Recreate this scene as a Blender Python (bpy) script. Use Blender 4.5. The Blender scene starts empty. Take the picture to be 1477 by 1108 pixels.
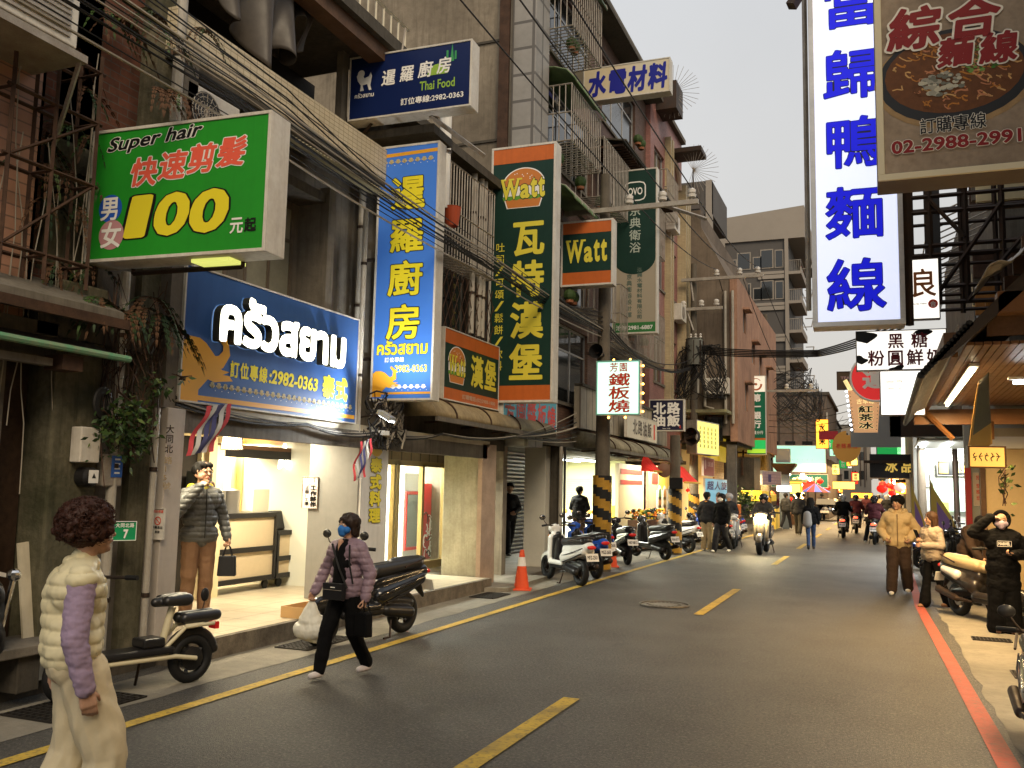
import bpy, bmesh, math, random
import numpy as np
from mathutils import Vector as V, Matrix as MX, Euler, noise as NZ
random.seed(7)
SC = bpy.context.scene; COL = SC.collection; PI = math.pi; R_ = math.radians

# ---------------------------------------------------------------- camera
IW, IH, FPX, CH = 1477.0, 1108.0, 1315.5, 1.75
YAW, PITCH, ROLL = R_(22.1), R_(6.35), R_(1.2)
FW = V((-math.sin(YAW)*math.cos(PITCH), math.cos(YAW)*math.cos(PITCH), math.sin(PITCH)))
r0 = V((math.cos(YAW), math.sin(YAW), 0)); u0 = r0.cross(FW)
RT = r0*math.cos(ROLL)+u0*math.sin(ROLL); UP = -r0*math.sin(ROLL)+u0*math.cos(ROLL)
cam = bpy.data.cameras.new('camera'); camo = bpy.data.objects.new('camera', cam); COL.objects.link(camo)
mw = MX((RT, UP, -FW)).transposed().to_4x4(); mw.translation = (0, 0, CH); camo.matrix_world = mw
cam.sensor_width = 36; cam.lens = FPX/IW*36; cam.clip_end = 3000; cam.clip_start = 0.05
SC.camera = camo
def at(px, py, ax, v):
    "the world point seen at photo pixel (px,py) on the plane ax = v"
    d = RT*((px-IW/2)/FPX)-UP*((py-IH/2)/FPX)+FW; i = 'xyz'.index(ax)
    o = V((0, 0, CH)); return o+d*((v-o[i])/d[i])

# ---------------------------------------------------------------- sky, sun, exposure
SUN_EL, SUN_AZ = R_(40), R_(143)      # soft overcast light coming down the street from behind the camera
wd = bpy.data.worlds.new('World'); SC.world = wd; wd.use_nodes = True
nt = wd.node_tree; nt.nodes.clear()
sky = nt.nodes.new('ShaderNodeTexSky'); sky.sky_type = 'NISHITA'; sky.sun_disc = False
sky.sun_elevation = SUN_EL; sky.sun_rotation = SUN_AZ; sky.dust_density = 3.0; sky.air_density = 1.0
hs = nt.nodes.new('ShaderNodeHueSaturation'); hs.inputs['Saturation'].default_value = 0.10
mxn = nt.nodes.new('ShaderNodeMix'); mxn.data_type = 'RGBA'; mxn.inputs['Factor'].default_value = 0.93
# even overcast veil over the clear sky: cooler overhead, warmer and hazier towards the horizon
tcn = nt.nodes.new('ShaderNodeTexCoord'); spx = nt.nodes.new('ShaderNodeSeparateXYZ'); rmp = nt.nodes.new('ShaderNodeValToRGB'); clo = nt.nodes.new('ShaderNodeTexNoise'); clo.inputs['Scale'].default_value = 2.2; clo.inputs['Detail'].default_value = 5
el_ = rmp.color_ramp.elements; el_[0].position = 0.0; el_[0].color = (.80, .725, .61, 1); el_[1].position = .62; el_[1].color = (.73, .757, .80, 1)
q_ = el_.new(.22); q_.color = (.76, .75, .725, 1)
sc_ = nt.nodes.new('ShaderNodeVectorMath'); sc_.operation = 'SCALE'; sc_.inputs['Scale'].default_value = 4.0
cm_ = nt.nodes.new('ShaderNodeMapRange'); cm_.inputs['From Min'].default_value = .3; cm_.inputs['From Max'].default_value = .7; cm_.inputs['To Min'].default_value = .94; cm_.inputs['To Max'].default_value = 1.05
sc2 = nt.nodes.new('ShaderNodeVectorMath'); sc2.operation = 'SCALE'
nt.links.new(tcn.outputs['Generated'], spx.inputs[0]); nt.links.new(spx.outputs[2], rmp.inputs[0]); nt.links.new(rmp.outputs[0], sc_.inputs[0]); nt.links.new(tcn.outputs['Generated'], clo.inputs['Vector']); nt.links.new(clo.outputs[0], cm_.inputs[0]); nt.links.new(cm_.outputs[0], sc2.inputs['Scale']); nt.links.new(sc_.outputs[0], sc2.inputs[0]); nt.links.new(sc2.outputs[0], mxn.inputs['B'])
bg = nt.nodes.new('ShaderNodeBackground'); bg.inputs['Strength'].default_value = 0.125
wo = nt.nodes.new('ShaderNodeOutputWorld')
nt.links.new(sky.outputs[0], hs.inputs['Color']); nt.links.new(hs.outputs[0], mxn.inputs['A'])
nt.links.new(mxn.outputs['Result'], bg.inputs['Color']); nt.links.new(bg.outputs[0], wo.inputs['Surface'])
sl = bpy.data.lights.new('sun', 'SUN'); sl.energy = 1.15; sl.angle = R_(26); sl.color = (1, .80, .54)
so = bpy.data.objects.new('sun', sl); COL.objects.link(so)
sd = V((math.sin(SUN_AZ)*math.cos(SUN_EL), math.cos(SUN_AZ)*math.cos(SUN_EL), math.sin(SUN_EL)))
so.rotation_euler = sd.to_track_quat('Z', 'Y').to_euler()
SC.view_settings.view_transform = 'Standard'; SC.view_settings.look = 'None'
SC.view_settings.exposure = 0.85; SC.view_settings.gamma = 1.0
SC.cycles.use_denoising = True; SC.cycles.max_bounces = 6; SC.cycles.diffuse_bounces = 3
SC.cycles.sample_clamp_indirect = 4.0; SC.cycles.caustics_reflective = False; SC.cycles.caustics_refractive = False

# ---------------------------------------------------------------- materials
def S(r, g, b):
    f = lambda c: (c/255/12.92 if c <= 10 else ((c/255+.055)/1.055)**2.4)
    return (f(r), f(g), f(b))
def mat(name, col, rough=.6, metal=0., var=0., scale=3., dark=None, streak=0., bump=0., bscale=40., emit=0., spec=.25,
        tile=None, alpha=1., coat=0., trans=0.):
    m = bpy.data.materials.new(name); m.use_nodes = True; n = m.node_tree.nodes; L = m.node_tree.links
    b = n['Principled BSDF']; b.inputs['Roughness'].default_value = rough; b.inputs['Metallic'].default_value = metal
    b.inputs['Specular IOR Level'].default_value = spec; b.inputs['Base Color'].default_value = (*col, 1)
    b.inputs['Alpha'].default_value = alpha; b.inputs['Coat Weight'].default_value = coat; b.inputs['Transmission Weight'].default_value = trans
    if emit: b.inputs['Emission Color'].default_value = (*col, 1); b.inputs['Emission Strength'].default_value = emit
    geo = n.new('ShaderNodeNewGeometry'); src = None
    def noise(sc, vec=(1, 1, 1), det=6, rg=.6):
        t = n.new('ShaderNodeTexNoise'); t.inputs['Scale'].default_value = sc; t.inputs['Detail'].default_value = det
        t.inputs['Roughness'].default_value = rg
        mp = n.new('ShaderNodeMapping'); mp.inputs['Scale'].default_value = vec
        L.new(geo.outputs['Position'], mp.inputs['Vector']); L.new(mp.outputs[0], t.inputs['Vector']); return t
    if tile:
        w, h, mort, off, tv = tile
        sp = n.new('ShaderNodeSeparateXYZ'); L.new(geo.outputs['Position'], sp.inputs[0])
        ad = n.new('ShaderNodeMath'); L.new(sp.outputs[0], ad.inputs[0]); L.new(sp.outputs[1], ad.inputs[1])
        cb = n.new('ShaderNodeCombineXYZ'); L.new(ad.outputs[0], cb.inputs[0]); L.new(sp.outputs[2], cb.inputs[1])
        bt = n.new('ShaderNodeTexBrick'); bt.offset = off; bt.inputs['Scale'].default_value = 1
        bt.inputs['Brick Width'].default_value = w; bt.inputs['Row Height'].default_value = h
        bt.inputs['Mortar Size'].default_value = min(w, h)*.07; bt.inputs['Mortar'].default_value = (*mort, 1)
        bt.inputs['Color1'].default_value = (*col, 1); bt.inputs['Color2'].default_value = (*[c*(1-tv) for c in col], 1)
        L.new(cb.outputs[0], bt.inputs['Vector']); src = bt.outputs['Color']
        bmp = n.new('ShaderNodeBump'); bmp.inputs['Strength'].default_value = .5; bmp.inputs['Distance'].default_value = .004; bmp.invert = True
        L.new(bt.outputs['Fac'], bmp.inputs['Height']); L.new(bmp.outputs[0], b.inputs['Normal'])
    def mixin(fac, colr, cur):
        x = n.new('ShaderNodeMix'); x.data_type = 'RGBA'; x.inputs['B'].default_value = (*colr, 1)
        if cur is None: x.inputs['A'].default_value = (*col, 1)
        else: L.new(cur, x.inputs['A'])
        L.new(fac, x.inputs['Factor']); return x.outputs['Result']
    dk = dark or tuple(c*.35 for c in col)
    if var:
        t = noise(scale); mr = n.new('ShaderNodeMapRange'); mr.inputs['From Min'].default_value = .35; mr.inputs['From Max'].default_value = .72
        mr.inputs['To Max'].default_value = var; L.new(t.outputs[0], mr.inputs[0]); src = mixin(mr.outputs[0], dk, src)
        t2 = noise(scale*9, det=3); m2 = n.new('ShaderNodeMapRange'); m2.inputs['From Min'].default_value = .4; m2.inputs['From Max'].default_value = .8
        m2.inputs['To Max'].default_value = var*.6; L.new(t2.outputs[0], m2.inputs[0]); src = mixin(m2.outputs[0], dk, src)
    if streak:
        t = noise(3., (4.5, 4.5, .3), 9, .7); mr = n.new('ShaderNodeMapRange'); mr.inputs['From Min'].default_value = .48; mr.inputs['From Max'].default_value = .75
        mr.inputs['To Max'].default_value = streak; L.new(t.outputs[0], mr.inputs[0]); src = mixin(mr.outputs[0], tuple(c*.5 for c in dk), src)
    if src is not None:
        L.new(src, b.inputs['Base Color'])
        if emit: L.new(src, b.inputs['Emission Color'])
    if bump and not tile:
        t = noise(bscale, det=5); bp = n.new('ShaderNodeBump'); bp.inputs['Strength'].default_value = bump; bp.inputs['Distance'].default_value = .02
        L.new(t.outputs[0], bp.inputs['Height']); L.new(bp.outputs[0], b.inputs['Normal'])
    if var and rough > .2:
        mr = n.new('ShaderNodeMapRange'); mr.inputs['To Min'].default_value = max(.05, rough-.15); mr.inputs['To Max'].default_value = min(1, rough+.15)
        L.new(noise(scale*2.3).outputs[0], mr.inputs[0]); L.new(mr.outputs[0], b.inputs['Roughness'])
    return m
_mc = {}
def K(name, *a, **k):
    if name not in _mc: _mc[name] = mat(name, *a, **k)
    return _mc[name]
def glow(name, rgb255, e):
    return K(name, S(*rgb255), .5, emit=e)
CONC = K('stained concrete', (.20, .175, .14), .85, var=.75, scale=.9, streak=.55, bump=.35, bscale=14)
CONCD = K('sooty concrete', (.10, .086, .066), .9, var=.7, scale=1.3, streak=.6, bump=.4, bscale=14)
MOSS = K('mossy concrete', (.17, .15, .10), .9, var=.9, scale=1.6, dark=(.03, .032, .014), streak=.6, bump=.5, bscale=18)
PLAST = K('cream painted plaster', (.62, .56, .42), .7, var=.35, scale=1.2, dark=(.3, .24, .15), streak=.25)
PINKT = K('pink tiles', (.45, .24, .16), .45, tile=(.2, .1, (.2, .12, .09), 0, .25), var=.25, scale=1.)
BRICK = K('old red brick', (.20, .075, .045), .85, tile=(.24, .075, (.14, .11, .09), .5, .4), var=.7, scale=1.4, dark=(.03, .022, .014))
TILEC = K('cream wall tiles', (.62, .53, .36), .4, tile=(.11, .055, (.25, .2, .12), 0, .12), var=.3, scale=1.1, dark=(.3, .22, .12))
TILEG = K('grey wall tiles', (.33, .31, .28), .5, tile=(.45, .55, (.12, .11, .1), 0, .12), var=.35, scale=1.)
TILEP = K('dusky pink tiles', (.36, .165, .14), .5, tile=(.12, .06, (.22, .14, .12), .5, .2), var=.35, scale=.7, streak=.2)
TILEY = K('yellowish tiles', (.50, .40, .24), .5, tile=(.1, .05, (.3, .24, .15), 0, .15), var=.3, scale=.8)
BROWNW = K('brown plaster', (.20, .155, .115), .85, var=.7, scale=.6, streak=.5, bump=.2)
ORANGEW = K('salmon plaster', (.44, .25, .165), .85, var=.6, scale=.9, streak=.7, bump=.2)
STEEL = K('dark steel', (.045, .038, .032), .55, .6, var=.5, scale=5, dark=(.09, .04, .02))
RUST = K('rusty steel', (.10, .055, .035), .8, .3, var=.8, scale=6, dark=(.035, .022, .016))
IRON = K('weathered grey iron', (.42, .38, .32), .5, .3, var=.5, scale=6, dark=(.15, .1, .07))
ALU = K('aluminium', (.55, .53, .5), .35, .8, var=.25, scale=5)
CASE = K('dirty white sign case', (.66, .63, .56), .5, var=.35, scale=2.5, dark=(.3, .22, .14), streak=.35)
GREENP = K('faded green plastic roofing', (.16, .26, .12), .55, var=.6, scale=2.2, dark=(.05, .06, .03))
WHITEP = K('white paint', (.75, .73, .68), .5, var=.2, scale=2, dark=(.4, .35, .28), streak=.15)
GREYP = K('grey painted plaster', (.27, .26, .235), .6, var=.2, scale=1.4, streak=.12)
BLACK = K('black rubber', (.012, .012, .012), .6)
BLKP = K('black plastic', (.018, .017, .017), .32)
BLKG = K('black gloss paint', (.012, .012, .013), .15, coat=.6)
CHROME = K('chrome', (.7, .7, .7), .12, 1.)
PVC = K('grey pvc pipe', (.42, .39, .33), .5, var=.4, scale=4, dark=(.2, .15, .1))
WOODO = K('varnished wood boards', (.20, .092, .034), .45, var=.5, scale=3, dark=(.12, .05, .02))
WOODD = K('dark wood planks', (.14, .075, .04), .6, var=.6, scale=3, dark=(.04, .02, .01))
GLASS = K('dark window glass', (.02, .022, .022), .08, spec=.8)
CLEAR = K('clear shop glass', (.9, .95, .92), .03, alpha=.16, spec=.8)
CABLE = K('black cable', (.02, .018, .016), .6)
CABLEG = K('grey cable', (.32, .28, .22), .6)
WARMW = glow('warm lit fluorescent tube', (255, 236, 190), 9)
COOLW = glow('cool lit fluorescent tube', (240, 250, 255), 9)

# ---------------------------------------------------------------- mesh builder
MATW = {}
class MB:
    def __init__(s): s.v = []; s.f = []; s.fm = []; s.mats = []
    def mi(s, m):
        if m not in s.mats: s.mats.append(m)
        return s.mats.index(m)
    def add(s, vs, fs, m):
        o = len(s.v); s.v += [V(p) for p in vs]; i = s.mi(m)
        for f in fs: s.f.append([o+k for k in f]); s.fm.append(i)
        return s
    def poly(s, pts, m): return s.add(pts, [range(len(pts))], m)
    def box(s, x0, x1, y0, y1, z0, z1, m):
        vs = [(x, y, z) for z in (z0, z1) for y in (y0, y1) for x in (x0, x1)]
        return s.add(vs, [(0, 2, 3, 1), (4, 5, 7, 6), (0, 1, 5, 4), (2, 6, 7, 3), (0, 4, 6, 2), (1, 3, 7, 5)], m)
    def obox(s, c, h, m, rot=None):
        q = rot if rot is not None else MX.Identity(3); c = V(c)
        vs = [c+q@V((x*h[0], y*h[1], z*h[2])) for z in (-1, 1) for y in (-1, 1) for x in (-1, 1)]
        return s.add(vs, [(0, 2, 3, 1), (4, 5, 7, 6), (0, 1, 5, 4), (2, 6, 7, 3), (0, 4, 6, 2), (1, 3, 7, 5)], m)
    def tube(s, pts, r, m, n=8, cap=True):
        pts = [V(p) for p in pts]; rs = r if isinstance(r, (list, tuple)) else [r]*len(pts); vs = []; fs = []; prev = None
        for i, p in enumerate(pts):
            t = (pts[min(i+1, len(pts)-1)]-pts[max(i-1, 0)])
            t = t.normalized() if t.length > 1e-9 else V((0, 0, 1))
            a = prev if prev is not None else (V((0, 0, 1)) if abs(t.z) < .9 else V((1, 0, 0)))
            a = (a-t*a.dot(t)); a = a.normalized() if a.length > 1e-6 else t.orthogonal().normalized(); prev = a; b = t.cross(a)
            vs += [p+(a*math.cos(2*PI*k/n)+b*math.sin(2*PI*k/n))*rs[i] for k in range(n)]
        for i in range(len(pts)-1):
            for k in range(n): fs.append((i*n+k, i*n+(k+1) % n, (i+1)*n+(k+1) % n, (i+1)*n+k))
        if cap: fs += [tuple(range(n))[::-1], tuple((len(pts)-1)*n+k for k in range(n))]
        return s.add(vs, fs, m)
    def bar(s, a, b, r, m): return s.tube([a, b], r*1.3, m, 4)
    def lathe(s, prof, o, ax, m, n=20):
        "prof: (radius, along) pairs, round axis ax through o"
        o = V(o); ax = V(ax).normalized(); a = ax.orthogonal().normalized(); b = ax.cross(a); vs = []; fs = []
        for r, h in prof: vs += [o+ax*h+(a*math.cos(2*PI*k/n)+b*math.sin(2*PI*k/n))*r for k in range(n)]
        for i in range(len(prof)-1):
            for k in range(n): fs.append((i*n+k, i*n+(k+1) % n, (i+1)*n+(k+1) % n, (i+1)*n+k))
        return s.add(vs, fs, m)
    def torus(s, o, ax, R, r, m, n=28, k=10):
        return s.lathe([(R+r*math.cos(2*PI*j/k), r*math.sin(2*PI*j/k)) for j in range(k+1)], o, ax, m, n)
    def ball(s, c, r, m, n=14, sq=(1, 1, 1)):
        st = len(s.v); s.lathe([(max(1e-4, r*math.sin(PI*j/8)), -r*math.cos(PI*j/8)) for j in range(9)], (0, 0, 0), (0, 0, 1), m, n)
        for i in range(st, len(s.v)): p = s.v[i]; s.v[i] = V((c[0]+p.x*sq[0], c[1]+p.y*sq[1], c[2]+p.z*sq[2]))
        return s
    def prism(s, pts, off, m):
        "closed outline (3-D points) swept by the vector off"
        n = len(pts); off = V(off); a = [V(p) for p in pts]
        return s.add(a+[p+off for p in a], [tuple(range(n))[::-1], tuple(range(n, 2*n))]+[(i, (i+1) % n, n+(i+1) % n, n+i) for i in range(n)], m)
    def sweep(s, prof, off, m):
        "open outline swept by off (a sheet)"
        n = len(prof); off = V(off); a = [V(p) for p in prof]
        return s.add(a+[p+off for p in a], [(i, i+1, n+i+1, n+i) for i in range(n-1)], m)
    def build(s, name, parent=None, smooth=False, bevel=0., local=False, weld=False):
        me = bpy.data.meshes.new(name); vs = s.v
        if parent is not None and not local:
            q = MATW[parent.name].inverted(); vs = [q@p for p in vs]
        me.from_pydata([tuple(p) for p in vs], [], s.f)
        for m in s.mats: me.materials.append(m)
        if len(s.f): me.polygons.foreach_set('material_index', s.fm)
        if smooth: me.polygons.foreach_set('use_smooth', [True]*len(me.polygons))
        me.update(); o = bpy.data.objects.new(name, me); COL.objects.link(o)
        if parent is not None: o.parent = parent; MATW[o.name] = MATW[parent.name]
        else: MATW[o.name] = MX.Identity(4)
        if bevel:
            b = o.modifiers.new('bevel', 'BEVEL'); b.width = bevel; b.segments = 2; b.limit_method = 'ANGLE'; b.angle_limit = R_(40)
        elif smooth:
            try: me.set_sharp_from_angle(angle=R_(50))
            except Exception: pass
        return o
def tag(o, label, cat, group=None, kind=None):
    o['label'] = label; o['category'] = cat
    if group: o['group'] = group
    if kind: o['kind'] = kind
    return o
def thing(name, label, cat, loc=(0, 0, 0), rz=0., group=None, scale=1.):
    o = bpy.data.objects.new(name, None); COL.objects.link(o); o.location = loc; o.rotation_euler = (0, 0, rz); o.scale = (scale,)*3
    o.empty_display_size = .2; MATW[o.name] = MX.Translation(loc)@MX.Rotation(rz, 4, 'Z')@MX.Scale(scale, 4); return tag(o, label, cat, group)
def struct(mb, name, kind='structure', **k):
    o = mb.build(name, **k); o['kind'] = kind; return o
def solo(mb, name, label, cat, group=None, loc=None, **k):
    "a thing that is one mesh, its origin moved to its base"
    if loc is None:
        xs = [p.x for p in mb.v]; ys = [p.y for p in mb.v]; zs = [p.z for p in mb.v]; loc = V(((min(xs)+max(xs))/2, (min(ys)+max(ys))/2, min(zs)))
    mb.v = [p-V(loc) for p in mb.v]; o = mb.build(name, **k); o.location = loc; return tag(o, label, cat, group)
def copy_tree(o, parent=None):
    c = o.copy(); COL.objects.link(c); c.parent = parent
    for ch in [x for x in COL.objects if x.parent == o]: copy_tree(ch, c)
    return c
def again(proto, loc, rz, label, group=None):
    c = copy_tree(proto); c.location = loc; c.rotation_euler = (0, 0, rz); c['label'] = label
    if group: c['group'] = group
    return c

# ---------------------------------------------------------------- lettering
_tc = {}; _sd = {}
def _curve_mesh(c):
    o = bpy.data.objects.new('lettering', c); COL.objects.link(o)
    me = bpy.data.meshes.new_from_object(o.evaluated_get(bpy.context.evaluated_depsgraph_get()))
    r = ([(v.co.x, v.co.y) for v in me.vertices], [tuple(p.vertices) for p in me.polygons])
    bpy.data.objects.remove(o); bpy.data.meshes.remove(me); bpy.data.curves.remove(c); return r
def glyphs(t, bold):
    "flat filled outlines of the letters t, each stroke thickened all round by bold"
    k = (t, bold)
    if k in _tc: return _tc[k]
    if (t, 0) not in _tc:
        c = bpy.data.curves.new('lettering', 'FONT'); c.body = t; c.resolution_u = 3; _tc[(t, 0)] = _curve_mesh(c)
    if bold < .004 or not _tc[(t, 0)][0]: return _tc[(t, 0)]
    if t not in _sd:
        vs, fs = _tc[(t, 0)]; P = np.array(vs); h = 1/60
        x0, y0 = P.min(0)-.12; x1, y1 = P.max(0)+.12; nx = int((x1-x0)/h)+2; ny = int((y1-y0)/h)+2
        X, Y = np.meshgrid(x0+h*np.arange(nx), y0+h*np.arange(ny)); ins = np.zeros(X.shape, bool); cnt = {}
        rk = lambda i: (round(vs[i][0], 4), round(vs[i][1], 4))
        for f in fs:
            q = P[list(f)]; lo = np.floor((q.min(0)-(x0, y0))/h).astype(int); hi = np.ceil((q.max(0)-(x0, y0))/h).astype(int)+1
            sx = slice(max(lo[0], 0), hi[0]); sy = slice(max(lo[1], 0), hi[1]); xx = X[sy, sx]; yy = Y[sy, sx]; pos = np.ones(xx.shape, bool); neg = pos.copy()
            for i in range(len(q)):
                a, b = q[i], q[(i+1) % len(q)]; c = (b[0]-a[0])*(yy-a[1])-(b[1]-a[1])*(xx-a[0]); pos &= c >= 0; neg &= c <= 0
                e = tuple(sorted((rk(f[i]), rk(f[(i+1) % len(f)])))); cnt[e] = cnt.get(e, 0)+1
            ins[sy, sx] |= pos | neg
        D = np.full(X.shape, 9.)
        for (a, b), n in cnt.items():
            if n != 1 or a == b: continue
            m = .15; i0 = max(0, int((min(a[0], b[0])-m-x0)/h)); i1 = int((max(a[0], b[0])+m-x0)/h)+1; j0 = max(0, int((min(a[1], b[1])-m-y0)/h)); j1 = int((max(a[1], b[1])+m-y0)/h)+1
            xx = X[j0:j1, i0:i1]; yy = Y[j0:j1, i0:i1]; dx, dy = b[0]-a[0], b[1]-a[1]
            tt = np.clip(((xx-a[0])*dx+(yy-a[1])*dy)/(dx*dx+dy*dy), 0, 1); d = np.hypot(xx-a[0]-tt*dx, yy-a[1]-tt*dy); D[j0:j1, i0:i1] = np.minimum(D[j0:j1, i0:i1], d)
        _sd[t] = (np.where(ins, -D, D), x0, y0, h)
    F, x0, y0, h = _sd[t]; F = F-bold; F = np.where(np.abs(F) < 1e-7, 1e-7, F); ny, nx = F.shape; seg = {}
    s = F < 0; act = np.argwhere((s[:-1, :-1] != s[1:, :-1]) | (s[:-1, :-1] != s[:-1, 1:]) | (s[:-1, :-1] != s[1:, 1:]))
    def pt(e):
        (j, i), (l, k2) = e; a, b = F[j, i], F[l, k2]; q = a/(a-b); return (x0+h*(i+(k2-i)*q), y0+h*(j+(l-j)*q))
    for j, i in act:
        c = [(j, i), (j, i+1), (j+1, i+1), (j+1, i)]; es = []
        for q in range(4):
            a, b = c[q], c[(q+1) % 4]
            if s[a] != s[b]: es.append((tuple(sorted((a, b))), s[a]))
        out = [e for e, v in es if v]; inn = [e for e, v in es if not v]
        if len(out) == 1: seg[inn[0]] = out[0]
        else:
            for e, v in es:
                pass
            m = F[j:j+2, i:i+2].mean() < 0; idx = [n for n, (e, v) in enumerate(es) if not v]
            for n in idx: seg[es[n][0]] = es[(n+1) % 4][0] if not m else es[(n-1) % 4][0]
    cu = bpy.data.curves.new('lettering', 'CURVE'); cu.dimensions = '2D'; cu.fill_mode = 'FRONT'
    while seg:
        st, nx_ = seg.popitem(); loop = [st]
        while nx_ != st and nx_ in seg: loop.append(nx_); nx_ = seg.pop(nx_)
        L = [pt(e) for e in loop]
        if len(L) < 4: continue
        R = [L[0]]
        for n in range(1, len(L)):
            a, b, c = V(R[-1]), V(L[n]), V(L[(n+1) % len(L)]); d = c-a
            if d.length > .12 or abs((b-a).cross(d))/max(d.length, 1e-6) > .0035: R.append(L[n])
        if len(R) < 3: continue
        sp = cu.splines.new('POLY'); sp.points.add(len(R)-1); sp.use_cyclic_u = True
        for n, (x, y) in enumerate(R): sp.points[n].co = (x, y, 0, 1)
    _tc[k] = _curve_mesh(cu); return _tc[k]
def write(mb, t, u0, v0, u1, v1, m, lift=.006, bold=.02, shear=0., out=None, ow=.03, cell=False, tilt=0.):
    "letters of t fitted into the rectangle u0..u1, v0..v1 of a sign's own face (x right, z up, face at y = 0)"
    vs, fs = glyphs(t, bold)
    if not vs: return
    if cell: a0, a1, b0, b1 = 0., 1., -.12, .88
    else: a0, a1 = min(p[0] for p in vs), max(p[0] for p in vs); b0, b1 = min(p[1] for p in vs), max(p[1] for p in vs)
    su = (u1-u0)/max(a1-a0, 1e-6); sv = (v1-v0)/max(b1-b0, 1e-6)
    def place(q, y):
        r = []
        for x, z in q:
            Z = (z-b0)*sv; X = (x-a0)*su+shear*Z; r.append((u0+X, y, v0+Z+tilt*X))
        return r
    if out:
        ov, of = glyphs(t, bold+ow); mb.add(place(ov, -lift+.002), of, out)
    mb.add(place(vs, -lift), fs, m)
def column(mb, t, u0, v0, u1, v1, m, **k):
    "characters stacked top to bottom"
    h = (v1-v0)/len(t)
    for i, c in enumerate(t):
        z1 = v1-i*h; g = .05*h; write(mb, c, u0, z1-h+g, u1, z1-g, m, cell=True, **k)
def row(mb, t, u0, v0, u1, v1, m, gap=.04, **k):
    w = (u1-u0)/len(t); tl = k.get('tilt', 0.)
    for i, c in enumerate(t): write(mb, c, u0+i*w+gap*w, v0+tl*i*w, u0+(i+1)*w-gap*w, v1+tl*i*w, m, cell=True, **k)
def disc(mb, u, v, r, m, lift=.005, sq=1., a0=0., a1=2*PI, n=28):
    mb.poly([(u+r*math.cos(a0+(a1-a0)*k/n), -lift, v+r*sq*math.sin(a0+(a1-a0)*k/n)) for k in range(n if a1-a0 > 6.2 else n+1)], m)
def rect(mb, u0, v0, u1, v1, m, lift=.004): mb.poly([(u0, -lift, v0), (u1, -lift, v0), (u1, -lift, v1), (u0, -lift, v1)], m)
def stroke(mb, pts, w, m, lift=.005):
    "a band of width w along 2-D points"
    L = []; Rr = []
    for i, p in enumerate(pts):
        a = V(pts[max(i-1, 0)]); b = V(pts[min(i+1, len(pts)-1)]); t = (b-a).normalized(); nn = V((-t.y, t.x))
        ww = w[i] if isinstance(w, (list, tuple)) else w
        L.append((p[0]+nn.x*ww/2, -lift, p[1]+nn.y*ww/2)); Rr.append((p[0]-nn.x*ww/2, -lift, p[1]-nn.y*ww/2))
    n = len(pts); mb.add(L+Rr, [(i, i+1, n+i+1, n+i) for i in range(n-1)], m)
def sign_box(name, label, w, h, d, loc, rz, face, case=None, fr=.035, group=None, cat='sign', frame_mat=None):
    "a box sign: case, edge frame and face; returns root and an empty builder for the lettering"
    o = thing(name, label, cat, loc, rz, group); case = case or CASE
    b = MB(); b.box(0, w, .012, d, 0, h, case); b.build('sign_case', o, local=True, bevel=.006)
    f = MB(); fm = frame_mat or CASE
    for a in ((0, w, 0, fr), (0, w, h-fr, h), (0, fr, fr, h-fr), (w-fr, w, fr, h-fr)): f.box(a[0], a[1], -.012, .012, a[2], a[3], fm)
    f.build('sign_frame', o, local=True, bevel=.003)
    p = MB(); p.box(fr, w-fr, -.001, .011, fr, h-fr, face); p.build('face_panel', o, local=True)
    return o, MB()
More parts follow.
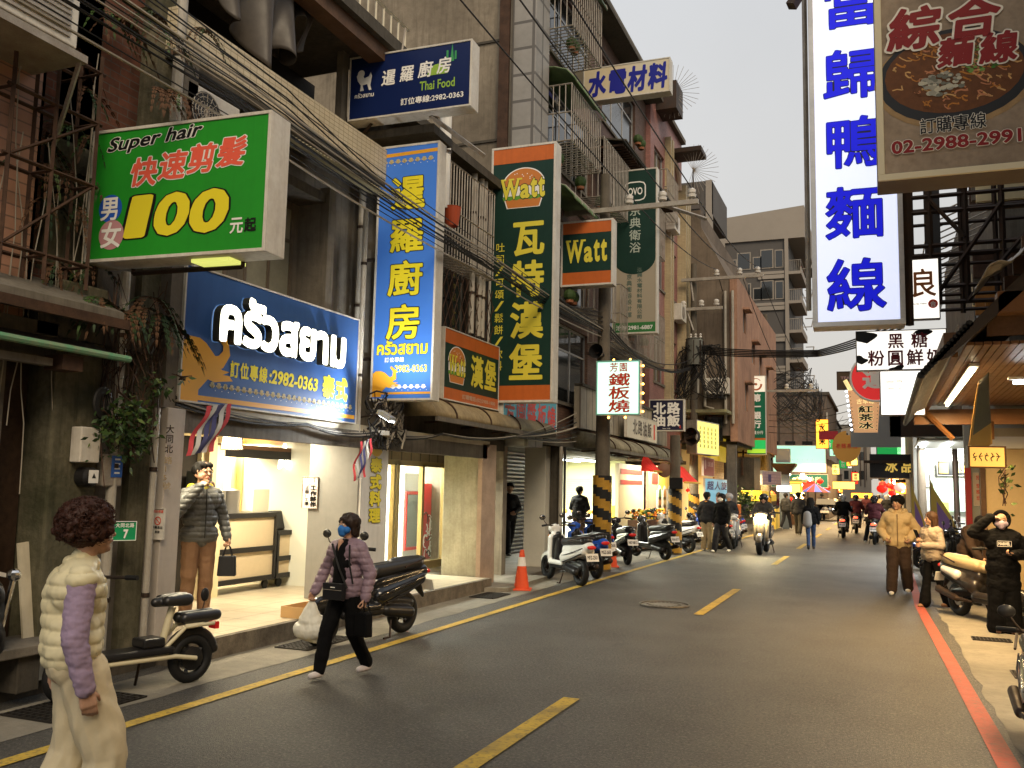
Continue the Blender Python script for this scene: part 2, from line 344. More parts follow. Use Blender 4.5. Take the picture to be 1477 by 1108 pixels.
# ================================================================ ground
ASPH = K('worn asphalt', (.074, .070, .061), .58, var=.5, scale=.35, dark=(.04, .038, .034), bump=.8, bscale=110, spec=.4)
ASPH2 = K('patched asphalt', (.074, .068, .057), .75, var=.5, scale=.6, dark=(.045, .042, .036), bump=.4, bscale=140)
ASPH3 = K('polished asphalt wheel track', (.085, .078, .066), .6, var=.6, scale=.8, dark=(.05, .046, .04), bump=.3, bscale=130)
GUTC = K('pale gutter concrete', (.27, .245, .195), .85, var=.6, scale=1.1, dark=(.1, .09, .07), bump=.4, bscale=30)
YELL = K('worn yellow road paint', (.62, .42, .06), .7, var=.4, scale=5, dark=(.2, .15, .06), bump=.2, bscale=120)
REDL = K('worn red road paint', (.40, .075, .05), .7, var=.4, scale=4, dark=(.2, .07, .05), bump=.2, bscale=120)
def grit(m, cracks=True, wear=None):
    "stone grain, tyre polish along the lanes, thin cracks and oil spots laid over a road material"
    n = m.node_tree.nodes; L = m.node_tree.links; bs = n['Principled BSDF']; cur = bs.inputs['Base Color'].links[0].from_socket; geo = n.new('ShaderNodeNewGeometry')
    def add(fac, col):
        nonlocal cur
        x = n.new('ShaderNodeMix'); x.data_type = 'RGBA'; x.inputs['B'].default_value = (*col, 1); L.new(cur, x.inputs['A']); L.new(fac, x.inputs['Factor']); cur = x.outputs['Result']
    def rng(sock, a, b, hi):
        r = n.new('ShaderNodeMapRange'); r.inputs['From Min'].default_value = a; r.inputs['From Max'].default_value = b; r.inputs['To Max'].default_value = hi; L.new(sock, r.inputs[0]); return r.outputs[0]
    def ns(sc, det=4, vec=(1, 1, 1)):
        t = n.new('ShaderNodeTexNoise'); t.inputs['Scale'].default_value = sc; t.inputs['Detail'].default_value = det; mp = n.new('ShaderNodeMapping'); mp.inputs['Scale'].default_value = vec; L.new(geo.outputs['Position'], mp.inputs['Vector']); L.new(mp.outputs[0], t.inputs['Vector']); return t.outputs[0]
    if wear is None:
        add(rng(ns(.9, 3, (1, .05, 1)), .5, .75, .45), (.10, .093, .079)); add(rng(ns(48, 3), .50, .66, .75), (.165, .152, .126)); add(rng(ns(37, 3), .54, .66, .7), (.024, .023, .021)); add(rng(ns(16, 3), .62, .7, .35), (.2, .18, .14))
        vo = n.new('ShaderNodeTexVoronoi'); vo.feature = 'DISTANCE_TO_EDGE'; vo.inputs['Scale'].default_value = .32; mp = n.new('ShaderNodeMapping'); w = n.new('ShaderNodeTexNoise'); w.inputs['Scale'].default_value = 1.6; w.inputs['Detail'].default_value = 6; ad = n.new('ShaderNodeVectorMath'); ad.operation = 'ADD'
        sc = n.new('ShaderNodeVectorMath'); sc.operation = 'SCALE'; sc.inputs['Scale'].default_value = 1.1; L.new(geo.outputs['Position'], w.inputs['Vector']); L.new(w.outputs['Color'], sc.inputs[0]); L.new(geo.outputs['Position'], ad.inputs[0]); L.new(sc.outputs[0], ad.inputs[1]); L.new(ad.outputs[0], vo.inputs['Vector']); add(rng(vo.outputs['Distance'], .005, .0, .4), (.03, .027, .024))
        add(rng(ns(1.3, 2), .66, .74, .55), (.04, .037, .033)); add(rng(ns(14, 2), .76, .8, .5), (.3, .27, .21))
    else:
        add(rng(ns(26, 7), .52, .64, .5), wear); add(rng(ns(2.2, 5), .52, .7, .5), wear)
    L.new(cur, bs.inputs['Base Color'])
grit(ASPH); grit(ASPH2); grit(YELL, wear=(.11, .095, .07)); grit(REDL, wear=(.12, .085, .065))
b = MB(); b.poly([(-150, -30, 0), (150, -30, 0), (150, 900, 0), (-150, 900, 0)], ASPH); struct(b, 'road')
def sheet(name, rects, m, z):
    b = MB()
    for r in rects: b.poly([(x, y, z) for x, y in r], m)
    return struct(b, name)
def jag(xa, xb, y0, y1, n, amp, sd=1):
    rnd = random.Random(sd); ys = [y0+(y1-y0)*i/n for i in range(n+1)]
    return [(xa(y), y) for y in ys]+[(xb(y)+rnd.uniform(-amp, amp), y) for y in reversed(ys)]
sheet('gutter_pavement', [jag(lambda y: -6.12, lambda y: -5.42, -4, 24, 90, .025)], GUTC, .004)
sheet('right_pavement', [jag(lambda y: 3.2, lambda y: .92-.012*y+.0*y, -4, 24, 90, .03, 4)], GUTC, .004)
sheet('yellow_edge_line', [[(-5.07, 1), (-4.95, 1), (-4.95, 16.6), (-5.07, 16.6)], [(-5.07, 16.6), (-4.95, 16.6), (-4.78, 30), (-4.9, 30)], [(-4.9, 30), (-4.78, 30), (-4.4, 70), (-4.5, 70)]], YELL, .008)
sheet('centre_dash_line', [[(-2.5, a), (-2.36, a), (-2.36, c), (-2.5, c)] for a, c in ((3.6, 7.45), (13.1, 16.8), (22.8, 26.0), (29.6, 32.6), (37.4, 40.6), (45, 48), (53, 56))], YELL, .008)
sheet('red_kerb_line', [[(.78, 1.5), (.93, 1.5), (.56, 16), (.43, 16)], [(.43, 16), (.56, 16), (.6, 23), (.48, 23)]], REDL, .008)
GRATE = K('cast iron grate', (.05, .045, .04), .6, .5, var=.5, scale=9)
def grate(x0, x1, y0, y1, label, nx=10, ny=5):
    b = MB(); w = .012
    for i in range(nx+1): x = x0+(x1-x0)*i/nx; b.box(x-w/2, x+w/2, y0, y1, .006, .018, GRATE)
    for i in range(ny+1): y = y0+(y1-y0)*i/ny; b.box(x0-w/2, x1+w/2, y-w*.7, y+w*.7, .0065, .0195, GRATE)
    b.poly([(x0, y0, .0055), (x1, y0, .0055), (x1, y1, .0055), (x0, y1, .0055)], BLACK)
    solo(b, 'drain_grate', label, 'drain grate', 'drain grates in the pavements')
grate(-6.0, -5.5, 5.0, 5.9, 'iron drain grate by the left kerb behind the woman in the cream vest', 8, 14)
grate(-5.95, -5.55, 8.2, 9.1, 'iron drain grate in the gutter in front of the open eatery step', 7, 14)
grate(-6.0, -5.6, 13.2, 13.9, 'iron drain grate just in front of the large orange cone', 7, 12)
grate(1.15, 1.75, 10.2, 10.6, 'iron drain grate with square cells nearest the camera on right pavement', 14, 6)
grate(.98, 1.4, 12.6, 12.85, 'thin drain grate beside the feet of the hooded person', 10, 4)
b = MB(); mc = at(958, 873, 'z', 0)
MAN = K('worn iron manhole', (.10, .09, .075), .5, .5, var=.5, scale=12, dark=(.25, .22, .18))
b.lathe([(.001, .012), (.33, .012), (.34, .008)], mc, (0, 0, 1), MAN, 40); b.torus((mc.x, mc.y, .012), (0, 0, 1), .37, .012, MAN, 40, 6)
for k in range(24):
    a = k*PI/12; b.box(mc.x+.24*math.cos(a)-.02, mc.x+.24*math.cos(a)+.02, mc.y+.24*math.sin(a)-.02, mc.y+.24*math.sin(a)+.02, .01, .02, MAN)
solo(b, 'manhole_cover', 'round iron manhole cover in the left lane of the road', 'manhole cover')
# raised arcade floors on the left
FLOORT = K('pale worn floor tiles', (.55, .48, .36), .35, tile=(.4, .4, (.3, .26, .2), 0, .12), var=.4, scale=1.2, dark=(.25, .2, .14))
KERB = K('dirty terrazzo kerb', (.20, .17, .13), .8, var=.8, scale=5, dark=(.05, .04, .03), bump=.4, bscale=60)
def hfloor(name, x0, x1, y0, y1, z, top, edge):
    b = MB(); b.box(x0, x1, y0, y1, 0, z, edge); b.poly([(x0, y0, z+.004), (x1-.06, y0+.03, z+.004), (x1-.06, y1-.03, z+.004), (x0, y1, z+.004)], top); struct(b, name)
FL2 = mat('floor tile sheet', (.55, .48, .36), .35, var=.45, scale=1.3, dark=(.3, .24, .16), bump=.05)
ft = FL2.node_tree; geo = ft.nodes.new('ShaderNodeNewGeometry'); bt = ft.nodes.new('ShaderNodeTexBrick'); bt.offset = 0
bt.inputs['Scale'].default_value = 1; bt.inputs['Brick Width'].default_value = .45; bt.inputs['Row Height'].default_value = .45; bt.inputs['Mortar Size'].default_value = .008
bt.inputs['Color1'].default_value = (.58, .50, .37, 1); bt.inputs['Color2'].default_value = (.50, .43, .31, 1); bt.inputs['Mortar'].default_value = (.25, .2, .14, 1)
ft.links.new(geo.outputs['Position'], bt.inputs['Vector'])
for nd in ft.nodes:
    if nd.type == 'MIX' and not nd.inputs['A'].is_linked: ft.links.new(bt.outputs['Color'], nd.inputs['A'])
hfloor('arcade_floor', -12, -6.1, 6.95, 14.3, .2, FL2, KERB)
hfloor('arcade_floor', -14, -6.3, 14.9, 32, .06, K('grey arcade paving', (.3, .27, .22), .7, var=.5, scale=1.5), KERB)
hfloor('arcade_floor', -8, -6.35, -2, 6.9, .1, CONCD, CONCD)
b = MB(); b.prism([(-6.1, 14.0, 0), (-5.75, 14.2, 0), (-5.9, 16.5, 0), (-6.4, 16.5, 0), (-6.4, 14.0, 0)], (0, 0, .07), GUTC); struct(b, 'pavement_ramp')

# ================================================================ building helpers
def part(mb, name, root, **k): return mb.build(name, root, **k)
def wall(mb, x, y0, y1, z0, z1, t, m, holes=()):
    "a street wall (outer face at x, thickness t going to -x) with rectangular openings (y0,y1,z0,z1)"
    ys = sorted({y0, y1, *[h[0] for h in holes], *[h[1] for h in holes]}); zs = sorted({z0, z1, *[h[2] for h in holes], *[h[3] for h in holes]})
    for i in range(len(ys)-1):
        run = None
        for j in range(len(zs)-1):
            c = ((ys[i]+ys[i+1])/2, (zs[j]+zs[j+1])/2)
            if any(h[0] < c[0] < h[1] and h[2] < c[1] < h[3] for h in holes):
                if run is not None: mb.box(x-t, x, ys[i], ys[i+1], run, zs[j], m); run = None
            elif run is None: run = zs[j]
        if run is not None: mb.box(x-t, x, ys[i], ys[i+1], run, z1, m)
def window(root, x, y0, y1, z0, z1, fm=ALU, gm=GLASS, mull=1, sill=True, bars=False, s=1, tr=False):
    "framed window in a street wall facing +x (s=1) or -x (s=-1)"
    d = .03*s; f = MB(); w = .045; xa, xb = sorted((x-.06*s, x-.02*s))
    for a in ((y0, y1, z0, z0+w), (y0, y1, z1-w, z1), (y0, y0+w, z0+w, z1-w), (y1-w, y1, z0+w, z1-w)): f.box(xa, xb, *a, fm)
    for k in range(mull): yy = y0+(y1-y0)*(k+1)/(mull+1); f.box(xa, xb, yy-.02, yy+.02, z0+w, z1-w, fm)
    if tr: zz = z0+(z1-z0)*.68; f.box(xa, xb-.004, y0+w, y1-w, zz-.02, zz+.02, fm)
    fo = f.build('window', root); p = MB(); xc = (xa+xb)/2
    p.poly([(xc, y0+w, z0+w), (xc, y1-w, z0+w), (xc, y1-w, z1-w), (xc, y0+w, z1-w)], gm); p.build('pane', fo)
    if sill:
        q = MB(); q.box(*sorted((x, x+.1*s)), y0-.05, y1+.05, z0-.07, z0, CONC); q.build('sill', fo)
    if bars:
        q = MB(); n = max(3, int((y1-y0)/.12))
        for k in range(n+1): yy = y0+(y1-y0)*k/n; q.bar((x+.12*s, yy, z0), (x+.12*s, yy, z1), .006, IRON)
        for zz in (z0+.02, (z0+z1)/2, z1-.02): q.bar((x+.12*s, y0, zz), (x+.12*s, y1, zz), .007, IRON)
        q.build('window_bars', fo)
    return fo
def ac_unit(loc, rz, label, w=.8, h=.55, d=.3, group='outdoor air conditioner units'):
    o = thing('air_conditioner', label, 'air conditioner', loc, rz, group); b = MB(); b.box(-w/2, w/2, 0, d, 0, h, CASE); b.build('housing', o, local=True, bevel=.015)
    f = MB(); c = (-w*.14, -.004, h/2)
    for k in range(5): f.torus(c, (0, 1, 0), .04+.042*k, .005, IRON, 20, 5)
    for k in range(8): a = k*PI/8; f.bar((c[0]-.21*math.cos(a), c[1], c[2]-.21*math.sin(a)), (c[0]+.21*math.cos(a), c[1], c[2]+.21*math.sin(a)), .003, IRON)
    f.build('fan_grille', o, local=True); g = MB(); g.lathe([(.22, -.003), (.001, -.003)], (c[0], 0, c[2]), (0, 1, 0), BLKP); g.build('fan_opening', o, local=True)
    return o
def cage(root, x0, x1, y0, y1, z0, z1, name='balcony_cage', dy=.13, rails=(0, .5, 1), m=IRON, r=.009):
    "a projecting iron window cage, with floor grid"
    b = MB(); n = int((y1-y0)/dy)
    for k in range(n+1): yy = y0+(y1-y0)*k/n; b.bar((x1, yy, z0), (x1, yy, z1), r, m); b.bar((x0, yy, z0), (x1, yy, z0), r, m)
    nx = max(2, int((x1-x0)/dy))
    for k in range(nx): xx = x0+(x1-x0)*k/nx; b.bar((xx, y0, z0), (xx, y0, z1), r, m); b.bar((xx, y1, z0), (xx, y1, z1), r, m)
    for q in rails:
        z = z0+(z1-z0)*q; b.bar((x1, y0, z), (x1, y1, z), r*1.5, m)
        for yy in (y0, y1): b.bar((x0, yy, z), (x1, yy, z), r*1.5, m)
    for k in range(3): xx = x0+(x1-x0)*(k+1)/4; b.bar((xx, y0, z0), (xx, y1, z0), r, m)
    return b.build(name, root)
def pipe(pts, r, label, m=PVC, group='wall pipes', name='drain_pipe', clips=True):
    b = MB(); b.tube(pts, r, m, 10)
    if clips:
        a, c = V(pts[0]), V(pts[-1]); L = (c-a).length; n = int(L/1.1)
        for k in range(n): p = a.lerp(c, (k+.5)/max(n, 1)); b.lathe([(r*1.25, -.02), (r*1.25, .02)], p, (c-a), STEEL, 10)
    return solo(b, name, label, 'pipe', group)

# ================================================================ pink tiled house (left edge) and the mossy derelict house
o = thing('corner_house', 'pink tiled house with dark granite ground floor at the left edge', 'house', (-7.5, 4, 0))
b = MB(); wall(b, -6.4, 1.0, 5.28, 3.0, 10, .3, PINKT, [(2.2, 4.4, 5.6, 7.2)]); b.box(-6.7, -6.4, 5.25, 5.28, 3, 10, PINKT); part(b, 'tiled_wall', o)
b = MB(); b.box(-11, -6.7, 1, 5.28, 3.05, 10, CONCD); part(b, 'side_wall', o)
b = MB(); GRAN = K('brown granite slabs', (.055, .032, .02), .45, var=.7, scale=16, dark=(.015, .009, .006)); b.box(-7, -6.62, 1, 5.52, .1, 2.7, GRAN); part(b, 'granite_base', o)
b = MB(); b.box(-6.62, -6.45, 4.0, 5.17, .1, 2.72, CONC); part(b, 'door_jamb', o)
b = MB(); b.box(-6.9, -6.3, 1, 5.5, 2.7, 3.0, CONCD); part(b, 'lintel', o)
window(o, -6.4, 2.2, 4.4, 5.6, 7.2)
o = thing('derelict_house', 'derelict brick house overgrown with ferns between pink house and eatery', 'house', (-7.5, 6.05, 0))
b = MB(); wall(b, -6.62, 5.28, 6.74, 2.9, 9.5, .3, BRICK, [(5.5, 6.1, 3.5, 4.7)]); part(b, 'brick_wall', o)
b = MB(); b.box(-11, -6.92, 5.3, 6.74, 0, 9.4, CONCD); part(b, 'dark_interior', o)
b = MB(); b.box(-6.75, -6.34, 5.55, 6.05, .1, 3.4, MOSS); b.box(-6.9, -6.62, 5.56, 6.04, 3.4, 6.5, MOSS); part(b, 'mossy_column', o, bevel=.02)
b = MB(); b.box(-6.9, -6.5, 6.05, 6.62, .1, 4.6, CONC); b.box(-6.8, -6.3, 5.3, 6.6, 2.9, 3.12, CONCD); part(b, 'side_panel', o)
b = MB(); b.box(-6.7, -6.42, 6.5, 6.74, .1, 9, MOSS); part(b, 'corner_column', o)
# green-edged awning
o = thing('shop_awning', 'sagging awning with flaking green edge above the dark doorway', 'awning', (-6.2, 5.3, 2.6))
b = MB(); b.prism([(-6.6, 1.5, 3.0), (-6.02, 1.5, 2.78), (-6.02, 1.5, 2.74), (-6.6, 1.5, 2.96)], (0, 4.4, 0), CONCD); b.build('sheet', o)
b = MB(); b.tube([(-6.0, 1.5, 2.76), (-6.0, 3.8, 2.78), (-5.99, 5.0, 2.765), (-5.99, 5.98, 2.76)], .03, K('flaking green paint', (.08, .30, .16), .6, var=.7, scale=9, dark=(.3, .26, .18)), 8); b.build('front_edge', o)
b = MB(); b.box(-6.2, -6.1, 1.5, 5.3, 2.62, 2.68, CONC); b.box(-6.25, -6.05, 5.35, 5.55, 2.6, 2.72, RUST); b.build('track', o)
o = thing('tattered_canopy', 'upper tattered canopy boards above the green edged awning', 'awning', (-6.3, 5.3, 3.1))
b = MB(); b.prism([(-6.6, 1.5, 3.42), (-5.95, 1.5, 3.14), (-5.95, 1.5, 3.08), (-6.6, 1.5, 3.36)], (0, 4.35, 0), CONC); b.build('board', o)
b = MB(); b.box(-5.98, -5.93, 1.5, 5.9, 3.0, 3.08, RUST); b.build('edge_beam', o)
# rusty empty sign frame
b = MB(); X0, X1 = -6.4, -6.16
fz = (3.5, 4.2, 4.75, 5.2)
for y in (4.8, 5.2, 5.62):
    for x in (X0, X1): b.bar((x, y, 3.3), (x, y, 5.35), .016, RUST)
for z in fz:
    for x in (X0, X1): b.bar((x, 4.75, z), (x, 5.66, z), .014, RUST)
    for y in (4.8, 5.2, 5.62): b.bar((X0-.3, y, z), (X1, y, z), .012, RUST)
for a, c in ((0, 1), (1, 2)): b.bar((X1, 4.8, fz[a]), (X1, 5.62, fz[c]), .01, RUST)
solo(b, 'rusty_scaffold', 'empty rusty steel sign frame in front of ferny brick wall', 'scaffold')
o = thing('window_air_conditioner', 'boxed window air conditioner in steel bracket at upper left edge', 'air conditioner', (-6.0, 4.6, 5.0))
b = MB(); b.box(-6.4, -5.85, 3.9, 5.08, 5.12, 5.75, CASE); b.build('housing', o, bevel=.01)
b = MB()
for k in range(12): b.box(-5.85, -5.835, 4.0, 5.0, 5.18+.045*k, 5.2+.045*k, IRON)
b.build('louvre_panel', o); b = MB(); b.box(-6.4, -5.8, 3.85, 5.15, 5.02, 5.08, IRON); b.bar((-5.82, 5.1, 5.05), (-6.4, 5.4, 4.5), .015, IRON); b.build('bracket', o)

# ================================================================ the Thai eatery's building
o = thing('eatery_house', 'concrete house with cream tiled balcony over the lit Thai eatery', 'building', (-8.5, 9, 0))
b = MB(); b.box(-6.56, -6.27, 6.78, 7.02, .2, 2.42, K('pinkish grey column paint', (.46, .41, .36), .6, var=.25, scale=2.2, dark=(.25, .2, .15), streak=.2)); part(b, 'door_column', o, bevel=.008)
b = MB(); b.box(-7.15, -6.38, 10.42, 11.15, .2, 2.36, GREYP); part(b, 'wide_column', o, bevel=.01)
b = MB(); b.box(-6.38, -6.35, 10.44, 11.13, .2, 2.36, WHITEP); part(b, 'white_column_panel', o)
WIN = [(7.15, 8.05, 3.75, 5.15), (8.35, 9.25, 3.75, 5.15), (9.55, 10.2, 3.75, 5.0)]
b = MB(); wall(b, -6.75, 6.75, 11.25, 2.4, 5.95, .25, CONC, WIN); part(b, 'wall', o)
for a in ((-6.3, 6.75, 6.95, 2.42, 5.93), (-6.3, 9.35, 9.5, 2.5, 5.4), (-6.42, 10.95, 11.2, 2.42, 5.93)): b = MB(); b.box(-6.75, *a, CONC); part(b, 'pier', o)
b = MB(); b.box(-6.75, -6.35, 7.05, 9.35, 5.2, 5.32, CONCD); part(b, 'window_hood', o)
MUSTY = K('frosted window pane', (.30, .29, .22), .35, var=.4, scale=2)
WFR = K('brown aluminium frame', (.20, .16, .12), .5, .4, var=.4, scale=5)
for w in WIN[:2]: window(o, -6.72, *w, fm=WFR, gm=MUSTY, mull=1, tr=True)
window(o, -6.72, *WIN[2], fm=WFR, gm=GLASS, mull=0)
b = MB(); b.box(-7.0, -6.3, 6.6, 11.2, 5.93, 6.36, TILEC); part(b, 'tiled_balcony_front', o, bevel=.004)
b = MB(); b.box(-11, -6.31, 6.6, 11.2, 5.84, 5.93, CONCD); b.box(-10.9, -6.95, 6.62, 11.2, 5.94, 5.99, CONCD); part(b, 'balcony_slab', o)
b = MB(); b.box(-11, -7.9, 6.6, 11.2, 6.0, 7.75, K('recess shade black', (.02, .017, .014), .9, var=.5)); part(b, 'upper_wall', o)  # near-black colour paints in the shade of the open balcony recess
b = MB(); b.box(-11, -6.15, 6.6, 10.9, 7.75, 7.92, CONCD); b.box(-6.5, -6.25, 6.6, 10.9, 7.55, 7.75, WOODD); part(b, 'roof_slab', o)
for a in ((-6.95, -6.85, 10.35, 10.5), (-6.9, -6.8, 7.1, 7.2)): b = MB(); b.box(*a, 6.36, 7.75, CONC); part(b, 'post', o)
CREAMR = K('cream railing paint', (.62, .56, .42), .5, var=.3, scale=6)
b = MB()
for k in range(22): yy = 6.7+k*.205; b.bar((-6.25, yy, 7.92), (-6.25, yy, 8.28), .013, CREAMR)
b.bar((-6.25, 6.6, 8.3), (-6.25, 11.1, 8.3), .025, CREAMR); b.bar((-6.25, 6.6, 8.0), (-6.25, 11.1, 8.0), .018, CREAMR); part(b, 'roof_railing', o)
b = MB(); b.box(-11, -6.32, 7.0, 14.6, 2.42, 2.5, PLAST); b.box(-6.42, -6.32, 6.95, 14.5, 2.2, 2.42, CONC); part(b, 'arcade_ceiling', o)
# downpipes, corrugated hood
pipe([(-6.3, 6.66, 5.2), (-6.3, 6.66, 7.9)], .055, 'thick grey drain pipe beside the cream tiled balcony end')
pipe([(-6.32, 6.2, .1), (-6.32, 6.2, 3.6)], .045, 'grey drain pipe behind the small leafy vine, left of the column')
pipe([(-6.25, 6.62, .12), (-6.25, 6.62, 2.4)], .03, 'thin grey pipe against the left side of the house number column')
pipe([(-6.6, 10.6, 2.5), (-6.6, 10.6, 5.8)], .05, 'grey drain pipe behind the tall blue vertical sign, left of it')
pipe([(-6.35, 10.3, 2.4), (-6.35, 10.3, 5.4)], .035, 'thin grey conduit beside the last upstairs window of the eatery')
b = MB(); prof = []
for k in range(80): prof.append((-6.32+0.0, 7.6+k*.034, 5.62+.02*(k % 2)))
b.add([V(p) for p in prof]+[V((-5.72, p[1], p[2]-.24)) for p in prof], [(i, i+1, 80+i+1, 80+i) for i in range(79)], K('yellowed corrugated sheet', (.38, .32, .19), .7, var=.5, scale=2.2))
solo(b, 'corrugated_hood', 'yellowed corrugated hood under the cream tiled balcony', 'awning')
# tarp hanging from the dark balcony
def cloth(name, label, cat, fn, nu, nv, m, group=None, thick=.004):
    b = MB(); vs = [fn(i/nu, j/nv) for j in range(nv+1) for i in range(nu+1)]
    b.add(vs, [(j*(nu+1)+i, j*(nu+1)+i+1, (j+1)*(nu+1)+i+1, (j+1)*(nu+1)+i) for j in range(nv) for i in range(nu)], m)
    o = solo(b, name, label, cat, group, smooth=True); q = o.modifiers.new('thickness', 'SOLIDIFY'); q.thickness = thick; return o
def tarp(u, v):
    y = 7.35+1.9*u; drop = .45+.72*max(0, math.sin(PI*min(1, u*1.25)))**.7+.16*math.sin(u*21)
    return V((-6.5-.16*math.sin(u*26+v*1.5)*v-.1*math.sin(u*9), y-.22*v*(u-.55), 7.72-v*drop))
cloth('hanging_tarpaulin', 'torn brown tarpaulin hanging under the roof over the cream balcony', 'tarpaulin', tarp, 90, 18, K('dusty brown tarpaulin', (.075, .062, .05), .4, var=.5, scale=2.5))

# inside the eatery
SH = thing('eatery_interior', 'warm lit eatery interior with cream wall and yellow curtain', 'shop interior', (-8.6, 10, .2))
CRW = K('cream interior wall', (.72, .60, .36), .6, var=.08, scale=2)
b = MB(); b.box(-10.2, -10.1, 8.3, 12.9, .2, 2.42, CRW); b.box(-10.1, -8.0, 12.85, 12.95, .2, 2.42, CRW); b.build('back_wall', SH)
WDOOR = K('brown wood door', (.17, .085, .04), .5, var=.4, scale=3)
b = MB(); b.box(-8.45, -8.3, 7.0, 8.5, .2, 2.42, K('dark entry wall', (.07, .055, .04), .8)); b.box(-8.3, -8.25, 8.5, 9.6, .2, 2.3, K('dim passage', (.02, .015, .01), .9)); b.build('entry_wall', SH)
b = MB(); b.box(-8.25, -8.18, 8.72, 8.98, .25, 2.1, WDOOR); b.box(-8.25, -8.18, 9.5, 9.95, .2, 2.2, CRW); b.box(-8.16, -8.1, 9.55, 9.7, .2, 2.3, K('tan post', (.45, .32, .18), .6)); b.build('door', SH)
def curtain(u, v): return V((-9.2+.05*math.sin(u*48), 11.35+1.35*u, .95+1.4*v))
bb = MB(); nu = 90; bb.add([curtain(i/nu, j) for j in (0, 1) for i in range(nu+1)], [(i, i+1, nu+2+i, nu+1+i) for i in range(nu)], K('yellow curtain', (.75, .56, .20), .7)); bb.build('curtain', SH, smooth=True)
b = MB(); b.box(-9.0, -8.3, 9.9, 12.9, 2.18, 2.24, WDOOR); b.box(-8.36, -8.3, 9.9, 12.8, 2.06, 2.18, BLKP); b.build('shop_lintel', SH)
CPAN = K('cream counter panel', (.62, .5, .33), .45, var=.12, scale=2)
def counter(y0, y1, h, label):
    o = thing('food_counter', label, 'counter', (-8.3, (y0+y1)/2, .2), group='food counters of the eatery'); b = MB(); b.box(-8.75, -8.25, y0, y1, .38, h, CPAN); b.build('panel', o)
    b = MB()
    for z in (.36, h*.62, h): b.box(-8.78, -8.22, y0-.02, y1+.02, z-.03, z+.04, BLKP)
    for y in (y0, y1): b.box(-8.24, -8.21, y-.02, y+.02, .36, h, BLKP)
    b.build('black_trim', o)
    for y in (y0+.12, y1-.12):
        b = MB(); b.lathe([(.001, -.02), (.06, -.02), (.06, .02), (.001, .02)], (-8.28, y, .27), (1, 0, 0), BLACK, 14); b.box(-8.3, -8.26, y-.02, y+.02, .3, .36, CHROME); b.build('caster', o)
counter(9.85, 11.2, 1.25, 'tall cream food counter with black bands at eatery front'); counter(11.28, 12.5, .98, 'lower cream food counter beside the wide grey column')
STOCK = K('stock pot steel', (.45, .43, .4), .3, .8)
for i, y in enumerate((10.2, 10.5)):
    b = MB(); b.lathe([(.001, 0), (.13, 0), (.13, .3), (.135, .31), (.02, .34), (.001, .34)], (-8.5, y, 1.29), (0, 0, 1), STOCK); solo(b, 'stock_pot', 'tall steel pot on cream counter, '+('nearer the wooden door' if i == 0 else 'nearer the paper notice'), 'pot', smooth=True)
b = MB(); b.box(-8.3, -8.29, 10.75, 11.1, 1.3, 1.62, K('paper notice', (.6, .55, .42), .8)); solo(b, 'paper_notice', 'grey printed paper notice standing on the tall counter', 'notice')
b = MB(); b.prism([(-8.6, 11.35, 1.03), (-8.35, 11.35, 1.03), (-8.42, 11.35, 1.3), (-8.6, 11.35, 1.3)], (0, .5, 0), BLKP); solo(b, 'cash_register', 'black cash register on the lower cream counter', 'cash register', bevel=.02)
b = MB(); b.box(-8.6, -8.4, 12.1, 12.35, 1.03, 1.3, glow('red lit bottle rack', (190, 40, 30), .6)); b.box(-8.6, -8.4, 12.1, 12.35, 1.32, 1.5, K('green bottles', (.12, .3, .08), .2)); solo(b, 'sauce_rack', 'red and green sauce bottles on end of the lower counter', 'bottles', bevel=.02)
b = MB(); b.box(-8.16, -7.98, 9.2, 9.5, 1.35, 1.85, K('dark meter', (.03, .035, .03), .4)); b.lathe([(.07, 0), (.07, .06), (.001, .06)], (-7.98, 9.42, 1.66), (1, 0, 0), STEEL); solo(b, 'electric_meter', 'dark electric meter box on post inside the eatery arcade', 'meter', bevel=.02)
o, t = sign_box('house_number', 'white house number 15 plate with green top inside arcade', .2, .24, .02, (-8.08, 9.42, 1.05), PI/2, WHITEP, fr=.012); rect(t, .012, .17, .188, .228, K('plate green', (.02, .22, .12), .5)); write(t, '15', .04, .03, .16, .15, BLKP, bold=.03); t.build('lettering', o, local=True)
# pendant lamps
lp = at(335, 636, 'y', 8.6)
o = thing('pendant_lamp', 'woven bamboo drum pendant lamp lit under the eatery ceiling', 'lamp', (lp.x, lp.y, lp.z)); b = MB(); b.lathe([(.10, .13), (.125, -.1)], lp, (0, 0, 1), glow('lit woven shade', (255, 238, 200), 2.2), 24); b.build('lamp_shade', o)
b = MB()
for k in range(20): a = k*PI/10; b.bar((lp.x+.103*math.cos(a), lp.y+.103*math.sin(a), lp.z+.13), (lp.x+.128*math.cos(a), lp.y+.128*math.sin(a), lp.z-.1), .003, WOODD)
for q in (-.1, -.05, .02, .08, .13): b.torus((lp.x, lp.y, lp.z+q), (0, 0, 1), .115-.1*q, .003, WOODD, 24, 5)
b.build('woven_cage', o); b = MB(); b.tube([(lp.x, lp.y, lp.z+.13), (lp.x, lp.y, 2.44)], .006, CABLE, 6); b.build('cord', o)
st = at(410, 660, 'x', -8.35); b = MB(); pts = []
for k in range(10): a = PI/2+k*PI/5; r = .2 if k % 2 == 0 else .1; pts.append((st.x, st.y+r*math.cos(a), st.z+r*math.sin(a)))
for k in range(10): b.tube([pts[k], pts[(k+1) % 10]], .018, glow('star lamp tube', (255, 250, 225), 6), 8)
for k in (0, 2, 4, 6, 8): b.tube([pts[k], (st.x, st.y, st.z)], .008, glow('star lamp tube', (255, 250, 225), 6), 6)
b.tube([pts[0], (st.x, st.y, 2.1)], .004, CABLE, 5); solo(b, 'star_lamp', 'glowing star shaped lamp hanging by the yellow curtain', 'lamp')
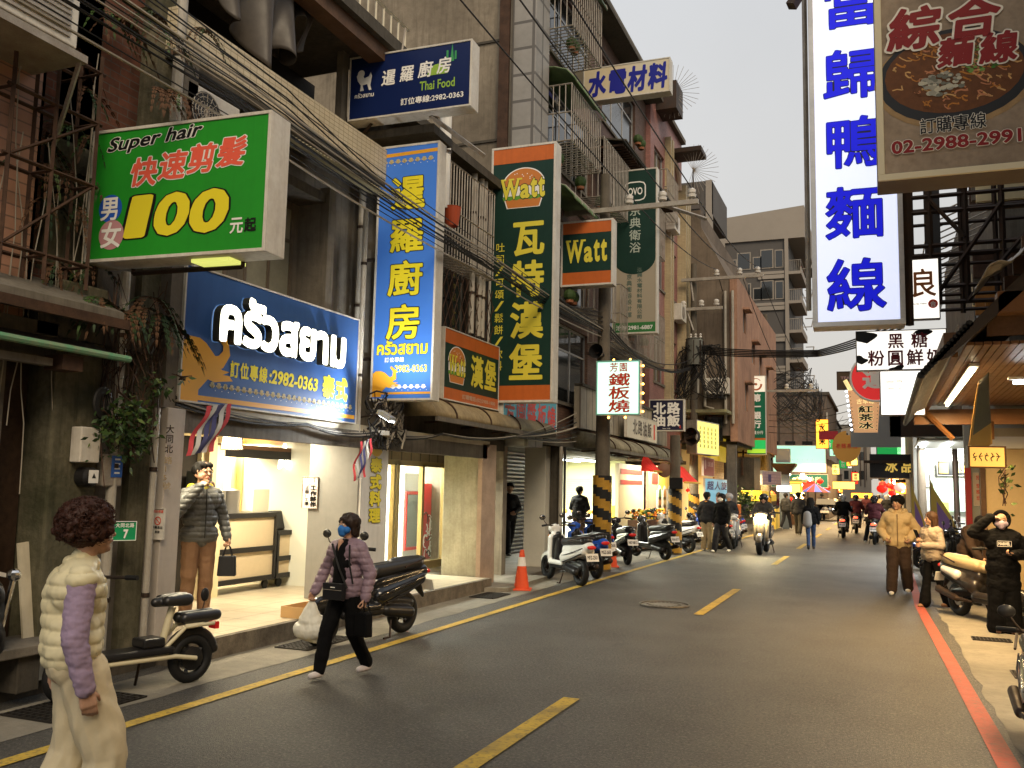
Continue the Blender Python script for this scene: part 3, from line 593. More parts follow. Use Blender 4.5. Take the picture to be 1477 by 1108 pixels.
def area(name, loc, size, e, col, rot=(0, 0, 0), sy=None):
    l = bpy.data.lights.new(name, 'AREA'); l.energy = e; l.color = col; l.size = size
    if sy: l.shape = 'RECTANGLE'; l.size_y = sy
    o = bpy.data.objects.new(name, l); COL.objects.link(o); o.location = loc; o.rotation_euler = rot; return o
area('eatery_ceiling_light', (-9.1, 11.2, 2.3), .8, 130, (1, .86, .6), sy=1.6)
area('arcade_fill_light', (-6.85, 7.65, 2.38), .3, 36, (1, .86, .6), sy=1.2); area('arcade_fill_light', (-7.35, 10.0, 2.38), .3, 60, (1, .88, .64), sy=1.0)  # first moved to light the man's face, second added to brighten the counters
b = MB(); b.box(-6.9, -6.8, 7.1, 8.3, 2.39, 2.415, WARMW); solo(b, 'ceiling_tube', 'warm lit tube on ceiling of the eatery arcade', 'lamp')
# ================================================================ house with the glass-fronted shop (11.2 - 14.9)
o = thing('glass_shop_house', 'two storey sooty house with a glass shop front and square column', 'building', (-8.5, 13, 0))
OLDP = K('peeling cream paint', (.50, .46, .33), .7, var=.6, scale=2.6, dark=(.2, .17, .11), streak=.4)
b = MB(); b.box(-7.1, -6.4, 14.4, 14.85, 0, 2.45, OLDP); part(b, 'square_column', o, bevel=.015)
b = MB(); b.box(-6.4, -6.32, 14.3, 14.9, 0, 2.45, K('pinkish pilaster', (.5, .36, .26), .7, var=.4, scale=4)); part(b, 'pilaster', o)
b = MB(); wall(b, -6.7, 11.25, 16.2, 2.4, 7.1, .25, CONCD, [(12.0, 14.4, 4.3, 6.6)]); part(b, 'wall', o)
b = MB(); b.box(-6.9, -6.3, 11.25, 16.2, 7.1, 7.25, CONCD); b.box(-11, -6.9, 11.25, 16.2, 7.1, 7.2, CONCD); part(b, 'roof', o)
window(o, -6.72, 12.0, 14.4, 4.3, 6.6, fm=STEEL, mull=3, tr=True)
cage(o, -6.7, -6.3, 11.9, 14.5, 5.35, 6.9, 'window_cage', .1, m=IRON)
b = MB()
for k in range(14):
    for s in (1, -1): b.bar((-6.4, 12+k*.2, 4.2 if s > 0 else 5.2), (-6.4, 12.9+k*.2-.35, 5.2 if s > 0 else 4.2), .006, RUST)
part(b, 'diamond_grille', o)
b = MB(); wall(b, -7.8, 11.6, 17.0, .2, 2.42, .1, PLAST, [(13.0, 15.9, .3, 2.2)]); part(b, 'shop_wall', o)
b = MB(); b.box(-7.8, -7.25, 11.5, 11.58, .2, 2.42, PLAST); b.box(-7.8, -7.75, 11.6, 17, 2.15, 2.42, K('brown lintel boards', (.2, .15, .09), .6, var=.3, tile=(.35, 3, (.06, .05, .03), 0, .1))); part(b, 'lintel', o)
BRZ = K('bronze door frame', (.26, .19, .08), .4, .5)
b = MB()
for y in (13.0, 13.9, 14.02, 14.95, 15.86): b.box(-7.86, -7.78, y-.03, y+.05, .22, 2.18, BRZ)
b.box(-7.86, -7.78, 13, 15.9, .2, .34, BRZ); b.box(-7.86, -7.78, 13, 15.9, 2.06, 2.2, BRZ); part(b, 'door_frame', o)
b = MB(); b.poly([(-7.82, 13.05, .34), (-7.82, 15.86, .34), (-7.82, 15.86, 2.08), (-7.82, 13.05, 2.08)], CLEAR); part(b, 'shop_glass', o)
ROOMW = K('white shop room', (.72, .72, .62), .6)
o = thing('glass_shop_interior', 'bright white room behind the bronze framed glass doors', 'shop interior', (-9.5, 14.5, .2))
b = MB(); b.box(-10.8, -10.7, 11.6, 18, .2, 2.5, ROOMW); b.box(-10.7, -7.9, 17.2, 17.3, .2, 2.5, ROOMW); b.box(-10.7, -7.9, 11.6, 11.7, .2, 2.5, ROOMW); b.build('room_wall', o)
b = MB(); b.box(-10.7, -7.9, 11.6, 17.2, 2.45, 2.5, ROOMW); b.build('ceiling', o)
area('glass_shop_light', (-9.2, 14.6, 2.4), 1.2, 520, (.95, 1, .88), sy=2.5)
o = thing('drinks_fridge', 'red glass door drinks fridge with bottle picture behind shop glass', 'fridge', (-8.6, 15.9, .2))
FRR = K('red fridge paint', (.55, .03, .03), .3)
b = MB(); b.box(-8.9, -8.3, 15.2, 15.8, .2, 1.95, K('white fridge body', (.6, .6, .57), .4)); b.build('body', o, bevel=.02)
b = MB()
for a in ((15.22, 15.27, .5, 1.6), (15.72, 15.77, .5, 1.6), (15.27, 15.72, .5, .56), (15.27, 15.72, 1.54, 1.6)): b.box(-8.3, -8.26, *a, FRR)
b.build('door', o, bevel=.008); b = MB(); b.box(-8.285, -8.28, 15.27, 15.72, .56, 1.54, K('pale fridge glass', (.2, .23, .22), .1)); b.build('door_glass', o)
b = MB(); b.box(-8.3, -8.24, 15.86, 17.1, .3, 1.75, FRR); rnd = random.Random(3)
WSW = K('white swirl paint', (.8, .78, .75), .4); DRK = K('cola brown', (.06, .02, .015), .3)
pn = b.build('picture_panel', o); b = MB()
for k in range(60):
    y, z = rnd.uniform(15.95, 17.0), rnd.uniform(.36, 1.1); r = rnd.uniform(.03, .11); a0 = rnd.uniform(0, 6)
    b.tube([(-8.238+.0003*k, y+r*math.cos(a0+q*.4), z+r*1.4*math.sin(a0+q*.4)) for q in range(rnd.randint(5, 11))], rnd.uniform(.006, .02), WSW if k % 3 else DRK, 5)
for k in range(5): z = 1.2+.09*k; b.box(-8.24, -8.236, 16.2+.05*k, 16.7+.03*k, z, z+.05, WSW if k % 2 else DRK)
b.build('swirl_picture', pn)
o = thing('folding_chair', 'black folding chair standing inside beside the bronze door frame', 'chair', (-8.3, 13.3, .2))
b = MB(); b.box(-8.5, -8.1, 13.1, 13.5, .62, .66, BLACK); b.build('seat', o, bevel=.01); b = MB(); b.box(-8.5, -8.1, 13.5, 13.54, .8, 1.05, BLACK); b.build('backrest', o, bevel=.01)
for x in (-8.48, -8.12):
    for a, c in ((13.12, 13.5), (13.5, 13.12)): b = MB(); b.bar((x, a, .2), (x, c, .64 if a < c else .9), .012, STEEL); b.build('leg', o)
b = MB()
for y in (13.6, 14.0, 14.4): b.box(-9.6, -9.2, y-.05, y+.33, .22, .62, K('red plastic crate', (.45, .04, .03), .5) if y == 14.0 else K('black plastic crate', (.03, .03, .03), .5))
solo(b, 'drinks_crate', 'drinks crates standing on the floor behind the glass doors', 'crates', bevel=.01)
b = MB(); b.box(-8.9, -8.8, 13.2, 15.6, 2.38, 2.42, COOLW); solo(b, 'ceiling_tube', 'white lit tube on the ceiling of the glass fronted shop', 'lamp')
# rounded metal awning of the two shops
def round_awning(name, label, x0, x1, y0, y1, z0, z1, m, seg=8, ribs=0):
    o = thing(name, label, 'awning', (x0, y0, z0)); b = MB(); pr = []
    for k in range(seg+1): a = PI/2*k/seg; pr.append((x0+(x1-x0)*math.sin(a), y0, z0+(z1-z0)*math.cos(a)))
    b.sweep(pr, (0, y1-y0, 0), m); q = [(p[0], p[1], p[2]) for p in pr]
    for yy in (y0, y1): b.poly([(x0, yy, z0)]+[(p[0], yy, p[2]) for p in q], m)
    s = b.build('sheet', o, smooth=True); sm = s.modifiers.new('thickness', 'SOLIDIFY'); sm.thickness = .02
    b = MB(); b.box(x1-.03, x1+.012, y0, y1, z0-.07, z0, CONC); b.build('gutter_edge', o)
    for k in range(ribs):
        yy = y0+(y1-y0)*(k+.5)/ribs; b = MB(); b.tube([(p[0]+.012, yy, p[2]+.012) for p in q], .014, RUST, 6); b.bar((x0, yy, z0-.05), (x1, yy, z0-.02), .012, RUST); b.build('rib', o)
    return o
AWN = K('rusty cream metal awning', (.34, .27, .15), .6, var=.7, scale=2.2, dark=(.12, .08, .04), streak=.3)
round_awning('metal_awning', 'curved rusty cream metal awning under the orange burger sign', -6.55, -6.0, 11.9, 17.2, 2.74, 3.08, AWN, ribs=4)
# ================================================================ shutter bay below the fire wall and the caged flats (16.2 - 26.5)
o = thing('caged_flats', 'five storey flats with iron balcony cages and bare concrete fire wall', 'building', (-8.5, 21, 0))
FIRE = K('bare board-marked concrete', (.27, .225, .165), .9, var=.75, scale=.7, dark=(.09, .072, .052), streak=.5, bump=.4, bscale=10)
b = MB(); b.box(-15, -6.72, 16.2, 16.4, 0, 15.5, FIRE); part(b, 'fire_wall', o)
b = MB()
for z in (8.6, 10.7, 12.9): b.box(-15, -6.75, 16.165, 16.2, z, z+.05, CONCD)
part(b, 'pour_joint', o)
b = MB(); b.box(-6.72, -6.2, 16.15, 16.95, 2.5, 15.5, TILEG); part(b, 'tiled_pilaster', o, bevel=.008)
b = MB(); b.box(-6.95, -6.74, 16.05, 16.19, 7, 15.5, RUST); b.box(-6.73, -6.7, 16.1, 16.14, 7, 15.5, CONC); part(b, 'rusty_duct', o)
holes = [(y, y+3.4, z, z+1.75) for z in (3.6, 5.9, 8.75, 11.2) for y in (17.4, 21.8)]
b = MB(); wall(b, -6.5, 16.9, 26.5, 2.6, 13.6, .25, K('dark brown wall tiles', (.15, .085, .06), .6, tile=(.12, .06, (.05, .035, .03), .5, .25), var=.4), holes); part(b, 'wall', o)
for h in holes: window(o, -6.55, *h, fm=ALU, mull=2, tr=True)
b = MB(); b.box(-15, -6.0, 16.3, 26.5, 13.6, 13.78, CONC); b.box(-6.5, -5.95, 16.4, 26.5, 13.5, 13.6, CONCD); part(b, 'roof', o)
for (y0, y1, z0, z1) in ((18.6, 20.4, 5.6, 7.5), (16.95, 19.0, 8.75, 9.95), (16.95, 19.0, 11.2, 12.6), (19.3, 25.6, 8.3, 9.7), (20.8, 25.2, 10.6, 12.3), (20.8, 25.6, 5.2, 6.6)):
    if z0 != 10.6: cage(o, -6.5, -5.7, y0, y1, z0, z1)
for (z, l) in ((7.52, 0), (9.98, 1), (12.62, 2)):
    b = MB(); pr = [(-6.5, 16.95, z+.42), (-6.1, 16.95, z+.40), (-5.82, 16.95, z+.3), (-5.62, 16.95, z+.08), (-5.6, 16.95, z)]
    b.sweep(pr, (0, 2.2, 0), GREENP); w = b.build('plastic_awning', o, smooth=True); w.modifiers.new('thickness', 'SOLIDIFY').thickness = .02
    b = MB()
    for k in range(6): yy = 17+k*.42; b.tube([(p[0]+.005, yy, p[2]+.008) for p in pr], .012, IRON, 5)
    b.build('awning_ribs', w)
b = MB(); n = 34
for k in range(n): b.box(-6.5, -5.6, 20.6+k*.17, 20.68+k*.17, 9.95, 10.0, RUST)
b.prism([(-6.5, 20.5, 10.2), (-5.5, 20.5, 10.02), (-5.5, 20.5, 10.06), (-6.5, 20.5, 10.24)], (0, 6, 0), CONCD); part(b, 'slatted_eave', o)
b = MB(); rnd = random.Random(5)
for k in range(16):
    y = rnd.uniform(17.2, 25); z = rnd.choice((5.65, 8.35, 8.8, 11.25)); b.ball((-6.1, y, z+.16), .14, K('potted greenery', (.04, .07, .02), .7), 8); b.lathe([(.08, 0), (.11, .14)], (-6.1, y, z), (0, 0, 1), K('clay pot', (.3, .12, .06), .8), 10)
part(b, 'balcony_pots', o)
b = MB(); b.box(-7.1, -6.62, 18.3, 18.75, .06, 2.62, K('white tiled column', (.68, .65, .55), .4, var=.15)); part(b, 'white_column', o, bevel=.01)
b = MB(); b.box(-6.6, -6.4, 18.55, 18.8, .06, 2.62, CONCD); b.tube([(-6.35, 18.5, .1), (-6.35, 18.5, 2.6)], .04, PVC); b.tube([(-6.3, 18.62, .1), (-6.3, 18.62, 2.6)], .03, CABLE); part(b, 'column_pipes', o)
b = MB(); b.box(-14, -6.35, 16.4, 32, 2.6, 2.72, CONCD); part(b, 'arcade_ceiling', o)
# shutter, stair, inside
b = MB(); pr = []
for k in range(26): z = .06+k*.098; pr += [(-8.62, 0, z), (-8.56, 0, z+.03), (-8.56, 0, z+.07), (-8.62, 0, z+.097)]
b.sweep([(p[0], 19.0, p[2]) for p in pr], (0, 3.4, 0), K('grey roller shutter', (.24, .245, .25), .45, .4, var=.3, streak=.2)); solo(b, 'roller_shutter', 'grey roller shutter closed behind the man in black', 'shutter')
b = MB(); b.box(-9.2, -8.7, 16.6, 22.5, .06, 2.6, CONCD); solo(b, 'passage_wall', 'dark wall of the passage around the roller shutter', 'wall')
o = thing('wooden_ladder', 'brown wooden step ladder leaning in the dark passage', 'ladder', (-8.2, 19, .06))
for y in (18.55, 19.15):
    b = MB(); b.bar((-8.0, y, .06), (-8.5, y+.15, 2.1), .025, WOODD); b.build('rail', o)
for k in range(7): b = MB(); z = .3+k*.27; b.bar((-8.06-k*.066, 18.57+k*.02, z), (-8.06-k*.066, 19.17+k*.02, z), .02, WOODD); b.build('rung', o)
o = thing('white_lit_shop', 'brightly lit white shop room behind the man with his back turned', 'shop interior', (-9, 24, .06))
b = MB(); b.box(-11, -10.9, 22.4, 28.6, .06, 2.6, ROOMW); b.box(-10.9, -7.6, 28.4, 28.5, .06, 2.6, K('pale green wall', (.66, .68, .42), .6)); b.box(-7.75, -7.6, 25.9, 26.1, .06, 2.6, CONCD); b.build('room_wall', o)
b = MB(); b.box(-9.9, -7.7, 27.7, 28.3, .06, .9, ROOMW); b.box(-8.2, -7.7, 27.6, 27.7, .1, 1.2, K('yellow panel', (.7, .45, .05), .5)); b.build('counter', o)
b = MB(); rnd = random.Random(11)
for k in range(40): b.ball((rnd.uniform(-9.9, -8.2), rnd.uniform(27.7, 28.2), .98), .07, K('orange fruit', (.65, .3, .05), .5) if k % 3 else K('pale fruit', (.6, .55, .3), .5), 7)
b.build('fruit', o)
b = MB()
for k in range(12): b.box(-9.9, -8.6, 28.36, 28.39, 1.2+k*.07, 1.235+k*.07, CRW)
b.build('shelf_slats', o)
area('white_shop_light', (-8.9, 25.5, 2.5), 1.5, 420, (.98, 1, .85), sy=3)
b = MB(); b.box(-8.6, -8.5, 24.4, 26.6, 2.5, 2.54, COOLW); b.box(-8.0, -7.9, 24.4, 26.6, 2.5, 2.54, COOLW); solo(b, 'ceiling_tubes', 'two lit tubes on the ceiling of the white shop', 'lamp')
b = MB(); b.box(-8.75, -8.35, 23.6, 24.0, .06, .5, K('cardboard', (.45, .28, .12), .8)); solo(b, 'cardboard_box', 'brown cardboard box on the pavement of the white lit shop', 'box', bevel=.01)
# second lit shop with menu pictures
o = thing('menu_shop', 'lit noodle shop with red and white banners and dish pictures', 'shop interior', (-7.2, 28, .06))
b = MB(); b.box(-9.6, -9.5, 24, 36, .06, 2.7, ROOMW); b.box(-7.1, -7.0, 25.5, 28.5, .06, 2.45, K('cream lit panel', (.8, .72, .48), .5)); b.build('room_wall', o)
REDB = K('red banner', (.6, .03, .02), .6)
b = MB(); b.box(-7.0, -6.99, 25.7, 28.3, 2.15, 2.3, REDB); b.box(-7.0, -6.99, 25.7, 28.3, 1.85, 1.98, REDB); b.build('banner_stripe', o)
b = MB(); b.box(-6.98, -6.9, 28.7, 32.2, .5, 2.5, K('pinkish menu wall', (.62, .35, .24), .5, var=.2)); b.box(-6.9, -6.89, 30.2, 32.4, 1.75, 2.5, K('yellow banner', (.8, .6, .06), .5)); b.box(-6.895, -6.885, 29.2, 30.0, 1.9, 2.25, REDB); b.box(-6.9, -6.885, 29.8, 32.2, .55, 1.7, K('white menu board', (.75, .72, .66), .5)); b.build('menu_wall', o)
b = MB(); rnd = random.Random(2)
for j in range(4):
    for i in range(3):
        c = (-6.88, 30.2+i*.75, .75+j*.27); col = [(.35, .14, .04), (.5, .32, .1), (.08, .16, .04), (.5, .2, .05)][(i+j*2) % 4]
        b.lathe([(.001, .01), (.27, .01), (.3, 0)], c, (1, 0, 0), WHITEP, 16); b.lathe([(.001, .02), (.2, .02)], c, (1, 0, 0), K('dish%d' % ((i+j*2) % 4), col, .5, var=.6, scale=20), 14)
for i in range(0): pass
b.build('dish_pictures', o)
area('menu_shop_light', (-6.4, 28.6, 2.55), .6, 150, (1, .9, .62), sy=4)
b = MB(); b.box(-6.5, -6.4, 26.5, 30.5, 2.62, 2.66, WARMW); solo(b, 'ceiling_tube', 'long lit tube over the dish pictures of the noodle shop', 'lamp')
o = thing('flower_stand', 'rack of yellow and orange flower bunches before the lit panel', 'flower stand', (-6.5, 27, .06))
b = MB(); b.box(-6.7, -6.2, 25.4, 28.2, .06, .85, WOODD); b.build('rack', o); b = MB(); rnd = random.Random(8)
for k in range(170):
    p = (rnd.uniform(-6.7, -6.2), rnd.uniform(25.4, 28.2), rnd.uniform(.85, 1.12)); b.ball(p, rnd.uniform(.03, .06), rnd.choice((K('yellow petals', (.75, .55, .04), .6), K('orange petals', (.7, .22, .03), .6), K('leaf green', (.07, .13, .03), .6))), 6)
b.build('flowers', o)
AWND = K('mouldy corrugated awning', (.36, .32, .22), .7, var=.8, scale=1.8, dark=(.06, .055, .03), streak=.5)
round_awning('metal_awning', 'long mouldy grey metal awning over the noodle shop', -6.4, -5.6, 19.4, 27.7, 2.62, 3.0, AWND, ribs=6)
PANELW = K('grey ribbed cladding', (.40, .35, .27), .6, tile=(.45, 6, (.16, .13, .1), 0, .06), var=.4, streak=.35)
b = MB(); b.box(-6.3, -6.15, 19.2, 28, 3.05, 4.0, PANELW); b.box(-6.3, -6.1, 19.2, 28, 3.98, 4.04, CONCD); solo(b, 'cladding_panel', 'grey ribbed metal panel over the long mouldy awning', 'panel')
# ================================================================ pink arched flats (26.5 - 31.2)
o = thing('pink_flats', 'dusky pink tiled flats with an arched top and cream columns', 'building', (-8.5, 29, 0))
hol = [(27.0, 28.4, z, z+1.5) for z in (5, 8, 10.9)]+[(29.2, 30.3, z, z+1.6) for z in (5, 8, 10.6)]
b = MB(); wall(b, -6.35, 26.5, 31.2, 2.7, 13.9, .3, TILEP, hol); part(b, 'wall', o)
for h in hol: window(o, -6.4, *h, mull=1)
b = MB()
for y in (28.5, 28.85): b.box(-6.35, -6.15, y, y+.18, 4.2, 13.2, TILEY)
for y in (30.5, 30.85, 31.15): b.box(-6.35, -6.05, y, y+.2, 4.2, 11.7 if y > 31 else 12.2, TILEY)
part(b, 'cream_columns', o)
b = MB(); pts = []
for k in range(13): a = PI*k/12; pts.append((-6.3, 29.75-.75*math.cos(a), 12.0+.75*math.sin(a)))
b.tube(pts, .1, K('arch stucco', (.5, .36, .26), .7), 8); part(b, 'arch_moulding', o)
b = MB(); b.box(-11, -6.2, 26.5, 31.2, 13.9, 14.05, CONC); part(b, 'roof', o)
for a in ((-6.35, -5.3, 29.2, 30.2, 12.9, 13.05), (-6.35, -5.7, 27.2, 28.2, 13.6, 14.5)): b = MB(); b.box(*a, STEEL); part(b, 'roof_bracket', o)
cage(o, -6.35, -5.9, 26.8, 28.4, 10.2, 11.5, 'window_cage')
ac_unit((-5.95, 28.6, 10.0), PI/2, 'white air conditioner on the pink tiled flats, high above the green bathroom sign'); ac_unit((-6.0, 29.9, 7.3), PI/2, 'lower white air conditioner on pink tiled flats')
for i, (x, y, z) in enumerate(((-5.6, 29.4, 12.3), (-5.9, 27.6, 14.3))):
    b = MB(); c = V((x, y, z)); b.tube([c-V((0, 0, .8)), c], .02, STEEL, 6)
    for k in range(22): a = -1.9+k*.19; b.bar(c, c+V((math.cos(a)*.85, .1*math.sin(k), math.sin(a)*.85)), .005, IRON)
    solo(b, 'spike_fan', 'fan of thin metal spikes guarding the '+('edge below the roof bracket' if i == 0 else 'roof corner above the yellow sign'), 'spike guard', 'metal spike fans on the pink flats')
# ================================================================ brown side wall and salmon front (31.5 - 44)
o = thing('salmon_house', 'tall house with brown side wall and salmon painted street front', 'building', (-8, 37, 0))
b = MB(); b.box(-15, -4.75, 31.6, 44, 3.6, 9.0, BROWNW); b.box(-15, -5.75, 31.6, 44, 9.0, 11.6, BROWNW); b.prism([(-5.75, 31.6, 9.0), (-4.75, 31.6, 9.0), (-5.75, 31.6, 11.0)], (0, 12.4, 0), BROWNW); part(b, 'side_wall', o)
b = MB(); hs_ = [(33.0, 33.7, 7.4, 8.2), (35.4, 36.2, 6.6, 7.4), (37.6, 38.4, 6.2, 7.2), (33.4, 34.1, 4.6, 5.6), (40, 40.8, 6, 7), (36.5, 37.2, 4.3, 5.2)]
wall(b, -4.5, 31.55, 44, 3.4, 9.1, .25, ORANGEW, hs_); part(b, 'front_wall', o)
for h in hs_:
    fo = window(o, -4.55, *h, mull=0, sill=False); b = MB(); b.box(-4.5, -4.25, h[0]-.1, h[1]+.1, h[3], h[3]+.07, ORANGEW); b.build('window_hood', fo)
b = MB(); b.box(-14, -4.6, 32, 44, 3.3, 3.42, CONCD); b.box(-7.5, -7.2, 31.9, 44, .06, 3.3, CRW); b.box(-4.9, -4.6, 31.7, 32.0, 0, 3.3, CONC); part(b, 'arcade', o)
b = MB()
for x in (-6.8, -6.5, -4.9, -4.65): b.tube([(x, 31.5, 4), (x, 31.5, 9.6 if x < -5 else 8.6)], .05, PVC, 8)
b.tube([(-5.6, 31.5, 6.4), (-5.6, 31.5, 4.6), (-5.3, 31.5, 4.5)], .05, PVC, 8); part(b, 'wall_pipes', o)
b = MB(); b.box(-6.6, -6.05, 31.55, 31.6, 7.2, 7.9, WFR); b.box(-6.55, -6.1, 31.53, 31.56, 7.25, 7.85, GLASS); part(b, 'side_window', o)
b = MB(); b.box(-6.6, -4.7, 30.4, 31.6, 4.3, 4.4, K('mouldy ledge', (.35, .33, .18), .8, var=.7)); b.box(-6.5, -6.4, 31, 31.6, 3.2, 4.3, CONCD); b.box(-5.6, -5.0, 31.4, 31.58, 3.4, 4.25, GLASS); part(b, 'lower_ledge', o)
ac_unit((-5.15, 31.25, 5.0), 0, 'air conditioner with round fan on brown side wall, nearer the salmon front'); ac_unit((-6.2, 31.25, 5.05), 0, 'air conditioner with round fan on brown side wall, behind the cable tangle')
# ================================================================ far tower and far houses
TWD = K('dark grey tower tiles', (.095, .086, .078), .7, var=.12, scale=.3); TWL = K('beige tower plaster', (.30, .26, .215), .7, var=.15, scale=.2)
o = thing('apartment_tower', 'tall dark grey apartment tower with beige bands and corner balconies', 'building', (-11, 84, 0))
x0, x1, yt = -13.0, -7.1, 80.0
b = MB(); b.box(-18, x1, yt, 96, 0, 23.6, TWD); part(b, 'wall', o)
b = MB(); b.prism([(-18.2, yt-.2, 23.4), (-5.7, yt-.2, 23.4), (-5.7, yt-.2, 26.2), (-18.2, yt-.2, 25.2)], (0, 16, 0), TWL); b.box(-13.3, -12.4, yt-.25, yt, 0, 23.4, TWL); b.box(-7.35, -7.05, yt-.25, yt, 0, 23.4, TWL); part(b, 'beige_parapet', o)
b = MB()
for k in range(8):
    z = 20.2-k*2.75; b.box(-12.4, -7.4, yt-.18, yt, z+.15, z+.4, TWL); b.box(-9.6, -7.4, yt-.16, yt, z-.25, z+.1, TWL)
part(b, 'beige_bands', o)
for k in range(3):
    z = 20.9-k*2.75
    for (u, v, hh) in ((-12.1, -11.5, .8), (-11.3, -10.3, 1.35), (-9.95, -9.4, .9), (-9.3, -8.4, 1.5), (-8.1, -7.55, 1.4)):
        if k == 2 and u > -10: continue
        f = MB(); f.box(u-.1, v+.1, yt-.06, yt+.01, z, z+hh+.2, TWL); fo = f.build('window', o); p = MB(); p.box(u, v, yt-.09, yt-.055, z+.1, z+hh+.1, GLASS); p.build('pane', fo)
for k in range(9):
    z = 20.4-k*2.55; f = MB(); f.box(-7.05, -6.0, yt-.2, 86, z-.15, z+.1, TWL); f.box(-6.1, -6.0, yt-.2, 86, z+.1, z+.45, TWL); fo = f.build('balcony', o)
    g = MB()
    for q in range(7): g.bar((-7+.16*q, yt-.15, z+.1), (-7+.16*q, yt-.15, z+1.05), .015, IRON)
    g.bar((-7.05, yt-.15, z+1.05), (-6, yt-.15, z+1.05), .03, IRON); g.bar((-6.05, yt-.15, z+1.05), (-6.05, 86, z+1.05), .03, IRON)
    g.bar((-5.3, yt+1, z+.5), (-5.3, yt+3.6, z+1.7), .04, IRON); g.bar((-6, yt+1, z+.5), (-5.3, yt+1, z+.5), .03, IRON); g.bar((-6, yt+3.6, z+1.7), (-5.3, yt+3.6, z+1.7), .03, IRON); g.build('railing', fo)
o = thing('stepped_tower', 'grey stepped tower block rising behind the pink flats', 'building', (-15, 62, 0))
b = MB(); b.box(-16, -11.2, 60, 70, 0, 20.6, TWD); b.box(-14, -10.1, 59.6, 66, 20, 22.3, TWD); b.box(-10.5, -10.1, 59.5, 60, 12, 22.3, TWL); part(b, 'wall', o)
b = MB(); b.box(-12.2, -10.9, 59.5, 59.65, 20.4, 21.9, K('recess brown', (.09, .075, .065), .8)); b.box(-16, -10.2, 59.4, 59.6, 17.4, 17.9, TWL); b.box(-16, -10.4, 59.45, 59.6, 14.0, 14.3, TWL); part(b, 'bands', o)
for k in range(4): f = MB(); z = 12.5+2.2*k; f.box(-13.6, -12.7, 59.85, 59.99, z, z+1.4, GLASS); f.build('window', o)
def block(label, x0, x1, y0, y1, h, m, seed, face='x', lit=0.):
    o = thing('town_house', label, 'building', ((x0+x1)/2, y0, 0)); b = MB(); b.box(x0, x1, y0, y1, 0, h, m); part(b, 'wall', o); rnd = random.Random(seed)
    b = MB(); b.box(x0-.1, x1+.15, y0-.1, y1+.1, h, h+.2, CONCD); part(b, 'roof', o)
    xf = x1 if x1 < 0 else x0; s = 1 if x1 < 0 else -1; z = 3.9
    while z < h-1.6:
        y = y0+.5
        while y < y1-1.4: window(o, xf+.07*s, y, y+1.2, z, z+1.4, gm=GLASS, mull=1, s=s, sill=True); y += 2.1
        z += 2.9
    b = MB()
    for k in range(int((x1-x0)/1.1)):
        for q in range(max(1, int(h/3)-1)): b.box(x0+.3+k*1.1, x0+.95+k*1.1, y0-.03, y0+.02, 3.8+q*2.9, 5.1+q*2.9, GLASS)
    part(b, 'side_windows', o); b = MB()
    for k in range(10): xx = rnd.uniform(x0, x1); b.box(xx, xx+.1, y0-.12, y0-.02, rnd.uniform(2.5, 4), h-rnd.uniform(.2, 2), PVC if k % 2 else RUST)
    for k in range(6): b.tube([(rnd.uniform(x0, x1), rnd.uniform(y0, y1), h+.1), (rnd.uniform(x0, x1), rnd.uniform(y0, y1), h+rnd.uniform(.8, 1.8))], .025, STEEL, 5)
    part(b, 'pipes_and_aerials', o); return o
block('dark old four storey house beyond the salmon front', -13, -6.3, 50, 58, 6.3, CONCD, 1)
block('old house with sooty ribbed side wall beside the green clinic sign', -14, -3.3, 64, 78, 8.2, K('ribbed brown wall', (.17, .135, .105), .8, tile=(.9, 9, (.05, .04, .03), 0, .15), var=.6), 2)
block('grey low house far down the street on the left', -16, -4.6, 100, 120, 9.5, CONC, 3)
block('pale house closing the street far away', -9, -1.6, 150, 160, 12, TWL, 4)
block('grey flats far down the street on the right', 1.2, 12, 70, 95, 12, CONC, 5)
block('white block with green lit band on the right far side', .9, 9, 46, 60, 6.6, GREYP, 6)
block('dark old house on the right far down the street', 1.4, 12, 110, 140, 13, CONCD, 7)
# ================================================================ signs on the left
BLU = K('royal blue sign sheet', (.04, .115, .34), .5, var=.2, scale=1, streak=.1); BLUD = K('navy sign sheet', (.008, .018, .085), .3)
ORG = K('orange sign sheet', (.55, .13, .025), .5, var=.2, scale=1.5, streak=.2); DGRN = K('dark green sign sheet', (.009, .038, .027), .5, var=.25, scale=1.2, streak=.15)
GRN = K('bright green vinyl', (.02, .30, .022), .5, var=.16, scale=1.3, dark=(.01, .1, .015), streak=.12)
YEL = K('yellow vinyl', (.80, .68, .03), .45); WHT = K('white vinyl', (.82, .80, .75), .45); INK = K('black vinyl', (.01, .01, .01), .4)
REDV = K('red vinyl', (.70, .07, .04), .45); ELE = K('elephant gold vinyl', (.75, .36, .03), .45); LYEL = K('soft yellow vinyl', (.72, .66, .16), .45)
def fringe(t, u0, u1, v, s, m, m2):
    n = int((u1-u0)/s)
    for i in range(n):
        u = u0+(i+.5)*s
        for a in (-60, -25, 0, 25, 60):
            q = R_(a); stroke(t, [(u, v), (u+.45*s*math.sin(q), v+.62*s*math.cos(q))], [.01, .09*s+.012], m)
        disc(t, u+.5*s, v-.22*s, .06*s, m2, n=8)
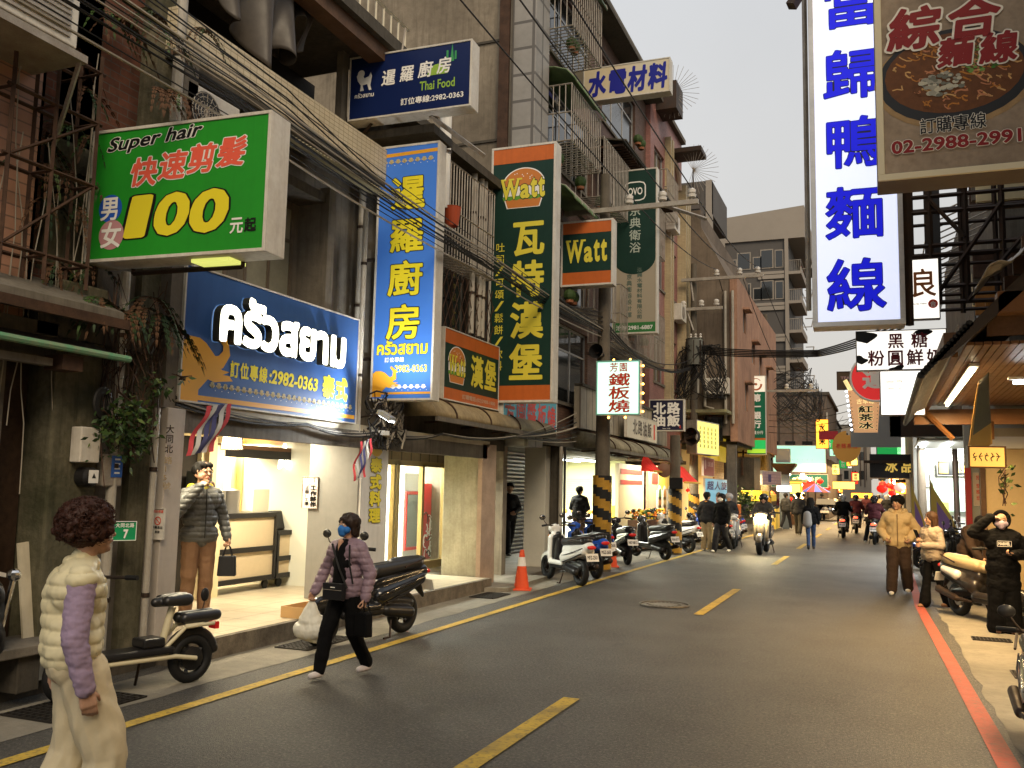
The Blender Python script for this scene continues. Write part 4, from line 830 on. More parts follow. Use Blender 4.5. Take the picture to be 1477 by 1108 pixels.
# green hair salon sign
o, t = sign_box('salon_sign', 'big green hair salon box sign with red characters and yellow 100', 1.93, 1.26, .3, (-6.42, 5.82, 3.60), R_(4), GRN, fr=.03)
write(t, 'Super hair', .16, 1.0, 1.18, 1.17, INK, bold=.025, shear=.35, out=WHT, ow=.035, tilt=.06)
for i, c in enumerate('快速剪髮'): write(t, c, .44+.31*i, .68+.035*i, .74+.31*i, .96+.035*i, K('coral vinyl', (.78, .12, .07), .45), bold=.028, shear=.16, out=WHT, ow=.03, cell=True)
for i, c in enumerate('100'): write(t, c, (.42, .72, 1.1)[i], .2, (.66, 1.09, 1.5)[i], .6, YEL, bold=.04, shear=.2, out=INK, ow=.025)
disc(t, .26, .5, .13, K('blue vinyl', (.02, .1, .5), .45), .004); write(t, '男', .15, .38, .37, .62, WHT, .008, cell=True, bold=.02)
disc(t, .29, .25, .14, K('pink grey vinyl', (.5, .25, .26), .45), .0045); write(t, '女', .17, .12, .41, .37, WHT, .008, cell=True)
write(t, '元', 1.56, .17, 1.7, .33, WHT, cell=True); write(t, '起', 1.71, .18, 1.83, .31, INK, cell=True, bold=.03)
o.scale = (.945,)*3; t.build('lettering', o, local=True)
b = MB()
for x in (.3, 1.5): b.bar((x, .3, -.05), (x, .3, 0), .02, STEEL)
b.bar((.3, .3, -.04), (1.5, .3, -.04), .02, STEEL); b.box(1.1, 1.5, .1, .35, -.03, 0, glow('greenish lit tray', (225, 230, 120), .5)); b.build('bracket', o, local=True)
# blue Thai eatery wall sign
o, t = sign_box('eatery_sign', 'wide blue Thai eatery wall sign with glowing letters and gold elephant', 3.22, 1.37, .14, (-6.28, 6.91, 2.49), PI/2, BLU, fr=.02)
el = [(0, .0), (.24, .0), (.24, .16), (.36, .3), (.36, .2), (.44, .12), (.5, .26), (.62, .3), (.82, .26), (.9, .36), (.8, .33), (.74, .4), (.9, .42), (.7, .5), (.66, .6), (.62, .72), (.5, .78), (.42, .85), (.45, .98), (.38, .95), (.35, .8), (.46, .7), (.52, .6), (.47, .54), (.36, .6), (.28, .68), (.1, .68), (.03, .62), (0, .5)]
el2 = [(.02, .02), (.27, .02), (.27, .14), (.4, .26), (.5, .24), (.62, .26), (.78, .28), (.72, .33), (.62, .33), (.72, .37), (.6, .38), (.55, .42), (.5, .5), (.35, .62), (.25, .66), (.1, .66), (.02, .6)]
t.poly([(u, -.005, v) for u, v in el2], ELE); stroke(t, [(.45, .42), (.58, .46), (.66, .56), (.64, .66), (.54, .72), (.5, .8), (.54, .9)], [.16, .14, .12, .1, .08, .07, .05], ELE, .0052)
stroke(t, [(.1, .06), (3.18, .09)], .05, ELE, .0048); fringe(t, .42, 3.15, .18, .1, K('pale gold line', (.55, .45, .22), .5), WHT)
row(t, '訂位專線', .72, .32, 1.36, .5, YEL, bold=.03); write(t, ':2982-0363', 1.38, .33, 2.32, .49, YEL, bold=.035, shear=.1); row(t, '泰式', 2.42, .27, 3.0, .56, YEL, bold=.05)
t.build('lettering', o, local=True)
vs, fs = glyphs('ครัวสยาม', .045); a0 = min(p[0] for p in vs); a1 = max(p[0] for p in vs); sx = 2.35/(a1-a0)
GLW = glow('glowing letter face', (255, 252, 225), 2.6)
def letters3d(m_face, m_side, u0, v0, sx, sz, d):
    from collections import Counter
    front = [V((u0+(x-a0)*sx, -d, v0+z*sz)) for x, z in vs]; b1 = MB(); b1.add(front, fs, m_face)
    ec = Counter(); key = {}
    def rk(i): return (round(vs[i][0], 4), round(vs[i][1], 4))
    for f in fs:
        for i in range(len(f)):
            e = (rk(f[i]), rk(f[(i+1) % len(f)])); ek = tuple(sorted(e)); ec[ek] += 1; key[ek] = (f[i], f[(i+1) % len(f)])
    b2 = MB()
    for ek, c in ec.items():
        if c == 1:
            i, j = key[ek]; p, q = front[i], front[j]; b2.poly([p, q, q+V((0, d-.01, 0)), p+V((0, d-.01, 0))], m_side)
    return b1, b2
f1, f2 = letters3d(GLW, K('letter return', (.04, .04, .03), .5), .42, .68, sx, .62, .1)
f1.build('glowing_letters', o, local=True); f2.build('letter_sides', o, local=True)
# tall blue vertical sign
o, t = sign_box('eatery_vertical_sign', 'tall blue vertical eatery sign with yellow outlined characters', .93, 3.56, .22, (-6.42, 10.7, 2.85), R_(2), K('lit blue sign sheet', (.045, .15, .48), .5, emit=.16), fr=.03)
for i, c in enumerate('暹羅廚房'):
    z1 = 3.12-.6*i; write(t, c, .2, z1-.5, .74, z1, YEL, cell=True, bold=.022, out=INK, ow=.022)
stroke(t, [(.03, 3.42), (.9, 3.44)], .05, ELE); fringe(t, .05, .9, 3.3, .1, K('pale gold line', (.55, .45, .22), .5), WHT)
write(t, 'ครัวสยาม', .08, .62, .84, .82, YEL, bold=.03, out=INK, ow=.02); row(t, '訂位專線', .2, .52, .5, .59, WHT, bold=.02); write(t, '2982-0363', .36, .38, .84, .48, YEL, bold=.02)
t.poly([(u*.55+.02, -.005, v*.55+.04) for u, v in el2], ELE); stroke(t, [(.27, .27), (.36, .31), (.36, .4), (.3, .46)], [.08, .07, .05, .03], ELE, .0052); stroke(t, [(.1, .1), (.9, .1)], .03, ELE, .0048); fringe(t, .3, .9, .16, .09, WHT, WHT)
t.build('lettering', o, local=True); b = MB()
for z in (.6, 2.0, 3.2): b.bar((-.35, .15, z), (0, .15, z), .02, STEEL)
b.build('bracket', o, local=True)
b = MB(); p = at(557, 600, 'y', 10.2); b.obox(p, (.11, .07, .03), K('floodlight body', (.3, .3, .28), .4), Euler((0, .5, 0)).to_matrix()); b.obox(p+V((.01, -.0, -.035)), (.09, .06, .008), glow('floodlight face', (240, 250, 255), 14), Euler((0, .5, 0)).to_matrix()); b.tube([p, p+V((-.25, .1, .02)), (-6.4, 10.4, p.z)], .012, STEEL, 6)
solo(b, 'floodlight', 'small lit floodlight on an arm beside the blue eatery signs', 'lamp')
spl = bpy.data.lights.new('floodlight_beam', 'SPOT'); spl.energy = 60; spl.color = (.92, .97, 1); spl.spot_size = R_(120); spl.spot_blend = .6; spl.shadow_soft_size = .06
spo = bpy.data.objects.new('floodlight_beam', spl); COL.objects.link(spo); spo.location = (-5.85, 10.0, 2.62); spo.rotation_euler = (V((-5.85, 10.0, 2.62))-V((-6.28, 8.9, 2.95))).to_track_quat('Z', 'Y').to_euler()
spl2 = bpy.data.lights.new('floodlight_beam', 'SPOT'); spl2.energy = 70; spl2.color = (.92, .97, 1); spl2.spot_size = R_(110); spl2.spot_blend = .8; spl2.shadow_soft_size = .06
spo2 = bpy.data.objects.new('floodlight_beam', spl2); COL.objects.link(spo2); spo2.location = (-5.75, 9.9, 2.75); spo2.rotation_euler = (V((-5.75, 9.9, 2.75))-V((-5.85, 10.7, 4.3))).to_track_quat('Z', 'Y').to_euler()
# navy Thai food sign
o, t = sign_box('food_sign', 'navy blue horizontal Thai food box sign high on the house', 1.86, .93, .26, (-6.8, 10.45, 6.74), R_(2), BLUD, fr=.025)
LG = K('lime green vinyl', (.28, .45, .06), .45); LIO = [(.14, .53), (.12, .6), (.16, .66), (.21, .64), (.24, .56), (.31, .58), (.34, .64), (.36, .58), (.34, .45), (.36, .38), (.32, .38), (.29, .47), (.22, .46), (.24, .38), (.18, .38), (.19, .46)]
t.poly([(u, -.005, v+.04) for u, v in LIO], WHT); disc(t, .19, .67, .055, WHT, .0055, n=12); write(t, 'ครัวสยาม', .1, .32, .4, .39, WHT, bold=.02)
disc(t, 1.36, .5, .15, LG, .0046, a0=0, a1=PI); stroke(t, [(1.5, .68), (1.5, .82)], .03, K('green line', (.05, .3, .1), .5)); stroke(t, [(1.57, .66), (1.57, .9)], [.06, .005], K('green line', (.05, .3, .1), .5)); stroke(t, [(1.62, .68), (1.62, .8)], .03, K('green line', (.05, .3, .1), .5))
for i, c in enumerate('暹羅廚房'): write(t, c, .5+.28*i, .44+.02*i, .72+.28*i, .68+.02*i, WHT, cell=True, bold=.02, shear=.1)
write(t, 'Thai Food', 1.1, .3, 1.62, .43, LG, bold=.02); write(t, '訂位專線:2982-0363', .82, .13, 1.75, .23, WHT, bold=.02)
t.build('lettering', o, local=True); b = MB(); b.box(-.2, 1.2, .26, .9, -.18, -.06, CONCD); b.bar((.3, .15, 0), (-.1, .3, -.25), .02, STEEL); b.bar((1.2, .15, 0), (1.7, .9, -.35), .03, IRON); b.bar((.75, .1, .93), (.8, .1, 1.3), .012, IRON); b.build('bracket', o, local=True)
# burger shop signs
WATY = K('mustard lettering', (.70, .60, .06), .45); BUN = K('bun brown', (.55, .19, .04), .5); LET = K('lettuce green', (.12, .3, .04), .5); PAT = K('patty brown', (.12, .04, .02), .5)
def burger(t, u, v, s):
    for r, m, l in ((1.06, WHT, .004), (1.0, BUN, .0046)):
        disc(t, u, v+.1*s, .5*s*r, m, l, .8, 0, PI); t.poly([(u-.45*s*r, -l, v-.2*s), (u+.45*s*r, -l, v-.2*s), (u+.38*s*r, -l, v-.2*s-.22*s*r), (u-.38*s*r, -l, v-.2*s-.22*s*r)], m)
    rect(t, u-.5*s, v-.14*s, u+.5*s, v+.08*s, WHT, .005); stroke(t, [(u-.5*s+k*s/12, v-.2*s+.03*s*(k % 2)) for k in range(13)], .09*s, LET, .0054)
    rnd = random.Random(1)
    for k in range(10): disc(t, u+rnd.uniform(-.3, .3)*s, v+rnd.uniform(.25, .4)*s, .014*s, WHT, .0056, n=6)
def watt(t, u0, v0, u1, v1, lift=.009):
    w = u1-u0; xs = (0, .43, .66, .83, 1.0)
    for i, c in enumerate('Watt'): write(t, c, u0+w*xs[i], v0, u0+w*(xs[i+1]-.02), v1 if i != 1 else v0+(v1-v0)*.72, WATY, lift, bold=.035, out=DGRN, ow=.03)
    for x in (.02, .2, .38): rect(t, u0+w*(x-.03), v1-.035*(v1-v0), u0+w*(x+.09), v1+.05*(v1-v0), WATY, lift+.001)
o, t = sign_box('burger_vertical_sign', 'tall dark green burger sign with yellow characters and orange ends', 1.24, 4.68, .3, (-6.5, 14.8, 3.2), R_(1), DGRN, fr=.04)
rect(t, .04, .04, 1.2, .3, ORG); rect(t, .04, 4.36, 1.2, 4.64, ORG); burger(t, .63, 3.85, .78); watt(t, .2, 3.68, 1.06, 4.05)
for i, c in enumerate('瓦特漢堡'): write(t, c, .42, 2.62-.75*i, 1.06, 3.3-.75*i, WATY, cell=True, bold=.028)
for i, c in enumerate('吐司/可頌/鬆餅/飲料'): write(t, c, .12, 2.72-.215*i, .3, 2.9-.215*i, WATY, cell=(c != '/'), bold=.005, **({} if c != '/' else {}))
t.build('lettering', o, local=True); b = MB()
for z in (1, 2.6, 4.2): b.bar((-.35, .15, z), (0, .15, z), .02, STEEL)
b.build('bracket', o, local=True)
o, t = sign_box('burger_wall_sign', 'orange and green burger wall sign with burger picture at its left', 2.2, 1.14, .1, (-6.25, 12.56, 3.05), PI/2, DGRN, fr=.02)
rect(t, .02, .02, 2.18, .2, ORG); rect(t, .02, .9, 2.18, 1.12, ORG); burger(t, .48, .56, .62); watt(t, .18, .42, .8, .72); row(t, '漢堡', .98, .3, 2.1, .85, WATY, bold=.03); write(t, '訂購電話:(02)2988-1800', .7, .06, 2.05, .15, K('dull text', (.5, .35, .25), .5)); t.build('lettering', o, local=True)
o, t = sign_box('burger_box_sign', 'small square burger box sign with one yellow word, orange ends', 1.15, 1.42, .3, (-6.28, 18.1, 5.98), R_(1), DGRN, fr=.04)
rect(t, .04, .04, 1.11, .3, ORG); rect(t, .04, 1.14, 1.11, 1.38, ORG); watt(t, .12, .5, 1.04, .98); t.build('lettering', o, local=True)
# teal griddle sign behind awning, facade
o, t = sign_box('griddle_wall_sign', 'teal wall sign with pinkish red characters above curved rusty awning', 2.9, .75, .08, (-6.2, 14.85, 2.72), PI/2, K('teal sign sheet', (.07, .25, .31), .45, var=.15, emit=.12), fr=.02)
row(t, '芳園醬板燒', .05, .12, 2.85, .66, K('pale red characters', (.62, .06, .05), .5), bold=.02); t.build('lettering', o, local=True)
# bathroom sign
o, t = sign_box('bathroom_sign', 'tall dark green and beige bathroom sign behind utility pole arm', 1.12, 4.15, .25, (-6.1, 21.5, 5.5), R_(1), K('beige sign sheet', (.36, .31, .23), .5), fr=.035)
t.poly([(.035, -.004, 4.11), (.035, -.004, 1.9)]+[(.56-.525*math.cos(PI*k/16), -.004, 1.9-.42*math.sin(PI*k/16)) for k in range(1, 16)]+[(1.085, -.004, 1.9), (1.085, -.004, 4.11)], DGRN)
for k in range(1): stroke(t, [(.3, 3.45), (.34, 3.38), (.44, 3.35), (.68, 3.35), (.78, 3.38), (.82, 3.45), (.82, 3.72), (.78, 3.79), (.68, 3.82), (.44, 3.82), (.34, 3.79), (.3, 3.72), (.3, 3.45)], .03, WHT)
write(t, 'OVO', .38, 3.49, .75, 3.68, WHT, bold=.02); column(t, '京典衛浴', .42, 2.0, .72, 3.25, K('pale sage', (.4, .45, .38), .5), bold=.01); column(t, '京典衛浴設計館', .36, .4, .5, 1.5, K('grey green text', (.1, .14, .11), .5)); column(t, '泓興水電材料有限公司', .62, .35, .76, 1.65, K('grey green text', (.1, .14, .11), .5)); rect(t, .035, .04, 1.085, .28, K('leaf green band', (.04, .18, .05), .5)); write(t, '洽詢:2981-6887', .1, .09, 1.02, .22, WHT, bold=.02); t.build('lettering', o, local=True)
# plumbing sign
o, t = sign_box('plumbing_sign', 'white plumbing supply box sign yellowed at its left end, blue characters', 2.15, .85, .3, (-6.6, 20.5, 11.12), R_(1), K('yellowing sign sheet', (.62, .57, .45), .5, var=.3, scale=.8, dark=(.6, .38, .08)), fr=.03)
row(t, '水電材料', .08, .1, 2.08, .75, K('deep blue brush characters', (.015, .02, .26), .5), bold=.045, shear=.08, tilt=.0); t.build('lettering', o, local=True)
# lit griddle sign with bulbs
o, t = sign_box('griddle_lit_sign', 'lit pale mint griddle sign with red characters and warm bulbs', .93, 1.14, .22, (-5.50, 18.22, 3.24), R_(2), glow('lit mint sheet', (205, 250, 232), .56), fr=.03, frame_mat=K('mint rim', (.2, .5, .42), .4))
RDB = K('red brush characters', (.55, .05, .02), .6)
row(t, '芳園', .28, .9, .68, 1.1, RDB, bold=.015)
for i, c in enumerate('鐵板燒'): write(t, c, .25, .6-.275*i, .72, .88-.275*i, RDB, cell=True, bold=.02, shear=.08)
t.build('lettering', o, local=True); b = MB()
for k in range(6): b.ball((.97, .1, .08+.19*k), .026, glow('warm bulb', (255, 175, 80), 6), 8)
for k in (.25, .6): b.ball((k, .1, -.04), .026, glow('warm bulb', (255, 175, 80), 6), 8); b.ball((k+.1, .1, 1.17), .022, glow('warm bulb', (255, 175, 80), 6), 8)
b.build('bulbs', o, local=True)
# oil rice signs
o, t = sign_box('rice_sign', 'navy square sign with white north road oil rice characters', 1.02, .92, .22, (-6.24, 26, 3.4), R_(1), K('ink navy', (.02, .02, .045), .4), fr=.03)
row(t, '北路', .1, .48, .92, .84, WHT, bold=.035); row(t, '油飯', .1, .13, .92, .48, WHT, bold=.035); write(t, '飯', .88, .08, .93, .18, REDV, cell=True); write(t, 'Since 1978', .4, .06, .62, .09, WHT); t.build('lettering', o, local=True)
o, t = sign_box('rice_wall_sign', 'white wall sign with thin grey characters under the navy square sign', 3.3, .62, .06, (-5.9, 22.2, 3.02), PI/2, K('warm white sheet', (.62, .57, .47), .5), fr=.02)
row(t, '北路油飯', .6, .1, 2.7, .52, K('thin grey characters', (.12, .1, .08), .5)); stroke(t, [(3.0, .08), (3.0, .5)], .15, REDV); t.build('lettering', o, local=True)
# yellow box sign, yellow panels, maroon, poster
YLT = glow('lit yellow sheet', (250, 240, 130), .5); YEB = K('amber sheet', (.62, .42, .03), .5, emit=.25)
o, t = sign_box('menu_box_sign', 'lit pale yellow menu box sign jutting out near lanterns', 2.0, 1.05, .35, (-5.3, 28.4, 2.85), R_(80), YLT, fr=.03, case=CONC)
for k in range(5): column(t, '油飯米糕滷肉'[:5], .2+.35*k, .2, .35+.35*k, .9, K('olive text', (.25, .2, .03), .5))
t.build('lettering', o, local=True)
for i, (yy, l) in enumerate(((30.8, 'nearer'), (32.6, 'farther'))):
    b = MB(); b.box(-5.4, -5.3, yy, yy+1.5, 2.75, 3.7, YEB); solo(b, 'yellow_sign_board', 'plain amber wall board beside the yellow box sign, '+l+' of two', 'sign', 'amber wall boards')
o, t = sign_box('maroon_sign', 'maroon wall board over the sky blue portrait poster', 2.0, .62, .06, (-5.3, 29.5, 2.18), PI/2, K('maroon sheet', (.25, .03, .05), .5), fr=.02); disc(t, .35, .38, .16, K('dull pink', (.5, .3, .3), .5)); row(t, '北路油飯', .7, .32, 1.8, .5, K('dull pink', (.5, .3, .3), .5)); t.build('lettering', o, local=True)
b = MB(); b.box(-5.36, -5.3, 31.6, 33.6, 2.1, 2.75, K('orange lattice sheet', (.55, .25, .03), .5, tile=(.12, .08, (.3, .1, .02), 0, .3))); solo(b, 'orange_sign_board', 'orange lattice printed board beside the maroon one', 'sign')
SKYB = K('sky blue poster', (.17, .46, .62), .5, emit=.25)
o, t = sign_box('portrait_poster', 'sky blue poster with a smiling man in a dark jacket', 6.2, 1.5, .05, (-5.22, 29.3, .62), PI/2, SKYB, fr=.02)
row(t, '超人旋風', .3, 1.12, 5.8, 1.42, K('navy poster text', (.01, .02, .15), .5), bold=.03, shear=.2); SKIN0 = K('poster skin', (.55, .3, .2), .6)
disc(t, 2.6, .82, .55, SKIN0, .005, .36); disc(t, 2.6, .9, .58, INK, .0054, .26, 0, PI); t.poly([(.7, -.005, .0), (1.1, -.005, .5), (1.9, -.005, .62), (3.3, -.005, .62), (4.1, -.005, .5), (4.5, -.005, 0)], INK); t.poly([(2.2, -.0056, .62), (3.0, -.0056, .62), (2.6, -.0056, .3)], WHT); row(t, '快又省', 4.2, .62, 5.8, .8, WHT); t.poly([(4.2, -.005, .95), (5.2, -.005, 1.05), (4.8, -.005, .85)], LG); t.build('lettering', o, local=True)
# bank sign
BKG = K('bank green', (.008, .12, .06), .4, emit=.05)
o, t = sign_box('bank_sign', 'tall green bank sign with white top and orange ring emblem', .72, 3.05, .25, (-4.8, 36, 3.12), R_(1), BKG, fr=.02)
rect(t, .02, 2.42, .7, 3.03, K('lit cream', (.8, .76, .62), .5, emit=.3)); t.build('lettering', o, local=True); t = MB()
stroke(t, [(.36+.2*math.cos(a*.3+.6), 2.72+.22*math.sin(a*.3+.6)) for a in range(20)], [.02+.003*a for a in range(20)], ORG, .007); t.poly([(.36, -.007, 2.66), (.42, -.007, 2.72), (.36, -.007, 2.78), (.3, -.007, 2.72)], ORG)
column(t, '第一銀行', .22, 1.0, .54, 2.36, WHT, bold=.04); row(t, '三重分行', .12, .78, .62, .92, WHT); rect(t, .02, .56, .7, .64, ORG, .006); rect(t, .02, .22, .7, .56, K('lit green', (.02, .45, .1), .5, emit=.3), .006); rect(t, .02, .06, .7, .22, K('lit lime', (.4, .7, .05), .5, emit=.3), .006); t.build('emblem', o, local=True)
b = MB()
for z in (3.2, 4.2, 5.2, 6.1): b.bar((-5.2, 36.1, z), (-4.8, 36.1, z), .03, STEEL)
for x in (-5.2, -4.95): b.bar((x, 36.1, 3), (x, 36.1, 6.3), .03, RUST)
solo(b, 'sign_bracket', 'dark steel ladder bracket holding the tall green bank sign', 'bracket')
# clinic sign, platform, far boards
o, t = sign_box('clinic_sign', 'wide pale mint lit board of the clinic across the street end', 3.2, 1.7, .4, (-6.4, 60, 2.95), R_(3), glow('lit pale mint board', (165, 232, 205), .5), fr=.04)
row(t, '. . . . . . .', .6, .75, 2.5, .95, K('teal text', (.05, .3, .25), .5)); t.build('lettering', o, local=True)
o, t = sign_box('clinic_band', 'dark green clinic name band under the pale mint board', 3.4, .85, .3, (-6.5, 59.9, 2.0), R_(3), K('clinic green', (.015, .12, .08), .5, emit=.2), fr=.03); row(t, '良新診所', 1.4, .2, 3.0, .7, K('pale gold', (.7, .62, .35), .5, emit=.3)); t.build('lettering', o, local=True)
o = thing('ad_column', 'blue grey platform column with a box on top by the clinic', 'kiosk', (-4.35, 45, 0)); b = MB(); b.box(-4.5, -4.05, 44.8, 45.2, 0, 2.7, K('blue grey paint', (.13, .16, .2), .5)); b.build('column', o); b = MB(); b.lathe([(.25, 2.5), (.75, 2.95), (.78, 3.05), (.001, 3.06)], (-4.28, 45, 0), (0, 0, 1), STEEL, 4); b.build('platform', o); b = MB(); b.box(-4.65, -4.0, 44.8, 45.2, 3.1, 3.75, K('grey box', (.3, .3, .29), .5)); b.build('box', o, bevel=.02); b = MB(); b.box(-4.6, -3.95, 44.7, 44.78, 1.75, 2.0, glow('small lit board', (235, 240, 255), 2)); b.build('lit_board', o)
o, t = sign_box('price_board', 'small pinkish grid board hanging over the street stalls', 2.6, .55, .08, (-4.3, 36.5, 1.98), R_(80), K('pink grid', (.45, .32, .36), .5, tile=(.18, .12, (.2, .12, .2), 0, .2)), fr=.02); rect(t, .8, .12, 1.2, .42, K('navy poster text', (.01, .02, .15), .5)); t.build('lettering', o, local=True)
b = MB(); b.box(-5.2, -4.6, 44, 46, .0, 1.0, K('yellow stall', (.6, .4, .06), .5, emit=.3)); b.box(-5.3, -4.5, 38, 40.5, 1.55, 1.75, YEB); b.box(-5.3, -4.5, 41, 43.5, 1.3, 1.6, YEB); solo(b, 'market_stall', 'amber lit stall with hanging boards beyond the poster', 'stall')
# red cloth canopies and lanterns left
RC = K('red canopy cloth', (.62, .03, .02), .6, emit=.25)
def canopy(name, label, c, w, h):
    b = MB()
    for k in range(8): a0 = PI*k/8; a1 = PI*(k+1)/8; b.poly([(c[0], c[1]-w*math.cos(a0), c[2]+h*math.sin(a0)), (c[0], c[1]-w*math.cos(a1), c[2]+h*math.sin(a1)), (c[0]+.35, c[1]-w*math.cos(a1), c[2]), (c[0]+.35, c[1]-w*math.cos(a0), c[2])], RC)
    b.tube([(c[0]+.36, c[1]-w, c[2]), (c[0]+.36, c[1]+w, c[2])], .03, K('gold fringe', (.7, .45, .08), .5), 6); return solo(b, name, label, 'canopy', 'red scalloped canopies')
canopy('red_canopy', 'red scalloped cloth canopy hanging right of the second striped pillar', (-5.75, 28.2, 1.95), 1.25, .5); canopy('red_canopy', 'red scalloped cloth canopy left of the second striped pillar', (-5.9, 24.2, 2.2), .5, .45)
def lantern(c, r, label, col=(235, 40, 25), e=.9):
    o = thing('paper_lantern', label, 'lantern', c, 0, 'red paper lanterns'); b = MB(); b.lathe([(r*math.sin(PI*k/10)+.01, -r*.85*math.cos(PI*k/10)) for k in range(11)], (0, 0, 0), (0, 0, 1), glow('lantern red %d' % col[1], col, e), 14); b.build('shade', o, local=True, smooth=True)
    b = MB(); b.lathe([(r*.3, r*.82), (r*.3, r*.95)], (0, 0, 0), (0, 0, 1), K('gold fringe', (.7, .45, .08), .5), 10); b.lathe([(r*.28, -r*.95), (r*.28, -r*.82)], (0, 0, 0), (0, 0, 1), K('gold fringe', (.7, .45, .08), .5), 10); b.tube([(0, 0, -r*.9), (0, 0, -r*1.5)], .01, K('gold fringe', (.7, .45, .08), .5), 5); b.tube([(0, 0, r*.9), (0, 0, r*1.9)], .006, CABLE, 4); b.build('tassel', o, local=True); return o
def lan(px, py, Y, r, label, **k):
    r *= .8; k.setdefault('e', .45)
    p = at(px, py, 'y', Y); return lantern(tuple(p), r, label, **k)
lan(992, 707, 27, .07, 'tiny red lantern ball under the scalloped red canopy'); lan(1113, 713, 44, .2, 'orange red lantern beside the dark pole, left of the clinic', col=(235, 75, 30)); lan(1140, 720, 50, .16, 'red lantern over the walkers by the striped post')
lan(1272, 705, 33, .2, 'tilted red lantern leftmost over the right-hand market'); lan(1287, 712, 33.5, .15, 'small round red lantern between two larger ones over the market'); lan(1298, 703, 34, .22, 'pale glowing lantern rightmost over the market', col=(250, 190, 170)); lan(1136, 728, 56, .2, 'round red lantern behind the two dark walkers')
# drum speaker, megaphone
b = MB(); p = at(862, 508, 'y', 18.4); b.lathe([(.16, -.1), (.13, 0), (.05, .18), (.05, .28)], p, V((.1, 1, -.1)), BLKP, 18); b.box(p.x-.3, p.x, p.y+.1, p.y+.3, p.z-.02, p.z+.02, STEEL); solo(b, 'horn_speaker', 'black horn loudspeaker on the pole above the mint sign', 'loudspeaker')
b = MB(); p = at(1000, 630, 'y', 28); b.lathe([(.28, -.12), (.24, .05), (.1, .2)], p, V((.6, 1, 0)), STEEL, 18); b.tube([p, p+V((-.6, .3, -.2))], .05, STEEL, 6); solo(b, 'round_mirror', 'dark round dish fixed left of the yellow box sign', 'traffic mirror')
# ================================================================ right side of the street
def uvf(loc):
    loc = V(loc)
    return lambda px, py: ((lambda p: (p.x-loc.x, p.z-loc.z))(at(px, py, 'y', loc.y)))
BLUI = K('saturated blue characters', (.005, .008, .62), .5, emit=.35)
LITB = glow('lit blue white sheet', (215, 224, 255), .46)
o, t = sign_box('noodle_lit_sign', 'tall lit white sign with blue noodle characters over the street', .86, 4.3, .28, (-.61, 9.5, 3.39), R_(2), LITB, fr=.05, frame_mat=ALU)
f = uvf((-.61, 9.5, 3.39))
for c, y in zip('當歸鴨麵線', (0, 104, 203, 305, 410)):
    v = f(1240, y)[1]; write(t, c, .13, v-.28, .70, v+.28, BLUI, cell=True, bold=.016, out=K('dark letter edge', (.02, .02, .06), .5), ow=.012)
t.build('lettering', o, local=True)
b = MB(); b.bar((.9, .1, 0), (.9, .1, 4.3), .03, STEEL); b.bar((-.05, -.1, 3.55), (-.16, -.15, 3.35), .05, STEEL); b.bar((-.04, .14, .2), (-.04, .14, 4.3), .02, IRON); b.build('side_rail', o, local=True)
# noodle picture sign
NL = (.02, 6.6, 3.89); f = uvf(NL)
o, t = sign_box('noodle_picture_sign', 'big brown noodle bowl picture sign with phone number, upper right', 1.9, 2.2, .32, NL, R_(1), K('brown printed photo sheet', (.40, .31, .22), .6, var=.7, scale=2.2, dark=(.13, .095, .065), spec=.1), fr=.045, frame_mat=K('pale gold frame', (.7, .62, .42), .4), case=K('brown sign case', (.13, .1, .075), .6, var=.3))
cx, cz = f(1375, 108); BOWL = K('black bowl', (.02, .02, .02), .3); NOOD = K('noodle orange', (.55, .21, .03), .5, var=.5, scale=30); BROTH = K('broth', (.16, .055, .012), .5, var=.5, scale=20)
disc(t, cx, cz-.02, .5, K('bamboo mat', (.4, .26, .12), .6, var=.4, scale=20), .003, .7); disc(t, cx, cz, .475, BOWL, .0036, .7); disc(t, cx, cz+.02, .43, BROTH, .0042, .66)
rnd = random.Random(4)
def inb(r=.38):
    a, q = rnd.uniform(0, 2*PI), r*math.sqrt(rnd.random()); return cx+q*math.cos(a), cz+.02+q*.66*math.sin(a)
for k in range(120):
    u, v = inb(); a = rnd.uniform(0, 3); L = rnd.uniform(.04, .1)
    stroke(t, [(u+L*(q/5-.5)*math.cos(a)+.02*math.sin(q+k), v+.6*L*(q/5-.5)*math.sin(a)+.012*math.cos(q*1.3+k)) for q in range(6)], rnd.uniform(.006, .013), (NOOD, K('pale noodle', (.6, .34, .12), .4), K('shrimp', (.5, .2, .09), .5), BROTH)[k % 4], .0045+k*.00002)
for k in range(90):
    u, v = inb(.15); u += .16; v += .08; disc(t, u, v, rnd.uniform(.006, .016), (K('chopped green', (.05, .16, .02), .5), K('chopped light green', (.16, .3, .06), .5))[k % 2], .0072+k*.00002, .7, n=7)
for k in range(60):
    u, v = inb(.13); u -= .07; v -= .07; disc(t, u, v, rnd.uniform(.01, .028), (K('oyster grey', (.33, .31, .24), .4), K('oyster pale', (.5, .46, .34), .4), K('oyster dark', (.16, .16, .12), .4))[k % 3], .0092+k*.00002, .7, n=8)
DRED = K('dark red characters', (.24, .012, .012), .5); CRM = K('cream outline', (.80, .74, .62), .5)
for c, x, y, s in (('綜', 1315, 42, 74), ('合', 1400, 25, 74), ('麵', 1376, 75, 50), ('線', 1438, 68, 54)):
    a = f(x-s/2, y+s/2); d = f(x+s/2, y-s/2); write(t, c, a[0], a[1], d[0], d[1], DRED, .014, cell=True, bold=.035, shear=.12, out=CRM, ow=.045)
a = f(1326, 196); d = f(1424, 188); h_ = f(1326, 172)[1]; row(t, '訂購專線', a[0], a[1], d[0], h_, INK, gap=.01, lift=.014, bold=.012, out=CRM, ow=.035)
